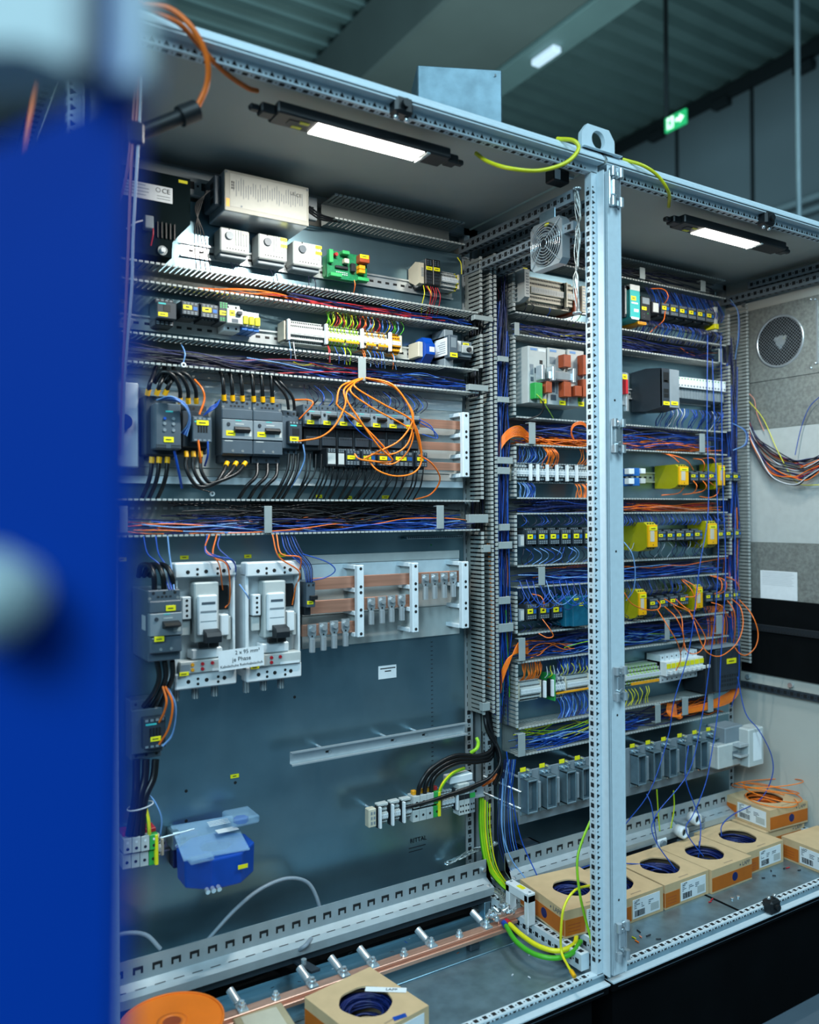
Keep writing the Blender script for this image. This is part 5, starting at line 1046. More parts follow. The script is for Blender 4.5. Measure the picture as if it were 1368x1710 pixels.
for i, px in enumerate(fx):
    w_ = X(px+23.5-i*.35, 1330, YC-.03)-X(px, 1330, YC-.03); xx = X(px+11, 1330, YC-.03)
    lb = '%s square metal connector frame %s' % ((ORD[i] if i < 4 else ORD[i-4]), 'left of the post' if i < 4 else 'right of the post')
    o = Vector((xx, YC, (zf0+zf1)/2))
    if proto is None:
        proto = t = thing('connector_housing', lb, 'connector', o, 'square metal connector frames'); h_ = (zf1-zf0)/2; w = .019
        b = MB()
        for x0, z0, x1, z1_ in ((-w, -h_, -w+.004, h_), (w-.004, -h_, w, h_), (-w, -h_, w, -h_+.005), (-w, h_-.005, w, h_)): b.box(x0, -.034, z0, x1, -.001, z1_, 'zinc_dull', .001)
        b.box(-w-.003, -.004, -h_-.012, w+.003, -.0005, -h_, 'zinc_dull', .001); b.box(-w-.003, -.004, h_, w+.003, -.0005, h_+.012, 'zinc_dull', .001); b.build('housing', t)
        b = MB(); b.box(-w+.0045, -.012, -h_+.0055, w-.0045, -.0005, h_-.0055, 'mgrey', 0); b.build('insert', t)
        for s in (-1, 1): b = MB(); b.cyl((s*.008, -.004, h_+.006), (s*.008, -.010, h_+.006), .004, 'chrome', n=8); b.build('screw', t)
        b = MB(); b.cyl((.0, -.004, -h_-.006), (.0, -.009, -h_-.006), .004, 'chrome', n=8); b.build('screw', t)
        b = MB(); b.box(-.020, -.002, h_+.018, .0, -.0004, h_+.030, 'tagyel', 0); b.build('label_tag', t)
        b = MB(); b.cyl((.006, -.0005, h_+.022), (.006, -.016, h_+.022), .0045, 'chrome', n=10); b.build('ground_stud', t)
        b = MB(); b.box(w+.003, -.03, -h_*.8, w+.016, -.001, h_*.8, 'brownred' if 0 else 'mgrey', .002); b.build('locking_lever', t)
    else: copy_thing(proto, o, lb)
device('connector_hood', 'grey ribbed connector hood plugged at right of the frames', 'connector', (X(1200, 1260, .36), X(1238, 1260, .36), at(1200, 1286, .36).z, at(1200, 1247, .36).z), .36, [('body', [('b', 0, 0, 1, 1, 0, 1, 'lgrey', .003)]+[('b', .02+.1*i, -.01, .05+.1*i, 1.01, .15, .85, 'mgrey', 0) for i in range(9)]), ('emblem', [('q', .6, .3, .85, .65, 0, 'mgrey')])], Yb=YC-.002)
device('hood_bracket', 'pale open connector housing with clear label at far right', 'connector', (X(1248, 1240, .33), X(1276, 1240, .33), at(1248, 1284, .33).z, at(1248, 1216, .33).z), .33, [('body', [('b', -.7, .0, .35, 1, .35, 1, 'mgrey', .003), ('b', .1, .0, 1, .95, 0, .5, 'lgrey', .004), ('b', -.4, .3, .1, .36, .0, .4, 'steel', .001), ('b', -.4, .55, .1, .61, .0, .4, 'steel', .001)]), ('label', [('q', .35, .15, .85, .85, 0, 'paper')])], Yb=.44)
# loose things low behind the cartons
for i, (px, py_) in enumerate(((862, 1322), (862, 1350))):
    p = at(px, py_, .43); b = MB(); b.cyl((p.x-.05, PY, p.z+.03), (p.x+.01, .42, p.z), .0035, 'steel', n=8); tag(b.build('tie_rod'), ['upper slanting steel rod left of connector plate', 'lower slanting steel rod left of connector plate'][i], 'rod')
# ------------------------------------------------------------------ floor of the cabinets
def cross_rail(label, X0, X1):
    o = Vector(((X0+X1)/2, .41, .33)); t = thing('cross_rail', label, 'rail', o, 'long punched rails before the plates')
    b = MB(o); pl = [(.42, .371), (.422, .371), (.422, .322), (.402, .312), (.384, .306), (.384, .286), (.388, .286), (.388, .302), (.404, .309), (.42, .320)]
    b.prism(pl, lambda u, v, k: (k, u, v), X0, X1, 'galv'); x = X0+.03
    b.box(X0, .400, .262, X1, .424, .290, 'dgrey2', .001)
    while x < X1-.02:
        for bx in ((x, .345, x+.022, .352), (x, .336, x+.005, .346), (x+.017, .336, x+.022, .346)): b.box(bx[0], .4196, bx[1], bx[2], .42, bx[3], 'hole')
        b.add([(x, .4025, .3128), (x+.024, .4025, .3128), (x+.024, .4005, .3119), (x, .4005, .3119)], [(0, 1, 2, 3)], 'hole'); x += .042
    b.build('profile', t)
    for xx in (X0+.012, X1-.012):
        b = MB(o); b.cyl((xx, .400, .305), (xx, .392, .301), .009, 'chrome', n=6); b.cyl((xx, .4195, .345), (xx, .412, .345), .006, 'chrome', n=8); b.build('bolt', t)
        b = MB(o); b.box(xx-.01, .40, .2155, xx+.01, .43, .262, 'zinc_dull', .001); b.build('foot', t)
cross_rail('long bright punched rail across the floor of middle cabinet', -1.14, -.055); cross_rail('long bright punched rail behind the row of cartons', .012, 1.10)
b = MB(); b.box(-1.14, .43, .2152, -.07, .50, .2185, 'blackm'); tag(b.build('cable_entry'), 'black cable entry slot behind the copper earth bar', 'cable entry')
b = MB(); b.box(.06, .40, .2152, 1.1, .50, .2185, 'blackm'); tag(b.build('cable_entry'), 'black cable entry slot behind the cartons', 'cable entry')
b = MB(); b.box(-1.14, .255, .2155, -.075, .425, .2185, 'zinc', .001); b.box(-1.14, .421, .2187, -.075, .425, .225, 'zinc', 0); tag(b.build('gland_plate'), 'narrow zinc gland plate beneath the copper earth bar', 'plate')
b = MB(); b.box(.555, .03, .2152, .563, .5, .2162, 'blackm'); tag(b.build('floor_seam'), 'dark seam between the floor sheets before the cartons', 'seam')
for i, px in enumerate(((1223, 1501), (1233, 1498))):
    p = atz(px[0], px[1], .216); b = MB(p); b.cyl(p, p+Vector((0, 0, .003)), .005, 'chrome', n=8); ob = b.build('floor_screw'); ob.location = p; tag(ob, ['bright floor screw left of the dark seam', 'bright floor screw right of the dark seam'][i], 'screw')
# earth bar
t = thing('earth_bar', 'long copper earth bar across the middle cabinet floor', 'busbar', (-.4, .29, .26)); o = t.location
b = MB(o); b.box(-1.0, .276, .253, -.06, .302, .262, 'copper', .001); b.build('bar', t)
b = MB(o); b.box(-.99, .268, .244, -.075, .2755, .254, 'copper', .0008); b.build('lower_bar', t)
b = MB(o); b.box(-.12, .283, .2625, .03, .303, .276, 'copper', .001); b.build('end_bar', t)
for x_ in (-.9, -.55, -.20): b = MB(o); b.box(x_-.015, .278, .2186, x_+.015, .30, .2525, 'dgrey2', .002); b.build('insulator', t)
proto = None
for i, (x_, kind) in enumerate(((-.825, 1), (-.746, 0), (-.656, 1), (-.574, 1), (-.496, 1), (-.409, 0), (-.328, 1), (-.242, 0), (-.155, 1))):
    n_ = [k for k in range(9)].index(i)
    if kind:
        lb = '%s cable lug counted from the left on the copper earth bar' % ORD[(0, 0, 1, 2, 3, 3, 4, 4, 5)[i]]
        if proto is None:
            proto = t = thing('earth_lug', lb, 'cable lug', (x_, .289, .2625), 'cable lugs on the earth bar')
            b = MB(); b.prism([(-.011, -.012), (.011, -.012), (.011, .012), (.006, .024), (-.006, .024), (-.011, .012)], lambda u, v, k: (u, v, k), 0, .004, 'steel'); b.cyl((-.002, .020, .006), (-.010, .050, .022), .0092, 'steel', n=14, m2='hole'); b.build('lug', t)
            b = MB(); b.cyl((0, 0, .004), (0, 0, .0055), .0105, 'chrome', n=16); b.cyl((0, 0, .0055), (0, 0, .013), .0085, 'steel', n=6); b.cyl((0, 0, .013), (0, 0, .020), .005, 'chrome', n=8); b.build('bolt', t)
        else: copy_thing(proto, (x_, .289, .2625), lb)
    else:
        b = MB(); b.cyl((0, 0, 0), (0, 0, .002), .0105, 'chrome', n=16); b.cyl((0, 0, .002), (0, 0, .010), .0085, 'steel', n=6); b.cyl((0, 0, .010), (0, 0, .016), .005, 'chrome', n=8)
        ob = b.build('hex_bolt'); ob.location = (x_, .289, .2624); tag(ob, ['single hex bolt on the earth bar left of foreground carton', 'single hex bolt on the earth bar beside its middle joint', 'single hex bolt near the right end of earth bar'][(1, 5, 7).index(i)], 'bolt', 'hex bolts on the earth bar')
# white bar holder
t = thing('bar_holder', 'white plastic arch holding the end of copper bar', 'busbar holder', (-.03, .25, .266)); o = t.location
p = atz(880, 1556, .268); hx, hy = -.055, .255
b = MB(o)
for y0 in (.225, .302): b.box(hx-.013, y0, .2655, hx+.013, y0+.017, .345, 'white', .002)
b.box(hx-.013, .225, .325, hx+.013, .319, .350, 'white', .002); b.build('arch', t)
b = MB(o); b.box(hx-.007, .255, .3501, hx+.007, .28, .3508, 'tagyel'); b.build('label_tag', t)
for y0 in (.233, .31): b = MB(o); b.cyl((hx, y0, .3501), (hx, y0, .3506), .004, 'mgrey', n=8); b.build('screw', t)
# bracket with lug by the grey cable
p = atz(520, 1625, .25); t = thing('cable_bracket', 'dark steel bracket crossing the earth bar beside the grey cable', 'bracket', p); b = MB(p)
b.prism([(-.012, -.05), (.012, -.05), (.010, .10), (-.010, .10)], lambda u, v, k: (p.x-.015+u-v*.25, p.y+.02+v, k), .266, .272, 'dgrey2'); b.build('arm', t)
for s in (-.02, .03): b = MB(p); b.cyl((p.x-.02-s*.25, p.y+.03+s, .272), (p.x-.02-s*.25, p.y+.03+s, .283), .007, 'chrome', n=8); b.build('bolt', t)
# loose bundle of hardware at the corner
t = thing('screw_cluster', 'cluster of bright screws and washers at end of the earth bar', 'screws', (-.105, .30, .262), None); o = t.location; Rq = random.Random(4)
for i in range(14):
    x_, y_ = -.14+.075*Rq.random(), .282+.045*Rq.random(); z_ = .2625+.022*Rq.random(); d = Vector((Rq.uniform(-1, 1), Rq.uniform(-1, 1), Rq.uniform(.0, .6))).normalized()
    b = MB(o); c = Vector((x_, y_, z_+.006)); b.cyl(c, c+d*.006, .0075, 'chrome', n=6); b.cyl(c+d*.006, c+d*.018, .004, 'steel', n=7); b.build('screw', t)
# ------------------------------------------------------------------ cartons
def carton(label, loc, rz, brand='-y', coil='navy', tilt=0, w=.195, d=.2, h=.07, hr=.058, coil_r=.0026, open_=True, hole_dx=0.0):
    t = thing('cable_carton', label, 'box', loc, 'cardboard cable cartons', (tilt, 0, rz)); x, y = w/2, d/2
    b = MB(); n = 32; sq, ci = [], []
    for i in range(n):
        a = 2*math.pi*(i+.5)/n; ca, sa = math.cos(a), math.sin(a); k = min(x/abs(ca) if ca else 9, y/abs(sa) if sa else 9)
        sq.append((ca*k, sa*k, h)); jr = 1+.03*math.sin(3*a)+.02*math.sin(7*a); ci.append((ca*hr*jr+hole_dx, sa*hr*jr, h))
    cs = [(-x, -y, h), (x, -y, h), (x, y, h), (-x, y, h)]
    if open_:
        V = sq+ci+[(p[0], p[1], h-.004) for p in ci]
        b.add(V, [(i, (i+1) % n, n+(i+1) % n, n+i) for i in range(n)]+[(n+i, n+(i+1) % n, 2*n+(i+1) % n, 2*n+i) for i in range(n)], 'card')
        for c_ in cs: # close the corners left by the fan of quads
            k = min(range(n), key=lambda i: (sq[i][0]-c_[0])**2+(sq[i][1]-c_[1])**2); kk = [(k-1) % n, (k+1) % n]; k2 = min(kk, key=lambda i: (sq[i][0]-c_[0])**2+(sq[i][1]-c_[1])**2); b.add([c_, sq[k], sq[k2]], [(0, 1, 2)], 'card')
    else: b.add(cs, [(0, 1, 2, 3)], 'card')
    B4 = [(-x, -y, 0), (x, -y, 0), (x, y, 0), (-x, y, 0)]
    b.add(B4+cs, [(3, 2, 1, 0), (0, 1, 5, 4), (1, 2, 6, 5), (2, 3, 7, 6), (3, 0, 4, 7)], 'card')
    if open_: b.add([(p[0]*.98, p[1]*.98, .003) for p in B4]+[(p[0]*.98, p[1]*.98, h-.005) for p in cs], [(0, 1, 2, 3), (0, 1, 5, 4), (1, 2, 6, 5), (2, 3, 7, 6), (3, 0, 4, 7)], 'cardin')
    b.box(-.02, -y+.012, h, .02, -y+.016, h+.0004, 'cardin', 0); b.build('carton', t, fix=False)
    def side(face):  # returns a mapping from (u along the face, v up, out) to local xyz
        return {'-y': lambda u, v, q: (u, -y-q, v), '-x': lambda u, v, q: (-x-q, -u, v), 'x': lambda u, v, q: (x+q, u, v)}[face]
    oth = {'-y': '-x', '-x': '-y'}[brand]
    def fq(b, f, u0, v0, u1, v1, m, q=.0005):
        b.add([f(u0, v0, q), f(u1, v0, q), f(u1, v1, q), f(u0, v1, q), f(u0, v0, 0), f(u1, v0, 0), f(u1, v1, 0), f(u0, v1, 0)], [(0, 1, 2, 3), (0, 4, 5, 1), (1, 5, 6, 2), (2, 6, 7, 3), (3, 7, 4, 0)], m)
    f = side(brand); L = (x if brand == '-y' else y); b = MB(); fq(b, f, -L*.99, h*.08, L*.99, h*.66, 'cardor'); b.build('orange_band', t)
    b = MB(); c = Vector(f(.012, h*.40, .0005)); dr = Vector(f(0, 0, 1))-Vector(f(0, 0, 0)); b.cyl(c, c+dr*.0005, .013, 'navy', n=18); b.build('finger_hole', t, 'dark round finger hole')
    text('▪ LAPP', 'brand_lettering', t, f(L*.62, h*.82, .0006), .017, 'dgrey', (math.pi/2, 0, 0 if brand == '-y' else -math.pi/2))
    f = side(oth); L = (x if oth == '-y' else y); b = MB(); fq(b, f, -L*.99, h*.08, -L*.35, h*.66, 'cardor'); fq(b, f, -L*.9, h*.2, -L*.5, h*.22, 'brownred', .0007); fq(b, f, -L*.9, h*.32, -L*.5, h*.34, 'brownred', .0007); fq(b, f, -L*.9, h*.44, -L*.5, h*.46, 'brownred', .0007); b.build('orange_band', t)
    b = MB(); fq(b, f, -L*.30, h*.12, L*.85, h*.86, 'paper', .0008); rq = random.Random(int(loc[0]*1000))
    for i in range(16):
        u = -L*.22+i*L*.022*1.2; fq(b, f, u, h*.18, u+L*.012*(1+rq.random()), h*.42, 'ink', .001)
    for i in range(10): fq(b, f, -L*.24+(i % 3)*L*.3, h*(.50+.07*(i//3)), -L*.24+(i % 3)*L*.3+L*.24*rq.random(), h*(.53+.07*(i//3)), 'dgrey', .001)
    fq(b, f, L*.45, h*.2, L*.8, h*.5, 'lgrey', .001); b.build('shipping_label', t, 'white shipping label')
    text('LAPP', 'label_lettering', t, f(-L*.12, h*.79, .0011), .009, 'ink', (math.pi/2, 0, 0 if oth == '-y' else -math.pi/2))
    if open_:
        b = MB(); rr = random.Random(int(loc[0]*977))
        for k in range(26):
            r_ = rr.uniform(.030, .082); z = rr.uniform(.012, h*.74); a0 = rr.uniform(0, 6.28)
            b.tube([(r_*math.cos(a0+j*.5236)*(1+.03*rr.random()), r_*math.sin(a0+j*.5236)*(1+.03*rr.random()), z+.004*rr.random()) for j in range(13)], coil_r, coil, 5, 2)
        b.cyl((0, 0, .004), (0, 0, .02), .03, 'cardin', n=20); tag(b.build('wire_coil', t), kind=None, label=('blue' if coil != 'worange' else 'orange')+' wire coil')
    return t
carton('open kraft carton of blue wire in front on middle floor', (-.60, .136, .2155), rad(9), '-x', 'navy', w=.183, d=.204, hr=.058)
ct = bpy.data.objects['cable_carton']
b = MB(); b.add([(.02, .03, .0712), (.085, -.035, .0712), (.098, -.022, .0712), (.033, .043, .0712)], [(0, 1, 2, 3)], 'paper'); b.build('paper_flap', ct); text('LAPP', 'flap_lettering', ct, (.068, -.005, .0718), .012, 'ink', (0, 0, rad(-45)))
b = MB(); b.add([(.0, -.096, .0712), (.03, -.102, .0712), (.035, -.090, .0712), (.005, -.083, .0712)], [(0, 1, 2, 3)], 'wblue'); b.build('blue_sticker', ct)
carton('open carton of blue wire leaning on the side rails', (.078, .217, .2665), rad(-6.7), '-x', 'navy', hr=.05, d=.205)
for i, (x_, y_, br, l) in enumerate(((.283, .266, '-x', 'open carton of blue wire, first right of the shared post'), (.480, .266, '-x', 'open carton of blue wire, second right of shared post'), (.673, .258, '-y', 'open carton with orange front and finger hole, third in row'), (.868, .282, '-x', 'open carton of blue wire, last in the row of four'))):
    carton(l, (x_, y_, .2155), rad(.4), br, 'navy', w=.190)
carton('closed carton with white label against the side wall', (1.075, .105, .2155), rad(-3), '-y', open_=False, w=.185, d=.19)
carton('lower carton of the two stacked in the back corner', (1.075, .348, .2155), rad(-3), '-y', open_=False, w=.2, d=.205)
carton('open carton of orange wire on top of the corner stack', (1.088, .338, .2865), rad(-4), '-y', 'worange', w=.19, d=.2, hr=.062)
# spool, tan box
p = atz(287, 1708, .33); t = thing('cable_spool', 'orange cable spool on the cabinet floor in front', 'spool', (p.x, p.y, .2155))
b = MB(); b.cyl((0, 0, .112), (0, 0, .1165), .103, 'reel', n=56); b.pipe((0, 0, .1165), (0, 0, .1175), .030, .018, 'reel', 28); b.pipe((0, 0, .1165), (0, 0, .1185), .103, .099, 'reel', 56); b.build('top_flange', t)
b = MB(); b.cyl((0, 0, .1166), (0, 0, .1170), .018, 'brownred', n=20); b.build('hub_hole', t)
b = MB(); b.cyl((0, 0, .006), (0, 0, .112), .075, 'worange', n=40); b.build('wound_wire', t); b = MB(); b.cyl((0, 0, 0), (0, 0, .006), .103, 'reel', n=48); b.build('bottom_flange', t)
p = atz(430, 1700, .255); t = thing('parts_box', 'translucent tan plastic parts box beside the orange spool', 'box', (p.x+.006, p.y-.02, .2155), None, (0, 0, rad(-4)))
b = MB(); b.box(-.055, -.06, 0, .055, .05, .036, 'tanplastic', .004); b.build('tray', t); b = MB(); b.box(-.057, -.062, .0365, .057, .052, .042, 'tanplastic', .003); b.box(-.04, -.045, .042, .04, .035, .0425, 'beige', 0); b.build('lid', t)
# things behind the cartons
p = Vector((.76, .40, .2155)); t = thing('hood_pile', 'stack of ribbed grey connector covers behind the cartons', 'covers', p)
for i in range(6): b = MB(); b.box(-.05+.002*i, -.022, .0+.019*i, .06+.002*i, .022, .017+.019*i, 'mgrey', .002); b.build('cover', t)
for i, (px, py_) in enumerate(((1158, 1366), (1136, 1388))):
    c = at(px, py_, .372-.01*i); t = thing('cable_gland', ['white cable gland ring, upper one by the grey covers', 'white cable gland ring, lower one by the grey covers'][i], 'cable gland', c); b = MB(); b.pipe((0, -.02, 0), (0, .012, 0), .019, .012, 'white', 20); b.build('ring', t); b = MB(); b.cyl((0, -.012, 0), (0, .010, 0), .0115, 'dgrey3', n=16); b.build('bore', t)
t = thing('parts_bag', 'clear plastic bag with red parts behind the leaning carton', 'bag', (.17, .40, .2155))
b = MB(); V = []; n1, n2 = 9, 7; rq = random.Random(3)
for s in (0, 1):
    for j in range(n2):
        for i in range(n1):
            u, v = i/(n1-1), j/(n2-1); th = math.sin(math.pi*u)*math.sin(math.pi*v)*(.022+.012*rq.random()); V.append((-.07+.14*u+.006*rq.random(), -.045+.09*v, .012+.05*v+(th if s else -th*.3)))
F1 = [(j*n1+i, j*n1+i+1, (j+1)*n1+i+1, (j+1)*n1+i) for j in range(n2-1) for i in range(n1-1)]; b.add(V, F1+[tuple(k+n1*n2 for k in f) for f in F1], 'clearp', True); b.build('film', t)
for k in range(3): b = MB(); b.tube([(-.03+.03*k, -.03, .035), (-.025+.03*k, .0, .058), (-.04+.03*k, .03, .07)], .006, 'redp', 7, 4); b.build('red_part', t)
b = MB()
for k in range(7): b.tube([(.035*math.cos(j*.5236)*(1+.04*k/7), .004*k-.012, .045+.035*math.sin(j*.5236)*(1+.03*math.sin(k))) for j in range(13)], .0022, 'wgrey', 5, 2)
ob = b.build('cable_ring'); ob.location = (.215, .455, .24); tag(ob, 'coil of grey cable behind the punched rail near the post', 'cable')
device('module_housing', 'dark open module frame lying behind the punched rail', 'frame', (.10, .17, .30, .36), .45, [('body', [('b', 0, 0, .12, 1, 0, 1, 'dgrey3', .001), ('b', .88, 0, 1, 1, 0, 1, 'dgrey3', .001), ('b', 0, .9, 1, 1, 0, 1, 'dgrey2', .001), ('b', 0, 0, 1, .1, 0, 1, 'dgrey2', .001)])], Yb=.50)
p = at(1100, 1405, .40); t = thing('white_clamp', 'white cable clamp with grey foot behind second carton', 'clamp', p); b = MB(p); b.box(p.x-.03, .38, p.z-.03, p.x+.02, .42, p.z+.015, 'white', .004); b.build('body', t); b = MB(p); b.cyl((p.x-.005, .38, p.z), (p.x-.005, .372, p.z), .012, 'mgrey', n=14); b.build('screw_cap', t)
# braided straps
def braid(label, pts, r, n, sp, seed):
    rq = random.Random(seed); t = thing('braided_strap', label, 'strap', pts[0]); b = MB(pts[0])
    for k in range(n):
        ph = rq.uniform(0, 6.28); P = catmull(pts, 6); L = len(P); out = []
        for i, p in enumerate(P):
            d = (P[min(i+1, L-1)]-P[max(0, i-1)]).normalized(); u = d.cross(Vector((0, 0, 1))).normalized(); v = d.cross(u)
            out.append(p+u*(sp*math.sin(ph+i*.55))+v*(r*1.6*math.cos(ph*1.7+i*.55)))
        b.tube(out, r, 'braid', 5, 2)
    b.build('braid', t)
    for e in (0, -1):
        p = Vector(pts[e]); b = MB(pts[0]); b.pipe(p+Vector((0, 0, -.002)), p+Vector((0, 0, .002)), .011, .005, 'chrome', 14); b.build('eyelet', t)
braid('braided earth strap at the foot of the rear strip', [at(748, 1442, .50), at(775, 1428, .48), at(800, 1418, .47), at(826, 1408, .47)], .0016, 12, .012, 1)
braid('braided earth strap beside the white bar holder', [(-.085, .50, .275), (-.06, .44, .285), (-.045, .37, .29), (-.07, .315, .282)], .0016, 12, .011, 2)
pz = [at(989, y, .035) for y in (318, 380, 450, 524)]
braid('braided earth strap hanging along the front post', [Vector((-.045, .048, q.z)) + Vector((.006*math.sin(i*2), 0, 0)) for i, q in enumerate(pz)], .0013, 9, .008, 5)
b = MB((-.045, .05, 1.85)); 
# offcuts on the floor
rq = random.Random(11)
off = [(620, 1620, 'wblue'), (655, 1590, 'ink'), (678, 1574, 'wblue'), (702, 1583, 'wblue'), (770, 1578, 'worange'), (765, 1592, 'worange'), (585, 1592, 'ink'), (683, 1568, 'wwhite'), (725, 1598, 'wblue'), (840, 1555, 'wblue'), (856, 1628, 'wwhite'), (884, 1632, 'wwhite'), (884, 1594, 'wwhite'), (1050, 1553, 'ink'), (1067, 1555, 'ink'), (1059, 1566, 'wyel'), (1064, 1572, 'worange'), (1070, 1564, 'pinkish'), (1083, 1562, 'ink'), (1100, 1568, 'ink'), (1250, 1528, 'wblue'), (1288, 1454, 'ink'), (1293, 1462, 'ink'), (1275, 1466, 'ink'), (1316, 1449, 'redp'), (1310, 1450, 'ink'), (1335, 1453, 'ink'), (1186, 1506, 'redp'), (1189, 1502, 'redp'), (500, 1640, 'ink'), (455, 1650, 'ink'), (558, 1618, 'wwhite'), (598, 1640, 'wblue')]
cn = {'wblue': 'blue', 'ink': 'dark blue', 'worange': 'orange', 'wwhite': 'pale', 'wyel': 'yellow', 'pinkish': 'pink', 'redp': 'red'}
for x_, y_, m in off:
    z = .2045 if y_ > 1524 and x_ == 1250 else .2172; p = atz(x_, y_, z); a = rq.uniform(0, 3.14); L = rq.uniform(.003, .008); b = MB(); b.cyl((-L, 0, 0), (L, 0, 0), .0019, m, n=7); ob = b.build('wire_offcut'); ob.location = p; ob.rotation_euler = (0, 0, a)
    tag(ob, 'tiny %s wire offcut lying on the floor of the %s cabinet' % (cn[m], 'middle' if x_ < 1000 else 'eastern'), 'offcut', 'tiny wire offcuts on the floor')
# ------------------------------------------------------------------ wires
def wp(*a): return [at(*p) if len(p) == 3 else Vector(p[:3]) for p in a]
def wire(label, pts, r, m, group=None, name='wire', cat='wire', m2=None, n=6, k=6):
    b = MB(pts[0]); b.tube(pts, r, m, n, k, m2); ob = b.build(name); ob.location = pts[0]; return tag(ob, label, cat, group)
rw = random.Random(21)
def jig(a): return rw.uniform(-a, a)
# -- bundles lying in the ducts: nobody could count them
def duct_fill(label, X0, X1, zt, zb, spec, r=.0013, low=.0, drop=None):
    b = MB()
    for m, n, xa, xb, za, zc in spec:      # colour, count, x range, height range (fractions)
        for k in range(n):
            L = (xb-xa)*(X1-X0); s = X0+xa*(X1-X0)+rw.random()*L*.25; e = X0+xb*(X1-X0)-rw.random()*L*.2
            if e-s < .06: e = s+.06
            nn = max(4, int((e-s)/.075)); z0 = zb+.004+(zt-zb-.010)*rw.uniform(za, zc); y0 = rw.uniform(YF+.012, PY-.008); ph = rw.random()*6; pts = []
            for i in range(nn+1):
                f = i/nn; pts.append((s+(e-s)*f, min(PY-.005, max(YF+.006, y0+.012*math.sin(ph+f*5)+jig(.006))), min(zt-.004, max(zb+.0035, z0+(zt-zb)*.16*math.sin(ph*2+f*6)+jig((zt-zb)*.07)))))
            b.tube(pts, r*rw.uniform(.85, 1.2), m, 5, 4)
    return tag(b.build('duct_wiring'), label, 'wiring', None, 'stuff')
D = [(-1.14, -.05, d[1], d[2]) if 0 else d for d in DW]
duct_fill('loose red and navy wires inside the thermostat duct', -1.14, -.045, 1.917, 1.873, [('wred', 9, .35, .92, .1, .5), ('worange', 7, .25, .6, .1, .45), ('navy', 16, .45, 1, .1, .6), ('wdark', 10, .3, 1, .1, .7), ('wyel', 2, .15, .6, .1, .5), ('wblue', 7, .7, 1.0, .1, .5)])
duct_fill('loose blue and dark wires inside the duct over the starters', -1.14, -.045, 1.754, 1.689, [('wdark', 22, 0, .9, .1, .6), ('navy', 22, .1, 1, .05, .5), ('wblue', 18, .5, 1.0, .05, .45), ('wlblue', 6, .3, 1, .1, .5), ('wred', 5, .3, .8, .1, .6), ('wyel', 2, .45, .6, .3, .8)])
duct_fill('loose black, blue and orange wires inside the wide breaker duct', -1.14, -.045, 1.381, 1.299, [('wblack', 30, .32, .85, .15, .85), ('wblack', 16, .2, 1, .4, .9), ('wblue', 22, .15, 1, .03, .32), ('wlblue', 12, .1, 1.0, .05, .3), ('navy', 16, .1, 1, .05, .4), ('worange', 7, .03, .7, .06, .3), ('worange', 3, .5, 1, .2, .5)], .0015)
for i, sp in enumerate(([('wdark', 14, 0, 1, .1, .8)], [('navy', 20, 0, 1, .1, .7), ('wblue', 10, .0, .45, .1, .6), ('wdark', 14, .3, 1, .1, .8), ('worange', 2, .75, 1, .3, .6), ('wyel', 2, .1, .5, .2, .6)],
                        [('worange', 24, 0, .55, .02, .3), ('orange', 12, 0, .9, .02, .25), ('wblue', 22, 0, 1, .1, .8), ('navy', 18, .0, 1, .2, .9), ('worange', 10, .4, 1, .05, .5), ('wwhite', 3, .2, .8, .2, .8)],
                        [('navy', 24, 0, .6, .1, .9), ('wblue', 8, 0, .5, .1, .9), ('worange', 12, .35, 1, .1, .6), ('wred', 8, .3, 1, .1, .6), ('pinkish', 4, .4, 1, .1, .4)],
                        [('navy', 20, 0, 1, .1, .9), ('wblue', 24, 0, 1, .03, .5), ('worange', 5, 0, 1, .1, .9), ('wlblue', 8, 0, 1, .05, .5)],
                        [('wblue', 30, 0, 1, .05, .6), ('navy', 20, 0, 1, .1, .9), ('wlblue', 8, .1, .8, .1, .5), ('worange', 9, 0, .25, .1, .5), ('wlime', 4, .15, .8, .2, .5)],
                        [('wblue', 34, .02, .6, .03, .5), ('wlblue', 10, .0, .6, .1, .5), ('wyel', 5, 0, .5, .3, .8), ('wlime', 4, 0, .45, .3, .8), ('navy', 14, .3, 1, .1, .6), ('worange', 16, .66, 1, .1, .7)])):
    duct_fill(['dark wires inside the duct under the eastern roof', 'navy wires inside the duct over the plug card modules', 'orange and blue wires inside the marker terminal duct', 'navy and red wires inside the low eastern duct', 'blue wires inside the duct between black relay rows', 'blue and orange wires inside the duct below safety relays', 'blue, yellow and orange wires inside the lowest eastern duct'][i], XE0, XE1, DE[i][1], DE[i][2], sp)
def vert_fill(label, x0, x1, za, zb, spec, ya=YF+.01, yb=PY-.006, r=.0013):
    b = MB()
    for m, n, fa, fb in spec:
        for k in range(n):
            s = za+(zb-za)*(fa+rw.random()*.1); e = za+(zb-za)*(fb-rw.random()*.1); nn = max(4, int(abs(e-s)/.08)); xx = rw.uniform(x0+.004, x1-.004); y0 = rw.uniform(ya, yb); ph = rw.random()*6
            b.tube([(min(x1-.002, max(x0+.002, xx+.008*math.sin(ph+i*.9)+jig(.004))), min(yb, max(ya, y0+.01*math.sin(ph*1.3+i*.7)+jig(.004))), s+(e-s)*i/nn) for i in range(nn+1)], r*rw.uniform(.85, 1.2), m, 5, 4)
    return tag(b.build('duct_wiring'), label, 'wiring', None, 'stuff')
vert_fill('blue wires running up the duct beside the shared post', .010, .076, .72, 2.06, [('navy', 34, 0, 1), ('wblue', 26, 0, .95), ('wdark', 16, .2, 1), ('wlblue', 8, 0, .8), ('worange', 6, .1, .5), ('wgreen', 4, .0, .3), ('wred', 3, .6, 1)])
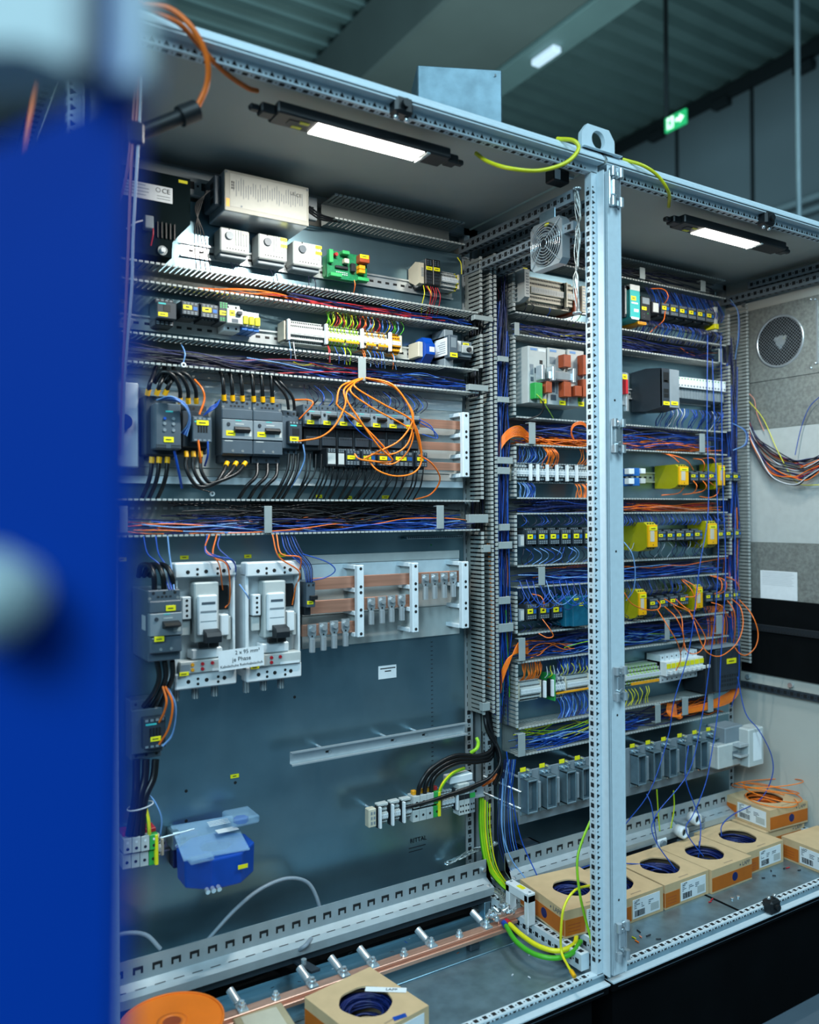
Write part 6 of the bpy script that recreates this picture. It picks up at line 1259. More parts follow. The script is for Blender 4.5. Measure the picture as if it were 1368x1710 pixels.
vert_fill('blue wires running up the duct before the ventilator wall', 1.066, 1.142, .84, 2.0, [('navy', 18, .1, 1), ('wblue', 16, .0, .9), ('wdark', 8, .3, 1), ('worange', 10, .05, .45)])
vert_fill('black cables filling the tall duct of the middle cabinet', -.040, -.011, .80, 2.02, [('wblack', 26, 0, 1), ('wdark', 10, .2, 1)], ya=.47, r=.0022)
# -- hookup wires dropping from devices into the ducts
def drops(label, xs, za, zb, ya, yb, mats, bow=.008, r=.0012, jx=.004, seg=None):
    b = MB()
    for i, x in enumerate(xs):
        m = mats(i/len(xs)) if callable(mats) else rw.choice(mats); dx = jig(jx); bw = bow*rw.uniform(.5, 1.3)*(1 if rw.random() < .7 else -.5)
        b.tube([(x, ya, za), (x+bw*.7, ya-.010+jig(.004), za+(zb-za)*.3), (x+bw+dx*.5, (ya+yb)/2-.004+jig(.004), za+(zb-za)*.65), (x+dx, yb, zb)], r, m, 5, 4)
    return tag(b.build('hookup_wiring'), label, 'wiring', None, 'stuff')
def rng(a, b, n, j=.002): return [a+(b-a)*(i+.5)/n+jig(j) for i in range(n)]
drops('coloured wires above the long terminal strip', rng(X(545, 545, .465), X(672, 560, .465), 46), zs+.026, 1.870, .475, .47, lambda u: rw.choice(['wred', 'wyel', 'wgreen', 'wlime']) if u < .4 else rw.choice(['worange', 'wlblue', 'wblue', 'wred', 'wyel']) if u < .85 else rw.choice(['wlblue', 'wgreen', 'wyel']), .006)
drops('coloured wires below the long terminal strip', [X(px, 590, .465) for px in (486, 493, 550, 551, 562, 573, 578, 583, 606, 609, 616, 626, 629, 638, 642, 655, 659)], zs-.026, 1.735, .475, .46, lambda u: ['wlblue', 'wwhite', 'wred', 'wred', 'wblue', 'wblue', 'wyel', 'wlime', 'worange', 'worange', 'wlblue', 'wblue', 'wblue', 'wblue', 'wlblue', 'worange', 'wlblue'][min(16, int(u*17))], .004)
drops('red and yellow wires under the two slim black relays', [X(px, 480, .45) for px in (709, 713, 716, 721, 724, 729, 732)], at(715, 477, .45).z, 1.89, .455, .47, ['wred', 'wred', 'wyel'], .008)
drops('thin dark wires under the grey thermostats', [X(px, 440, .468) for px in (387, 396, 452, 459, 517, 523, 592)], at(440, 446, .468).z, 1.90, .475, .47, ['wdark'], .006)
drops('fine dark wires arching over the small motor breakers', rng(X(512, 670, .44), X(706, 690, .44), 42, .003), at(600, 680, .44).z-.004, 1.675, .45, .47, lambda u: rw.choice(['wdark', 'wdark', 'wdark', 'wblue']), .02)
drops('blue wires inside the top relay row of the eastern cabinet', rng(.66, 1.04, 60), 2.02, 2.10, .455, .47, ['navy', 'navy', 'wblue'], .006); drops('blue wires under the top relay row of the eastern cabinet', rng(.60, 1.04, 70), 1.985, 1.925, .455, .47, ['navy', 'navy', 'wblue', 'wdark'], .008)
drops('few wires below the cream terminal row', [X(px, 515, .44) for px in (881, 889, 918, 957, 968)], at(915, 508, .43).z, 1.93, .45, .47, lambda u: ['wdark', 'wdark', 'wblue', 'wdark', 'wlime'][min(4, int(u*5))], .005)
drops('blue wires below the white slim modules', rng(.70, 1.04, 40), 1.70, 1.625, .45, .47, ['wblue', 'wblue', 'navy', 'wwhite'], -.02)
zc3 = at(920, 790, .455).z
drops('blue wires above the grey marker terminals', rng(X(866, 770, .46), X(890, 770, .46), 9)+rng(X(887, 770, .46), X(911, 770, .46), 8), zc3+.03, 1.545, .47, .46, ['wblue', 'wlblue'], .010); drops('orange wires above and right of marker terminals', rng(X(968, 770, .46), X(986, 770, .46), 7), zc3+.03, 1.545, .47, .46, ['worange', 'orange'], .010)
drops('blue wires below the grey marker terminals', rng(X(866, 810, .46), X(893, 810, .46), 12), zc3-.03, 1.392, .47, .46, ['wblue', 'wlblue'], .008); drops('orange wires below right of the marker terminals', rng(X(962, 810, .46), X(986, 810, .46), 13), zc3-.03, 1.392, .47, .46, ['orange', 'worange'], .006)
drops('orange wire fan just right of the shared post', rng(.19, .235, 14), 1.545, 1.47, .45, .47, ['worange', 'orange'], .02)
zr = at(935, 897, .44).z
drops('dark wires above the upper black relays', rng(.09, .40, 24, .004), zr+.035, 1.342, .455, .46, ['wdark', 'navy', 'wblue'], .02); drops('blue wires below the upper black relays', rng(.10, .46, 26, .004), zr-.032, 1.192, .445, .45, ['wblue', 'wblue', 'wlblue', 'wdark'], .03)
drops('blue wires above the fourth row relays', rng(.50, 1.04, 60, .003), zr+.03, 1.342, .455, .46, ['navy', 'wblue', 'wblue'], .008); drops('curved dark wires below the fourth row relays', rng(.50, .98, 26, .003), zr-.026, 1.192, .455, .46, ['wdark', 'wgrey', 'navy'], -.03)
zr5 = at(935, 1023, .44).z
drops('dark wires above the lower black relays', rng(.09, .40, 26, .004), zr5+.033, 1.124, .455, .46, ['wdark', 'wblue', 'wblue'], .02); drops('blue wires above the fifth row relays', rng(.46, 1.04, 56, .003), zr5+.028, 1.124, .455, .46, ['navy', 'wblue', 'wdark'], .008); drops('dark wires below the fifth row relays', rng(.10, 1.0, 46, .004), zr5-.028, .992, .455, .46, ['wdark', 'navy'], .012)
zc6 = at(890, 1153, .455).z
drops('orange wires above the slim white terminals', rng(X(871, 1130, .46), X(904, 1125, .46), 20, .001), zc6+.03, .904, .47, .46, ['worange', 'orange'], .006)
drops('blue wires above the lower terminal row', rng(X(936, 1125, .46), X(985, 1115, .46), 26)+rng(.24, .45, 44), zc6+.03, .904, .47, .46, ['wblue', 'navy', 'wblue', 'wlblue'], .012); drops('blue wires below the lower terminal row', rng(X(936, 1165, .46), X(985, 1155, .46), 26), zc6-.03, .716, .47, .46, ['wblue', 'wblue', 'wlblue', 'navy'], .014)
drops('few blue wires below the yellowish terminals', rng(.24, .36, 7), zc6-.03, .716, .47, .46, ['wblue', 'navy'], .012); drops('yellow green wires above the yellowish terminals', rng(.20, .44, 16), zc6+.03, zc6+.065, .465, .46, ['wyel', 'wwhite'], .004)
drops('dark wires under the row of slim white breakers', rng(.47, .66, 14), zc6-.045, .716, .46, .46, ['wdark', 'wyel'], .008)
drops('orange and blue wires behind the fifth row relays', rng(.94, 1.05, 26), zr5-.03, .80, .47, .47, ['worange', 'orange', 'wblue'], .01)
# -- thick black motor cables
def mcable(label, pts, r=.0050, caps=(1, 0), group='thick black motor cables'):
    t = thing('motor_cable', label, 'cable', pts[0], group); b = MB(pts[0]); b.tube(pts, r, 'wblack', 8, 6); b.build('sheath', t)
    for e, f in ((0, caps[0]), (-1, caps[1])):
        if f:
            p = Vector(pts[e]); q = Vector(pts[1 if e == 0 else -2]); d = (q-p).normalized(); b = MB(pts[0]); b.cyl(p-d*.004, p+d*.010, r*1.25, 'yellow', n=8); b.build('yellow_sleeve', t)
YM = .44
for i, px in enumerate((247, 262, 276)):
    mcable('%s black cable entering the soft starter from above' % ORD[i], wp((px, 657, YM), (px+4+i*2, 640, YM-.01), (px+10+i*3, 625, .45), (262+i*12, 606, .475)))
for i in range(3): mcable('%s black cable arching from duct to the second contactor' % ORD[i], wp((301+i*13.5, 671, .445), (300+i*13, 648, .43), (288+i*12, 626, .425), (270+i*11, 622, .435), (258+i*9, 640, .45)), .0048)
for i, px in enumerate((366, 380.6, 397, 415.6, 431, 447)): mcable('%s black cable dropping into the large motor breakers' % ORD[i], wp((px+8, 666+i*.7, .462), (px+7, 645, .455), (px+5, 628, .46), (px-3, 612, .48)))
for i in range(2): mcable('%s black cable dropping into the grey contactor' % ORD[i], wp((482+i*10, 684, .45), (478+i*10, 662, .445), (462+i*8, 640, .45), (448+i*6, 622, .475)), .004, (0, 0))
for i, px in enumerate((248, 260, 274)): mcable('%s black cable leaving the soft starter downward' % ORD[i], wp((px+6, 766, YM), (px+4, 790, .44), (px-2, 812, .45), (px-12, 834, .475)))
for i in range(3): mcable('%s black U shaped cable between contactor and motor breaker' % ORD[i], wp((311+i*12, 757, .45), (312+i*12, 785, .44), (330+i*10, 812-i*3, .435), (358+i*6, 808-i*3, .435), (372+i*12, 790, .445), (379+i*15, 774, .465)), .0048, (1, 1))
for i, px in enumerate((430, 447, 463)): mcable('%s black cable under the second motor breaker' % ORD[i], wp((px, 775, .465), (px-2, 795, .45), (px-18, 812, .45), (px-32, 834, .475)), .0045, (0, 0))
for i, px in enumerate((483, 491, 499)): mcable('%s black cable under the grey contactor' % ORD[i], wp((px, 758, .45), (px-3, 785, .445), (px-15, 812, .45), (px-28, 834, .475)), .004, (0, 0))
for i in range(26):
    px = 512+i*7.8+jig(2); y0 = 776+i*.2; g = rw.choice([14, 18, 24, 10])
    wire('thin black wire curving from small starters into the wide duct', wp((px, y0-18 if px < 545 else y0, .45), (px-2, y0+12, .442), (px-g*.6, y0+32, .45), (px-g-8, 835, .478)), .0022, 'wblack', 'thin black starter wires')
# -- orange loops in front of the starters
YO = .40
OL = [[(598, 633, .43), (570, 645, .40), (563, 668, .39), (566, 680, .39), (600, 705, .385), (640, 745, .39), (656, 768, .405)],
      [(598, 633, .43), (575, 650, .395), (577, 675, .385), (560, 710, .385), (535, 730, .40), (498, 737, .43)],
      [(600, 632, .43), (578, 660, .39), (600, 700, .38), (632, 745, .385), (655, 770, .40), (605, 768, .405), (592, 758, .418)],
      [(604, 632, .43), (585, 652, .39), (620, 680, .38), (675, 710, .38), (690, 725, .38), (680, 755, .39), (655, 775, .40), (618, 768, .41)],
      [(606, 632, .43), (592, 645, .39), (640, 675, .38), (685, 700, .38), (700, 730, .385), (704, 770, .40), (690, 790, .40), (660, 795, .395), (630, 785, .40), (614, 766, .412)],
      [(610, 631, .43), (650, 640, .39), (680, 672, .375), (690, 700, .37), (668, 735, .38), (630, 755, .395), (608, 766, .41)],
      [(612, 631, .43), (655, 642, .385), (684, 680, .37), (693, 715, .37), (704, 760, .40), (702, 768, .41)],
      [(612, 632, .43), (660, 648, .39), (688, 690, .375), (684, 735, .38), (660, 757, .39), (620, 758, .41)],
      [(700, 760, .41), (722, 775, .41), (735, 800, .43), (720, 825, .46), (690, 835, .48)]]
for i, l in enumerate(OL): wire('%s orange wire of the big loops hanging over the motor starters' % ORD[i], wp(*l), .0023, 'orange' if i < 8 else 'worange', 'orange loops over the starters')
for i, l in enumerate(([(572, 687, .40), (590, 710, .39), (612, 730, .395), (632, 740, .41)], [(700, 705, .42), (725, 720, .41), (730, 732, .41), (705, 725, .43)], [(700, 700, .43), (720, 712, .415), (728, 730, .415)])): wire('blue wire hanging by the orange loops, %s' % ['left one', 'lower right one', 'upper right one'][i], wp(*l), .0014, 'wblue', 'blue wires by the orange loops')
for i in range(6): wire('blue wire looping over the soft starter front', wp((262+i*2, 668, .42), (285+i*3, 662+i*2, .39), (310+i, 675+i*3, .40), (318-i, 700+i*2, .42), (312-i*2, 728-i, .43)), .0016, ['wlblue', 'wblue', 'wlblue', 'wblue', 'navy', 'wlblue'][i], 'blue wires over the soft starter')
for i in range(3): wire('blue wire joining the second contactor and motor breaker', wp((340, 694, .43), (352, 686-i*3, .42), (362, 678-i*2, .43), (367, 668, .455)), .0014, 'wblue', 'blue contactor wires')
wire('orange wire above the second contactor', wp((325, 634, .45), (338, 650, .43), (341, 668, .43), (333, 692, .43)), .0026, 'worange'); wire('orange wire below the second contactor', wp((331, 735, .43), (334, 760, .43), (336, 782, .45)), .0026, 'worange')
wire('blue wire below the second contactor', wp((347, 737, .43), (347, 760, .43), (342, 778, .45)), .0024, 'wblue'); wire('thick blue wire below the soft starter', wp((291, 752, .42), (298, 785, .43), (304, 815, .46)), .003, 'wblue')
wire('orange wire entering the grey contactor', wp((490, 668, .45), (515, 668, .42), (522, 676, .41), (500, 700, .435)), .0022, 'worange'); wire('pale blue wire hanging below the grey contactor', wp((506, 742, .44), (509, 765, .44), (500, 790, .45), (485, 815, .46)), .002, 'wlblue')
for i, a in enumerate((([(303, 575, .46), (309, 590, .44), (306, 607, .44)], 'steel eyelet end hanging from the starter duct'), ([(320, 812, .47), (338, 818, .46), (354, 822, .455)], 'dark strap with eyelet above the wide duct'))):
    wire(a[1], wp(*a[0]), .0016, 'wlblue' if i == 0 else 'wblack'); c = at(*a[0][-1]); b = MB(); b.pipe((0, -.002, 0), (0, .002, 0), .0062, .003, 'white', 14); ob = b.build('eyelet'); ob.location = c+Vector((.0, -.002, -.004)); tag(ob, ['pale round eyelet over the second contactor', 'pale round eyelet above the wide breaker duct'][i], 'eyelet')
# -- wires of the breaker row
for i, l in enumerate(([(350, 893, .44), (343, 918, .43), (365, 940, .41), (372, 985, .45)], [(362, 893, .44), (356, 928, .42), (380, 945, .41), (384, 1000, .45), (376, 1015, .45)], [(455, 893, .44), (466, 930, .42), (500, 955, .42), (492, 985, .45)], [(462, 893, .44), (470, 925, .41), (502, 932, .40), (497, 965, .44), (488, 1010, .45)])): wire('%s orange wire entering a white power breaker' % ORD[i], wp(*l), .0018, 'worange', 'orange wires of the white breakers')
for i, l in enumerate(([(346, 893, .44), (345, 920, .43), (375, 935, .41), (393, 968, .45)], [(368, 893, .45), (365, 915, .43), (392, 942, .41), (392, 965, .45)], [(347, 893, .45), (345, 925, .42), (388, 935, .40), (394, 960, .45)])): wire('%s dark blue wire above first white power breaker' % ORD[i], wp(*l), .0016, 'wblue', 'blue wires above the first white breaker')
for i in range(6): wire('%s blue wire dropping to the small auxiliary switch' % ORD[i], wp((470+i*4, 893, .45), (478+i*5, 920, .43), (505+i*3, 945, .42), (512+i*2, 972, .43)), .0015, ['wblue', 'navy'][i % 2], 'blue wires of the auxiliary switch')
wire('blue wire looping out towards the copper bars', wp((505, 925, .42), (545, 938, .41), (560, 952, .41), (545, 964, .42), (518, 970, .43)), .0015, 'wblue'); wire('pale wire between the two white breakers', wp((400, 976, .43), (410, 990, .41), (416, 1000, .42)), .0018, 'wlblue')
for i in range(3): wire('blue wire dropping from the wide duct to dark breaker', wp((240+i*20, 895, .44), (247+i*18, 925, .43), (268+i*9, 945, .42), (283+i*4, 985, .38)), .0017, ['wblue', 'wblue', 'wlblue'][i], 'blue wires of the dark breaker')
for i in range(3): mcable('%s black cable bent over the dark moulded breaker' % ORD[i], wp((258+i*16, 986, .40), (257+i*15, 962, .39), (250+i*13, 945, .41), (236+i*12, 945, .45), (232+i*9, 962, .48)), .0062, (0, 0))
for i in range(3): mcable('%s black cable from dark breaker down to the contactor' % ORD[i], wp((262+i*13, 1104, .40), (266+i*11, 1130, .41), (258+i*10, 1155, .43), (240+i*14, 1180, .46)), .006, (0, 0))
for i, l in enumerate((([(272, 1146, .41), (278, 1170, .40), (274, 1190, .41), (266, 1206, .43)], 'worange'), ([(276, 1146, .41), (288, 1175, .40), (282, 1215, .41), (266, 1243, .43)], 'worange'), ([(280, 1148, .42), (293, 1180, .41), (288, 1225, .42), (272, 1246, .43)], 'wlblue'))): wire(['upper orange wire curving into the lower left contactor', 'long orange wire curving into the lower left contactor', 'pale blue wire curving into the lower left contactor'][i], wp(*l[0]), .0026, l[1])
for i in range(3): mcable('%s black cable hanging under the lower left contactor' % ORD[i], wp((228+i*16, 1268, .45), (228+i*14, 1300, .445), (226+i*8, 1335, .44), (216+i*10, 1395, .45)), .0085, (0, 0))
wire('pale cable tie around the lower left black cables', [Vector((at(236, 1347, .44).x+.028*math.cos(k*.628), .445+.02*math.sin(k*.628), at(236, 1347, .44).z+.004*math.cos(k*.628))) for k in range(11)], .0016, 'wwhite', None, 'cable_tie', 'cable tie')
wire('green yellow earth wire at lower left', wp((240, 1335, .45), (247, 1365, .44), (249, 1385, .44), (250, 1402, .45)), .0042, 'wlime', None, 'wire', 'wire', 'wyel'); wire('thin pale blue wire arching beside lower left cables', wp((243, 1322, .45), (258, 1338, .44), (270, 1368, .44), (266, 1405, .46)), .0018, 'wlblue')
for p_, q_, l in (((254, 1403), (325, 1384), 'thin steel rod from lower left terminals to the transformer'),): b = MB(); b.cyl(at(p_[0], p_[1], .455), at(q_[0], q_[1], .41), .0022, 'rail', n=6); tag(b.build('steel_rod'), l, 'rod')
# -- black feed cables at the bottom
for i in range(3): mcable('%s black feed cable arching into the bottom terminals' % ORD[i], wp((697+i*11.5, 1337-i, .43), (702+i*10, 1310-i*2, .42), (722+i*7, 1282+i*3, .42), (760+i*3, 1262+i*6, .43), (800, 1262+i*5, .44), (822, 1250+i*6, .455), (826-i*3, 1215, .47), (815-i*2, 1185, .48)), .0062, (1, 0), 'black feed cables')
for i in range(9):
    a = jig(4); wire('black cable of the thick sheaf leaving the tall duct', wp((812+jig(5), 1175, .47+jig(.02)), (818+a, 1215, .455+jig(.015)), (836+a, 1265, .44+jig(.015)), (822+a, 1295, .43+jig(.01)), (790+a, 1312+i*1.2, .42), (740-i*3, 1330+i*1.4, .415), (700-i*8, 1345+i*1.2, .42)) if i < 4 else wp((812+jig(6), 1175, .47+jig(.02)), (816+a, 1215, .46+jig(.015)), (832+a, 1250, .445+jig(.015)), (838+a, 1285, .45+jig(.01)), (828+a, 1310, .47)), .0046, 'wblack', 'black cable sheaf')
wire('yellow green cable arching beside the black feed cables', wp((731, 1338, .43), (738, 1312, .42), (755, 1292, .425), (775, 1283, .44)), .005, 'wyel', None, 'wire', 'wire', 'wlime'); wire('short yellow green cable behind the black feed cables', wp((786, 1257, .46), (796, 1250, .45), (799, 1240, .46), (796, 1232, .47)), .005, 'wlime', None, 'wire', 'wire', 'wyel')
for i in range(3): wire('%s orange cable running down inside the tall duct' % ORD[i], wp((814+i*3, 905, .475), (819+i*2, 960, .465), (821+i*2, 1040, .46), (818+i*2, 1110, .47), (813+i*2, 1150, .485)), .0026, 'orange', 'orange cables inside the tall duct')
wire('orange sleeve end below the black cable sheaf', wp((829, 1292, .45), (822, 1303, .445), (806, 1312, .44)), .004, 'worange')
for i in range(5): wire('%s green yellow earth cable sweeping down to the leaning carton' % ORD[i], wp((802+i*4, 1330+i*3, .46), (803+i*4, 1390, .45), (813+i*4, 1445, .44), (838+i*3, 1478, .42), (858+i*2, 1492-i, .40)), [.0052, .0045, .003, .0022, .002][i], ['wgreen', 'wlime', 'wyel', 'wlime', 'wyel'][i], 'earth cables beside the rear strip', 'wire', 'wire', 'wlime' if i < 2 else None)
for i in range(8): wire('blue wire hanging in the bunch from the left duct of eastern cabinet', wp((843+i*2.6, 1268, .455+jig(.01)), (834+i*3, 1330, .45), (832+i*4, 1400, .44), (846+i*4, 1450, .42), (862+i*3, 1480, .39)), .0014, rw.choice(['wblue', 'navy', 'wlblue']), 'blue bunch left of connector plate')
# -- orange arcs entering the left duct of the eastern cabinet
for i in range(9): wire('orange wire curving from orange duct down the blue wire duct', wp((885, 738-i*1.5, .46), (868, 728-i*2, .45), (850, 733-i*2, .445), (836, 752-i*2, .455), (833, 775, .47)), .0016, rw.choice(['worange', 'orange']), 'orange arcs at the upper duct corner')
for i in range(12): wire('orange wire fanning from the duct towards the lower left', wp((882, 1092-i*1.8, .46), (866, 1090-i*1.5, .445), (850, 1098+i*1.0, .44), (840, 1115+i*2, .45), (836, 1130+i*2.5, .465)), .0016, rw.choice(['worange', 'orange']), 'orange fan at the lower duct corner')
for i in range(3): wire('%s orange loop standing above the marker terminal duct' % ORD[i], wp((962, 742, .455), (954, 725-i*3, .44), (960, 711-i*2, .435), (975, 710-i*2, .435), (983+i, 724, .44), (980, 743, .455)), .0016, 'worange', 'orange loops beside the post')
for i in range(10): wire('orange wire turning in the lowest duct beside the clips', wp((1115+i*1.5, 1175, .46), (1114+i*2, 1188+i*1.2, .445), (1122+i*2, 1197, .44), (1145, 1192-i, .445), (1180, 1185-i*1.2, .44), (1215, 1175-i*2, .43), (1232, 1160-i*2, .43), (1236, 1142, .44)), .0016, rw.choice(['worange', 'orange']), 'orange turn in the lowest duct')
wire('black wire with yellow stripe leaving the green connector', wp((898, 658, .41), (908, 675, .40), (902, 692, .41), (880, 700, .44), (866, 698, .46)), .0028, 'wblack'); wire('yellow green wire at the green connector', wp((893, 655, .41), (905, 668, .40), (918, 688, .42), (925, 700, .46)), .0014, 'wlime')
# -- orange loops at the safety relays
SL = [([(1098, 1003, .425), (1103, 1010, .39), (1098, 1018, .38), (1078, 1018, .37), (1055, 1008, .36), (1043, 990, .36)], 0), ([(1098, 1018, .42), (1115, 1045, .36), (1132, 1075, .36), (1137, 1100, .40), (1128, 1122, .42)], 0), ([(1110, 1013, .425), (1128, 1030, .37), (1140, 1055, .36), (1142, 1075, .37), (1136, 1092, .41)], 0),
      ([(1128, 1000, .43), (1145, 1015, .38), (1158, 1020, .38), (1163, 1010, .40), (1155, 985, .41), (1138, 968, .45)], 0), ([(1110, 1000, .42), (1130, 1012, .37), (1150, 1021, .36), (1165, 1040, .35), (1178, 1065, .35), (1172, 1085, .35), (1158, 1092, .36), (1146, 1085, .37), (1141, 1060, .39), (1138, 1030, .42), (1125, 1012, .43)], 0),
      ([(1150, 1018, .42), (1160, 1040, .37), (1172, 1075, .35), (1185, 1092, .34), (1205, 1095, .33), (1230, 1075, .33), (1241, 1045, .34), (1237, 1015, .36), (1222, 1000, .42)], 0), ([(1235, 1002, .42), (1255, 1025, .33), (1266, 1055, .31), (1262, 1080, .31), (1247, 1094, .33), (1234, 1090, .37), (1226, 1078, .43)], 0),
      ([(1182, 960, .45), (1203, 968, .41), (1205, 985, .40), (1193, 992, .43)], 0), ([(1190, 960, .45), (1211, 970, .40), (1212, 985, .40), (1200, 993, .43)], 0), ([(1212, 963, .46), (1228, 970, .42), (1235, 982, .42)], 0), ([(1145, 997, .425), (1160, 996, .40), (1168, 988, .40), (1158, 977, .42), (1140, 967, .45)], 0),
      ([(1188, 1006, .43), (1205, 1012, .40), (1215, 1028, .41), (1220, 1031, .44)], 0), ([(1215, 1003, .43), (1226, 1020, .40), (1228, 1050, .41), (1225, 1075, .45)], 0)]
for i, (l, _) in enumerate(SL): wire('%s orange wire loop hanging from the fifth relay row' % ORD[i], wp(*l), .0017, 'worange', 'orange loops of the fifth row')
TL = [[(1105, 756, .46), (1122, 762, .43), (1134, 772, .42)], [(1108, 757, .46), (1130, 762, .42), (1148, 770, .41), (1158, 785, .43)], [(1158, 766, .46), (1172, 768, .43), (1177, 777, .42), (1174, 787, .44)], [(1172, 766, .46), (1190, 765, .44), (1196, 775, .43)], [(1158, 803, .43), (1164, 812, .41), (1158, 823, .43), (1140, 826, .46)], [(1174, 803, .43), (1180, 812, .41), (1174, 820, .43), (1158, 824, .46)], [(1142, 815, .42), (1132, 824, .44), (1105, 827, .47)], [(1201, 815, .44), (1198, 825, .45), (1185, 831, .46), (1168, 829, .47)], [(1195, 812, .44), (1183, 803, .42), (1188, 797, .43)]]
for i, l in enumerate(TL): wire('%s orange wire of the row with two yellow safety relays' % ORD[i], wp(*l), .0017, 'worange', 'orange wires of the safety relay row')
wire('orange wire arching over the top relay row', wp((1087, 482, .46), (1108, 483, .43), (1116, 495, .42), (1110, 507, .44)), .0016, 'worange'); wire('red orange wire leaving the top relay row downward', wp((1111, 520, .44), (1108, 535, .43), (1095, 547, .46), (1086, 555, .47)), .0016, 'worange')
wire('orange wire between the lower black relays', wp((888, 992, .45), (903, 996, .43), (909, 1008, .42), (908, 1018, .44)), .0016, 'worange'); wire('orange wire hooked below the lower black relays', wp((906, 1034, .43), (918, 1050, .41), (924, 1062, .41), (914, 1065, .42), (900, 1058, .44)), .0016, 'worange')
for i in range(10):
    x_ = 868+i*11; wire('slack blue wire crossing the lower black relays', wp((x_, 972+jig(4), .44), (x_+10, 1000+jig(6), .41), (x_+28, 1010+jig(8), .40), (x_+52, 992+jig(8), .43)), .0013, rw.choice(['wblue', 'wlblue', 'navy']), 'slack blue wires by the lower black relays')
# -- blue wires hanging down into the cartons
HB = [([(1182, 560, .43), (1181, 700, .40), (1183, 850, .36), (1168, 950, .35), (1152, 1080, .35), (1126, 1170, .36), (1116, 1230, .37), (1086, 1320, .36), (1045, 1376, .40)], 'first blue wire hanging before relays to the left behind post'),
      ([(1190, 600, .42), (1195, 760, .40), (1200, 900, .36), (1196, 1010, .35), (1185, 1110, .35), (1172, 1200, .35), (1150, 1290, .34), (1095, 1362, .33), (1093, 1400, .31), (1128, 1452, .25)], 'second blue wire hanging from upper relays into second carton'),
      ([(1204, 560, .43), (1207, 800, .40), (1212, 950, .37), (1204, 1100, .35), (1200, 1180, .35), (1188, 1262, .34), (1178, 1310, .33), (1158, 1360, .32), (1146, 1380, .31), (1152, 1400, .30), (1175, 1430, .265)], 'third blue wire hanging from upper relays into third carton'),
      ([(1150, 1245, .36), (1145, 1300, .34), (1168, 1365, .31), (1170, 1395, .29), (1168, 1415, .27)], 'short blue wire rising from third carton to connector frames'),
      ([(1222, 1180, .42), (1234, 1130, .38), (1233, 1040, .38), (1228, 960, .40), (1228, 850, .43)], 'blue wire hanging beside the right end relays'),
      ([(1232, 1130, .38), (1245, 1190, .35), (1268, 1220, .32), (1288, 1260, .31), (1290, 1295, .31), (1270, 1335, .33), (1225, 1360, .30), (1206, 1378, .28), (1205, 1395, .275)], 'blue wire from drive module round the hood to last carton'),
      ([(1046, 1442, .32), (1075, 1444, .30), (1105, 1452, .262)], 'short blue wire from the post into the second carton'), ([(1140, 1452, .262), (1160, 1445, .30), (1167, 1428, .29), (1168, 1405, .285)], 'blue wire joining the second and third cartons'),
      ([(1080, 1326, .36), (1088, 1345, .34), (1094, 1385, .32), (1098, 1410, .33)], 'short blue wire behind the second carton'),
      ([(846, 1255, .44), (856, 1330, .42), (870, 1400, .41), (897, 1462, .36)], 'thin blue wire slanting down to the leaning carton'), ([(840, 1300, .44), (838, 1380, .42), (853, 1432, .40), (880, 1470, .36)], 'pale blue wire curving down beside the earth cables'),
      ([(985, 1445, .36), (950, 1458, .34), (934, 1475, .33), (932, 1492, .30)], 'blue wire dropping into the leaning carton'), ([(1042, 905, .38), (1056, 925, .36), (1061, 955, .36), (1058, 985, .37), (1046, 1003, .40)], 'pale blue wire curling beside the post at the fifth row')]
for l, lb in HB: wire(lb, wp(*l), .0018, 'wblue' if 'pale' not in lb else 'wlblue', 'hanging blue wires')
for i in range(4): wire('%s orange turn lying on top of the corner carton' % ORD[i], [Vector((1.075+.02*(i % 2)+(.075+.012*i)*math.cos(k*.5236+i), .30+.01*i+(.085+.01*i)*math.sin(k*.5236+i), .3625+.004*i+(.012*i*(1+math.sin(k*.5236)) if i < 3 else .03*(1+math.sin(k*.5236))))) for k in range(12+i % 2)], .0018, 'orange', 'orange turns on the corner carton', 'wire')
for i, (a, l) in enumerate((([(1097, 1318, .42), (1099, 1350, .41), (1103, 1400, .40)], 'yellow green wire hanging behind second carton, left one'), ([(1125, 1320, .42), (1126, 1350, .41), (1120, 1385, .40)], 'yellow green wire hanging behind second carton, right one'))): wire(l, wp(*a), .0022, 'wyel', None, 'wire', 'wire', 'wlime')
# -- bundle on the ventilator wall
hb = {'wdark': 'dark blue', 'wblack': 'black', 'worange': 'orange', 'wred': 'red', 'navy': 'navy', 'wwhite': 'pale'}
for i in range(22):
    m = ['wdark', 'navy', 'wblack', 'worange', 'wdark', 'wred', 'navy', 'worange', 'wblack', 'wwhite', 'wdark'][i % 11]; s = i*1.6; X_ = 1.185-.0016*i+jig(.004)
    pts = [atx(1251, 700+s*.9+jig(3), 1.165), atx(1262+jig(3), 728+s*.8, X_), atx(1290+jig(4), 752+s*1.3+jig(4), X_), atx(1325+jig(4), 765+s*1.25+jig(5), X_), atx(1350, 768+s*1.0+jig(6), X_), atx(1385, 755+s*.7+jig(8), X_)]
    wire('%s wire of the bundle sagging across the ventilator wall' % hb[m], pts, .0019, m, 'bundle on the ventilator wall')
wire('yellow wire slanting across the ventilator wall', [atx(1249, 668, 1.17), atx(1275, 700, 1.18), atx(1300, 755, 1.175), atx(1330, 805, 1.17), atx(1370, 810, 1.17)], .0014, 'wyel'); wire('pale and red wire twisted down the ventilator wall', [atx(1251, 657, 1.17), atx(1260, 668, 1.18), atx(1264, 690, 1.18), atx(1276, 720, 1.18)], .0014, 'pinkish'); wire('thin blue wire rising to the right on the ventilator wall', [atx(1328, 760, 1.17), atx(1338, 715, 1.18), atx(1352, 680, 1.18), atx(1372, 660, 1.18)], .0014, 'wblue')
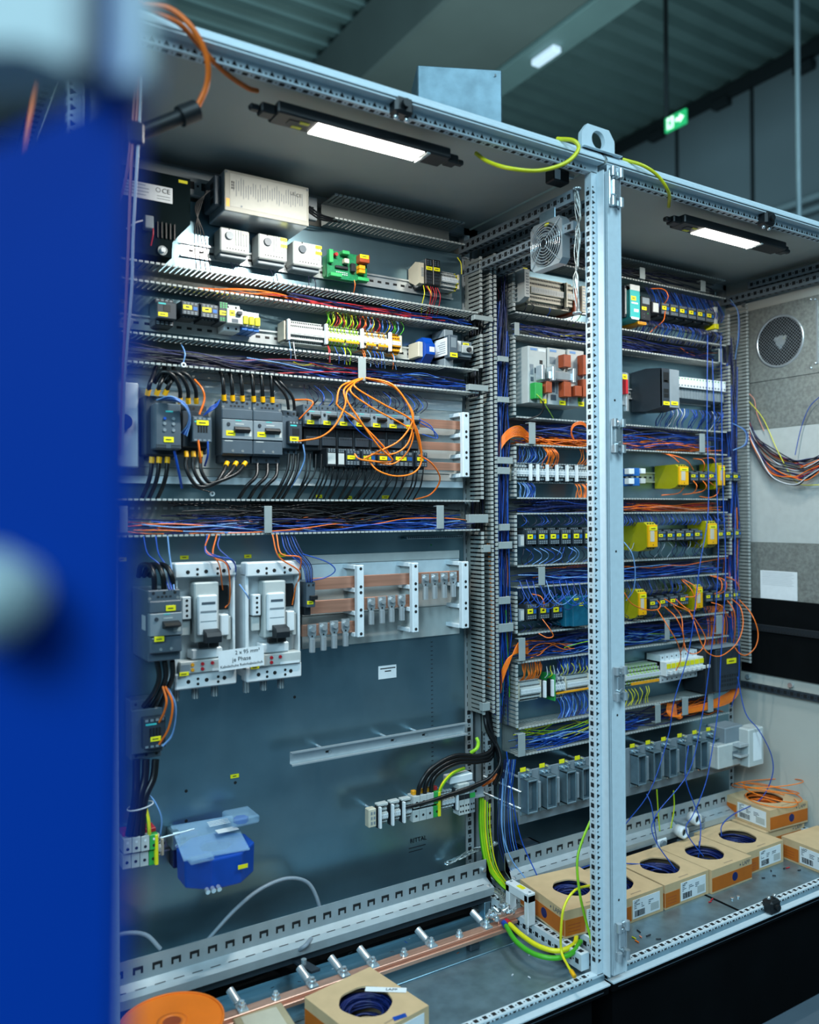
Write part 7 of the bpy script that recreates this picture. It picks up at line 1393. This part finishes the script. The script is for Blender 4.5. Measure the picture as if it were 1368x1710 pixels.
for i in range(4): wire('blue wire loop bulging right of the eastern relay rows', wp((1220, 500+i*6, .45), (1232+i, 520, .43), (1233+i*1.5, 560, .43), (1228, 600-i*5, .45)) if i < 2 else wp((1220, 705, .46), (1240+i*2, 720, .43), (1240+i*2, 742, .43), (1224, 752, .45)), .0015, rw.choice(['wblue', 'wlblue']), 'blue loops right of relay rows')
# -- lamp cables
wire('orange lamp cable along the top beam of middle cabinet', [atz(232, 2, 2.22)]+wp((262, 20, -.02), (300, 40, -.03), (332, 75, .0), (372, 118, .04), (412, 146, .07), (430, 152, .09)), .0048, 'worange', None, 'lamp_cable', 'cable')
wire('orange cable looping down to the dark plug under the roof', wp((245, 8, -.02), (285, 15, -.04), (322, 48, -.05), (345, 95, -.04), (346, 140, -.02), (328, 182, .0)), .0050, 'worange', None, 'lamp_cable', 'cable')
p = at(300, 200, .0); q = at(235, 222, .0); t = thing('cable_plug', 'black plug hanging on the orange cable at upper left', 'plug', p); b = MB(p); d = (at(328, 184, .0)-q); b.cyl(q, q+d*.75, .013, 'black', n=12); b.cyl(q+d*.7, q+d*1.0, .018, 'black', n=12); b.build('body', t); b = MB(p); b.cyl(q+d*.99, q+d*1.03, .007, 'mgrey', n=10); b.build('cable_entry', t)
wire('yellow lamp cable looping over the top beam', wp((795, 256, .09), (815, 270, .05), (850, 281, .0), (900, 285, -.02), (945, 272, -.03), (966, 250, -.03), (958, 235, -.02)) + [atz(930, 232, 2.23)], .0050, 'wyel', None, 'lamp_cable', 'cable')
wire('yellow lamp cable feeding the lamp of the eastern cabinet', [atz(1040, 266, 2.232)]+wp((1075, 277, -.015), (1100, 295, -.025), (1117, 322, -.01), (1117, 345, .08)), .0044, 'wyel', None, 'lamp_cable', 'cable')
# -- foreground wires hanging at the front left
for i, (l, lb) in enumerate((([(228, 130, -.05), (224, 200, -.05), (221, 228, -.05), (212, 300, -.04), (192, 370, -.04)], 'first pinkish wire hanging at the front left'), ([(234, 130, -.05), (229, 205, -.05), (222, 260, -.05), (217, 400, -.05), (213, 500, -.05), (208, 620, -.05), (203, 760, -.05)], 'second pinkish wire hanging at the front left'), ([(238, 130, -.05), (234, 210, -.05), (229, 300, -.05), (224, 400, -.05), (222, 480, -.05), (214, 580, -.05), (210, 640, -.05), (206, 760, -.05)], 'third pale pinkish wire hanging at the front left'))):
    wire(lb, wp(*l), .0024, 'pinkish' if i < 2 else 'wwhite', 'pinkish wires at the front left', 'hanging_wire')
c = at(229, 222, -.05); t = thing('wire_clip', 'black clip gathering the pinkish wires at front left', 'clip', c); b = MB(c); b.box(c.x-.012, c.y-.008, c.z-.02, c.x+.012, c.y+.008, c.z+.018, 'black', .004); b.build('body', t)
wire('red wire at the grey plug of the black filter unit', wp((253, 372, .44), (256, 388, .43), (252, 410, .44)), .0018, 'wred'); wire('pale wire leaving the grey plug to the left', wp((240, 368, .44), (226, 372, .42), (212, 382, .42)), .0018, 'wwhite')
for i in range(4): wire('thin dark wire beside the silver power supply', wp((345+i*2, 318, .43), (335-i*3, 345, .44), (325+i*5, 390, .45), (328+i*8, 452, .46)), .0015, 'wblack', 'wires beside the power supply')
for i in range(3): wire('black wire leaving the power supply to the right', wp((517, 345+i*5, .44), (535, 358+i*4, .45), (560, 366+i*2, .46), (585, 372, .47)), .0024, 'wblack', 'black power supply wires')
wire('yellow green wire beside the tall duct at the top', wp((764, 430, .47), (770, 440, .46), (771, 458, .46)), .0016, 'wyel'); wire('thin wire below the green circuit board', wp((592, 468, .45), (593, 478, .45), (590, 492, .47)), .0012, 'worange')
# -- cables on the floor
wire('grey cable lying along the floor of middle cabinet', [atz(*p, .24) for p in ((170, 1668), (260, 1655), (340, 1642), (420, 1622), (470, 1600))]+[at(505, 1583, .375), at(520, 1568, .40)], .0055, 'wgrey', None, 'floor_cable', 'cable')
wire('grey cable arching up behind the punched rail', wp((345, 1572, .44), (392, 1520, .44), (435, 1485, .445), (480, 1467, .45), (515, 1475, .45), (533, 1512, .44), (536, 1545, .43)), .0052, 'wgrey', None, 'floor_cable', 'cable'); wire('grey cable bending over the rail at lower left', wp((180, 1566, .44), (215, 1558, .44), (245, 1562, .44), (268, 1585, .43)), .0052, 'wgrey', None, 'floor_cable', 'cable')
for i in range(2):
    t = thing('earth_cable', ['thick green yellow cable from the earth bar, outer turn', 'thick green yellow cable from the earth bar, inner turn'][i], 'cable', (-.1, .27, .26), 'earth cables at the bar end'); o = t.location
    P = [at(845+i*6, 1546-i*3, .265)]+[atz(*p, .262) for p in (((862, 1572), (890, 1592), (925, 1600), (955, 1592), (970, 1572)) if i == 0 else ((872, 1562), (900, 1580), (932, 1588), (958, 1578), (963, 1562)))]
    b = MB(o); b.tube(P, .0062, 'wlime' if i == 0 else 'yellow', 8, 6, 'wgreen' if i == 0 else 'wyel'); b.build('sheath', t); d = (P[1]-P[0]).normalized(); b = MB(o); b.cyl(P[0]-d*.016, P[0], .008, 'wblue' if i == 0 else 'redp', n=10); b.build('sleeve', t)
for lb, P, m, m2, r in (('thin yellow cable looping from post to the floor rail', wp((988, 1478, .10), (960, 1487, .08), (942, 1515, .07), (937, 1555, .07), (938, 1590, .07))+[atz(948, 1612, .27), atz(958, 1628, .262)], 'wyel', 'yellow', .0032), ('lime cable hanging inside the shared post', wp((990, 1362, .10), (972, 1405, .085), (964, 1440, .08), (968, 1490, .07), (978, 1535, .07), (990, 1578, .055)), 'wlime', 'wgreen', .0034)):
    t = thing('bond_cable', lb, 'cable', P[0]); b = MB(P[0]); b.tube(P, r, m, 7, 6, m2); b.build('sheath', t); d = (P[-1]-P[-2]).normalized(); b = MB(P[0]); b.cyl(P[-1]-d*.012, P[-1]+d*.006, r*1.7, 'yellow', n=8); b.build('boot', t)
wire('thin white tie standing up beside the white bar holder', [atz(882, 1560, .266), at(882, 1520, .21), at(881, 1493, .21)], .0016, 'wwhite', None, 'cable_tie', 'cable tie')
# ------------------------------------------------------------------ close to the lens: blurred blue panel and its fittings
def near(px, py, d): return CAM+ray(px, py)*d
d0 = .24
def slab(b, pts, d, th, m):
    V = [near(x, y, d) for x, y in pts]+[near(x, y, d)+FW*th for x, y in pts]; n = len(pts)
    b.add(V, [tuple(range(n))[::-1], tuple(range(n, 2*n))]+[(i, (i+1) % n, n+(i+1) % n, n+i) for i in range(n)], m)
o = near(0, 900, d0); t = thing('partition_screen', 'tall blurred blue panel standing close at far left', 'panel', o)
b = MB(o); slab(b, [(-420, 340), (0, 235), (120, 180), (214, 140), (208, 900), (190, 1900), (-420, 1900)], d0, .012, 'bluepanel'); b.build('sheet', t)
b = MB(o); c = near(22, 990, d0); b.cyl(c+FW*.0, c-FW*.012, .010, 'greyknob', n=20); b.sph(c-FW*.016, .0135, 'greyknob', 16); b.build('round_knob', t, 'pale round knob')
o = near(80, 40, d0); t = thing('grey_fitting', 'pale blurred fitting above the blue panel at top left', 'fitting', o)
b = MB(o); slab(b, [(-260, -160), (150, -160), (160, 20), (120, 105), (40, 75), (-260, 80)], d0*.96, .03, 'greyknob'); b.build('body', t)
b = MB(o); slab(b, [(118, -160), (165, -160), (150, 95), (118, 120)], d0*.94, .02, 'dgrey'); b.build('dark_edge', t)
b = MB(o); slab(b, [(166, -160), (236, -160), (240, 60), (232, 132), (176, 134)], d0*.97, .014, 'bluep'); b.build('blue_bracket', t); b = MB(o); slab(b, [(210, -160), (242, -160), (244, 60), (236, 128), (216, 130)], d0*.95, .008, 'greyknob'); b.build('pale_strip', t)
wire('orange cable hanging beneath the pale blurred fitting', [at(74, -45, -.008), at(68, 60, -.02), at(64, 120, -.03), at(55, 170, -.03), at(46, 215, -.03), at(38, 260, -.03)], .004, 'worange', None, 'lamp_cable', 'cable')
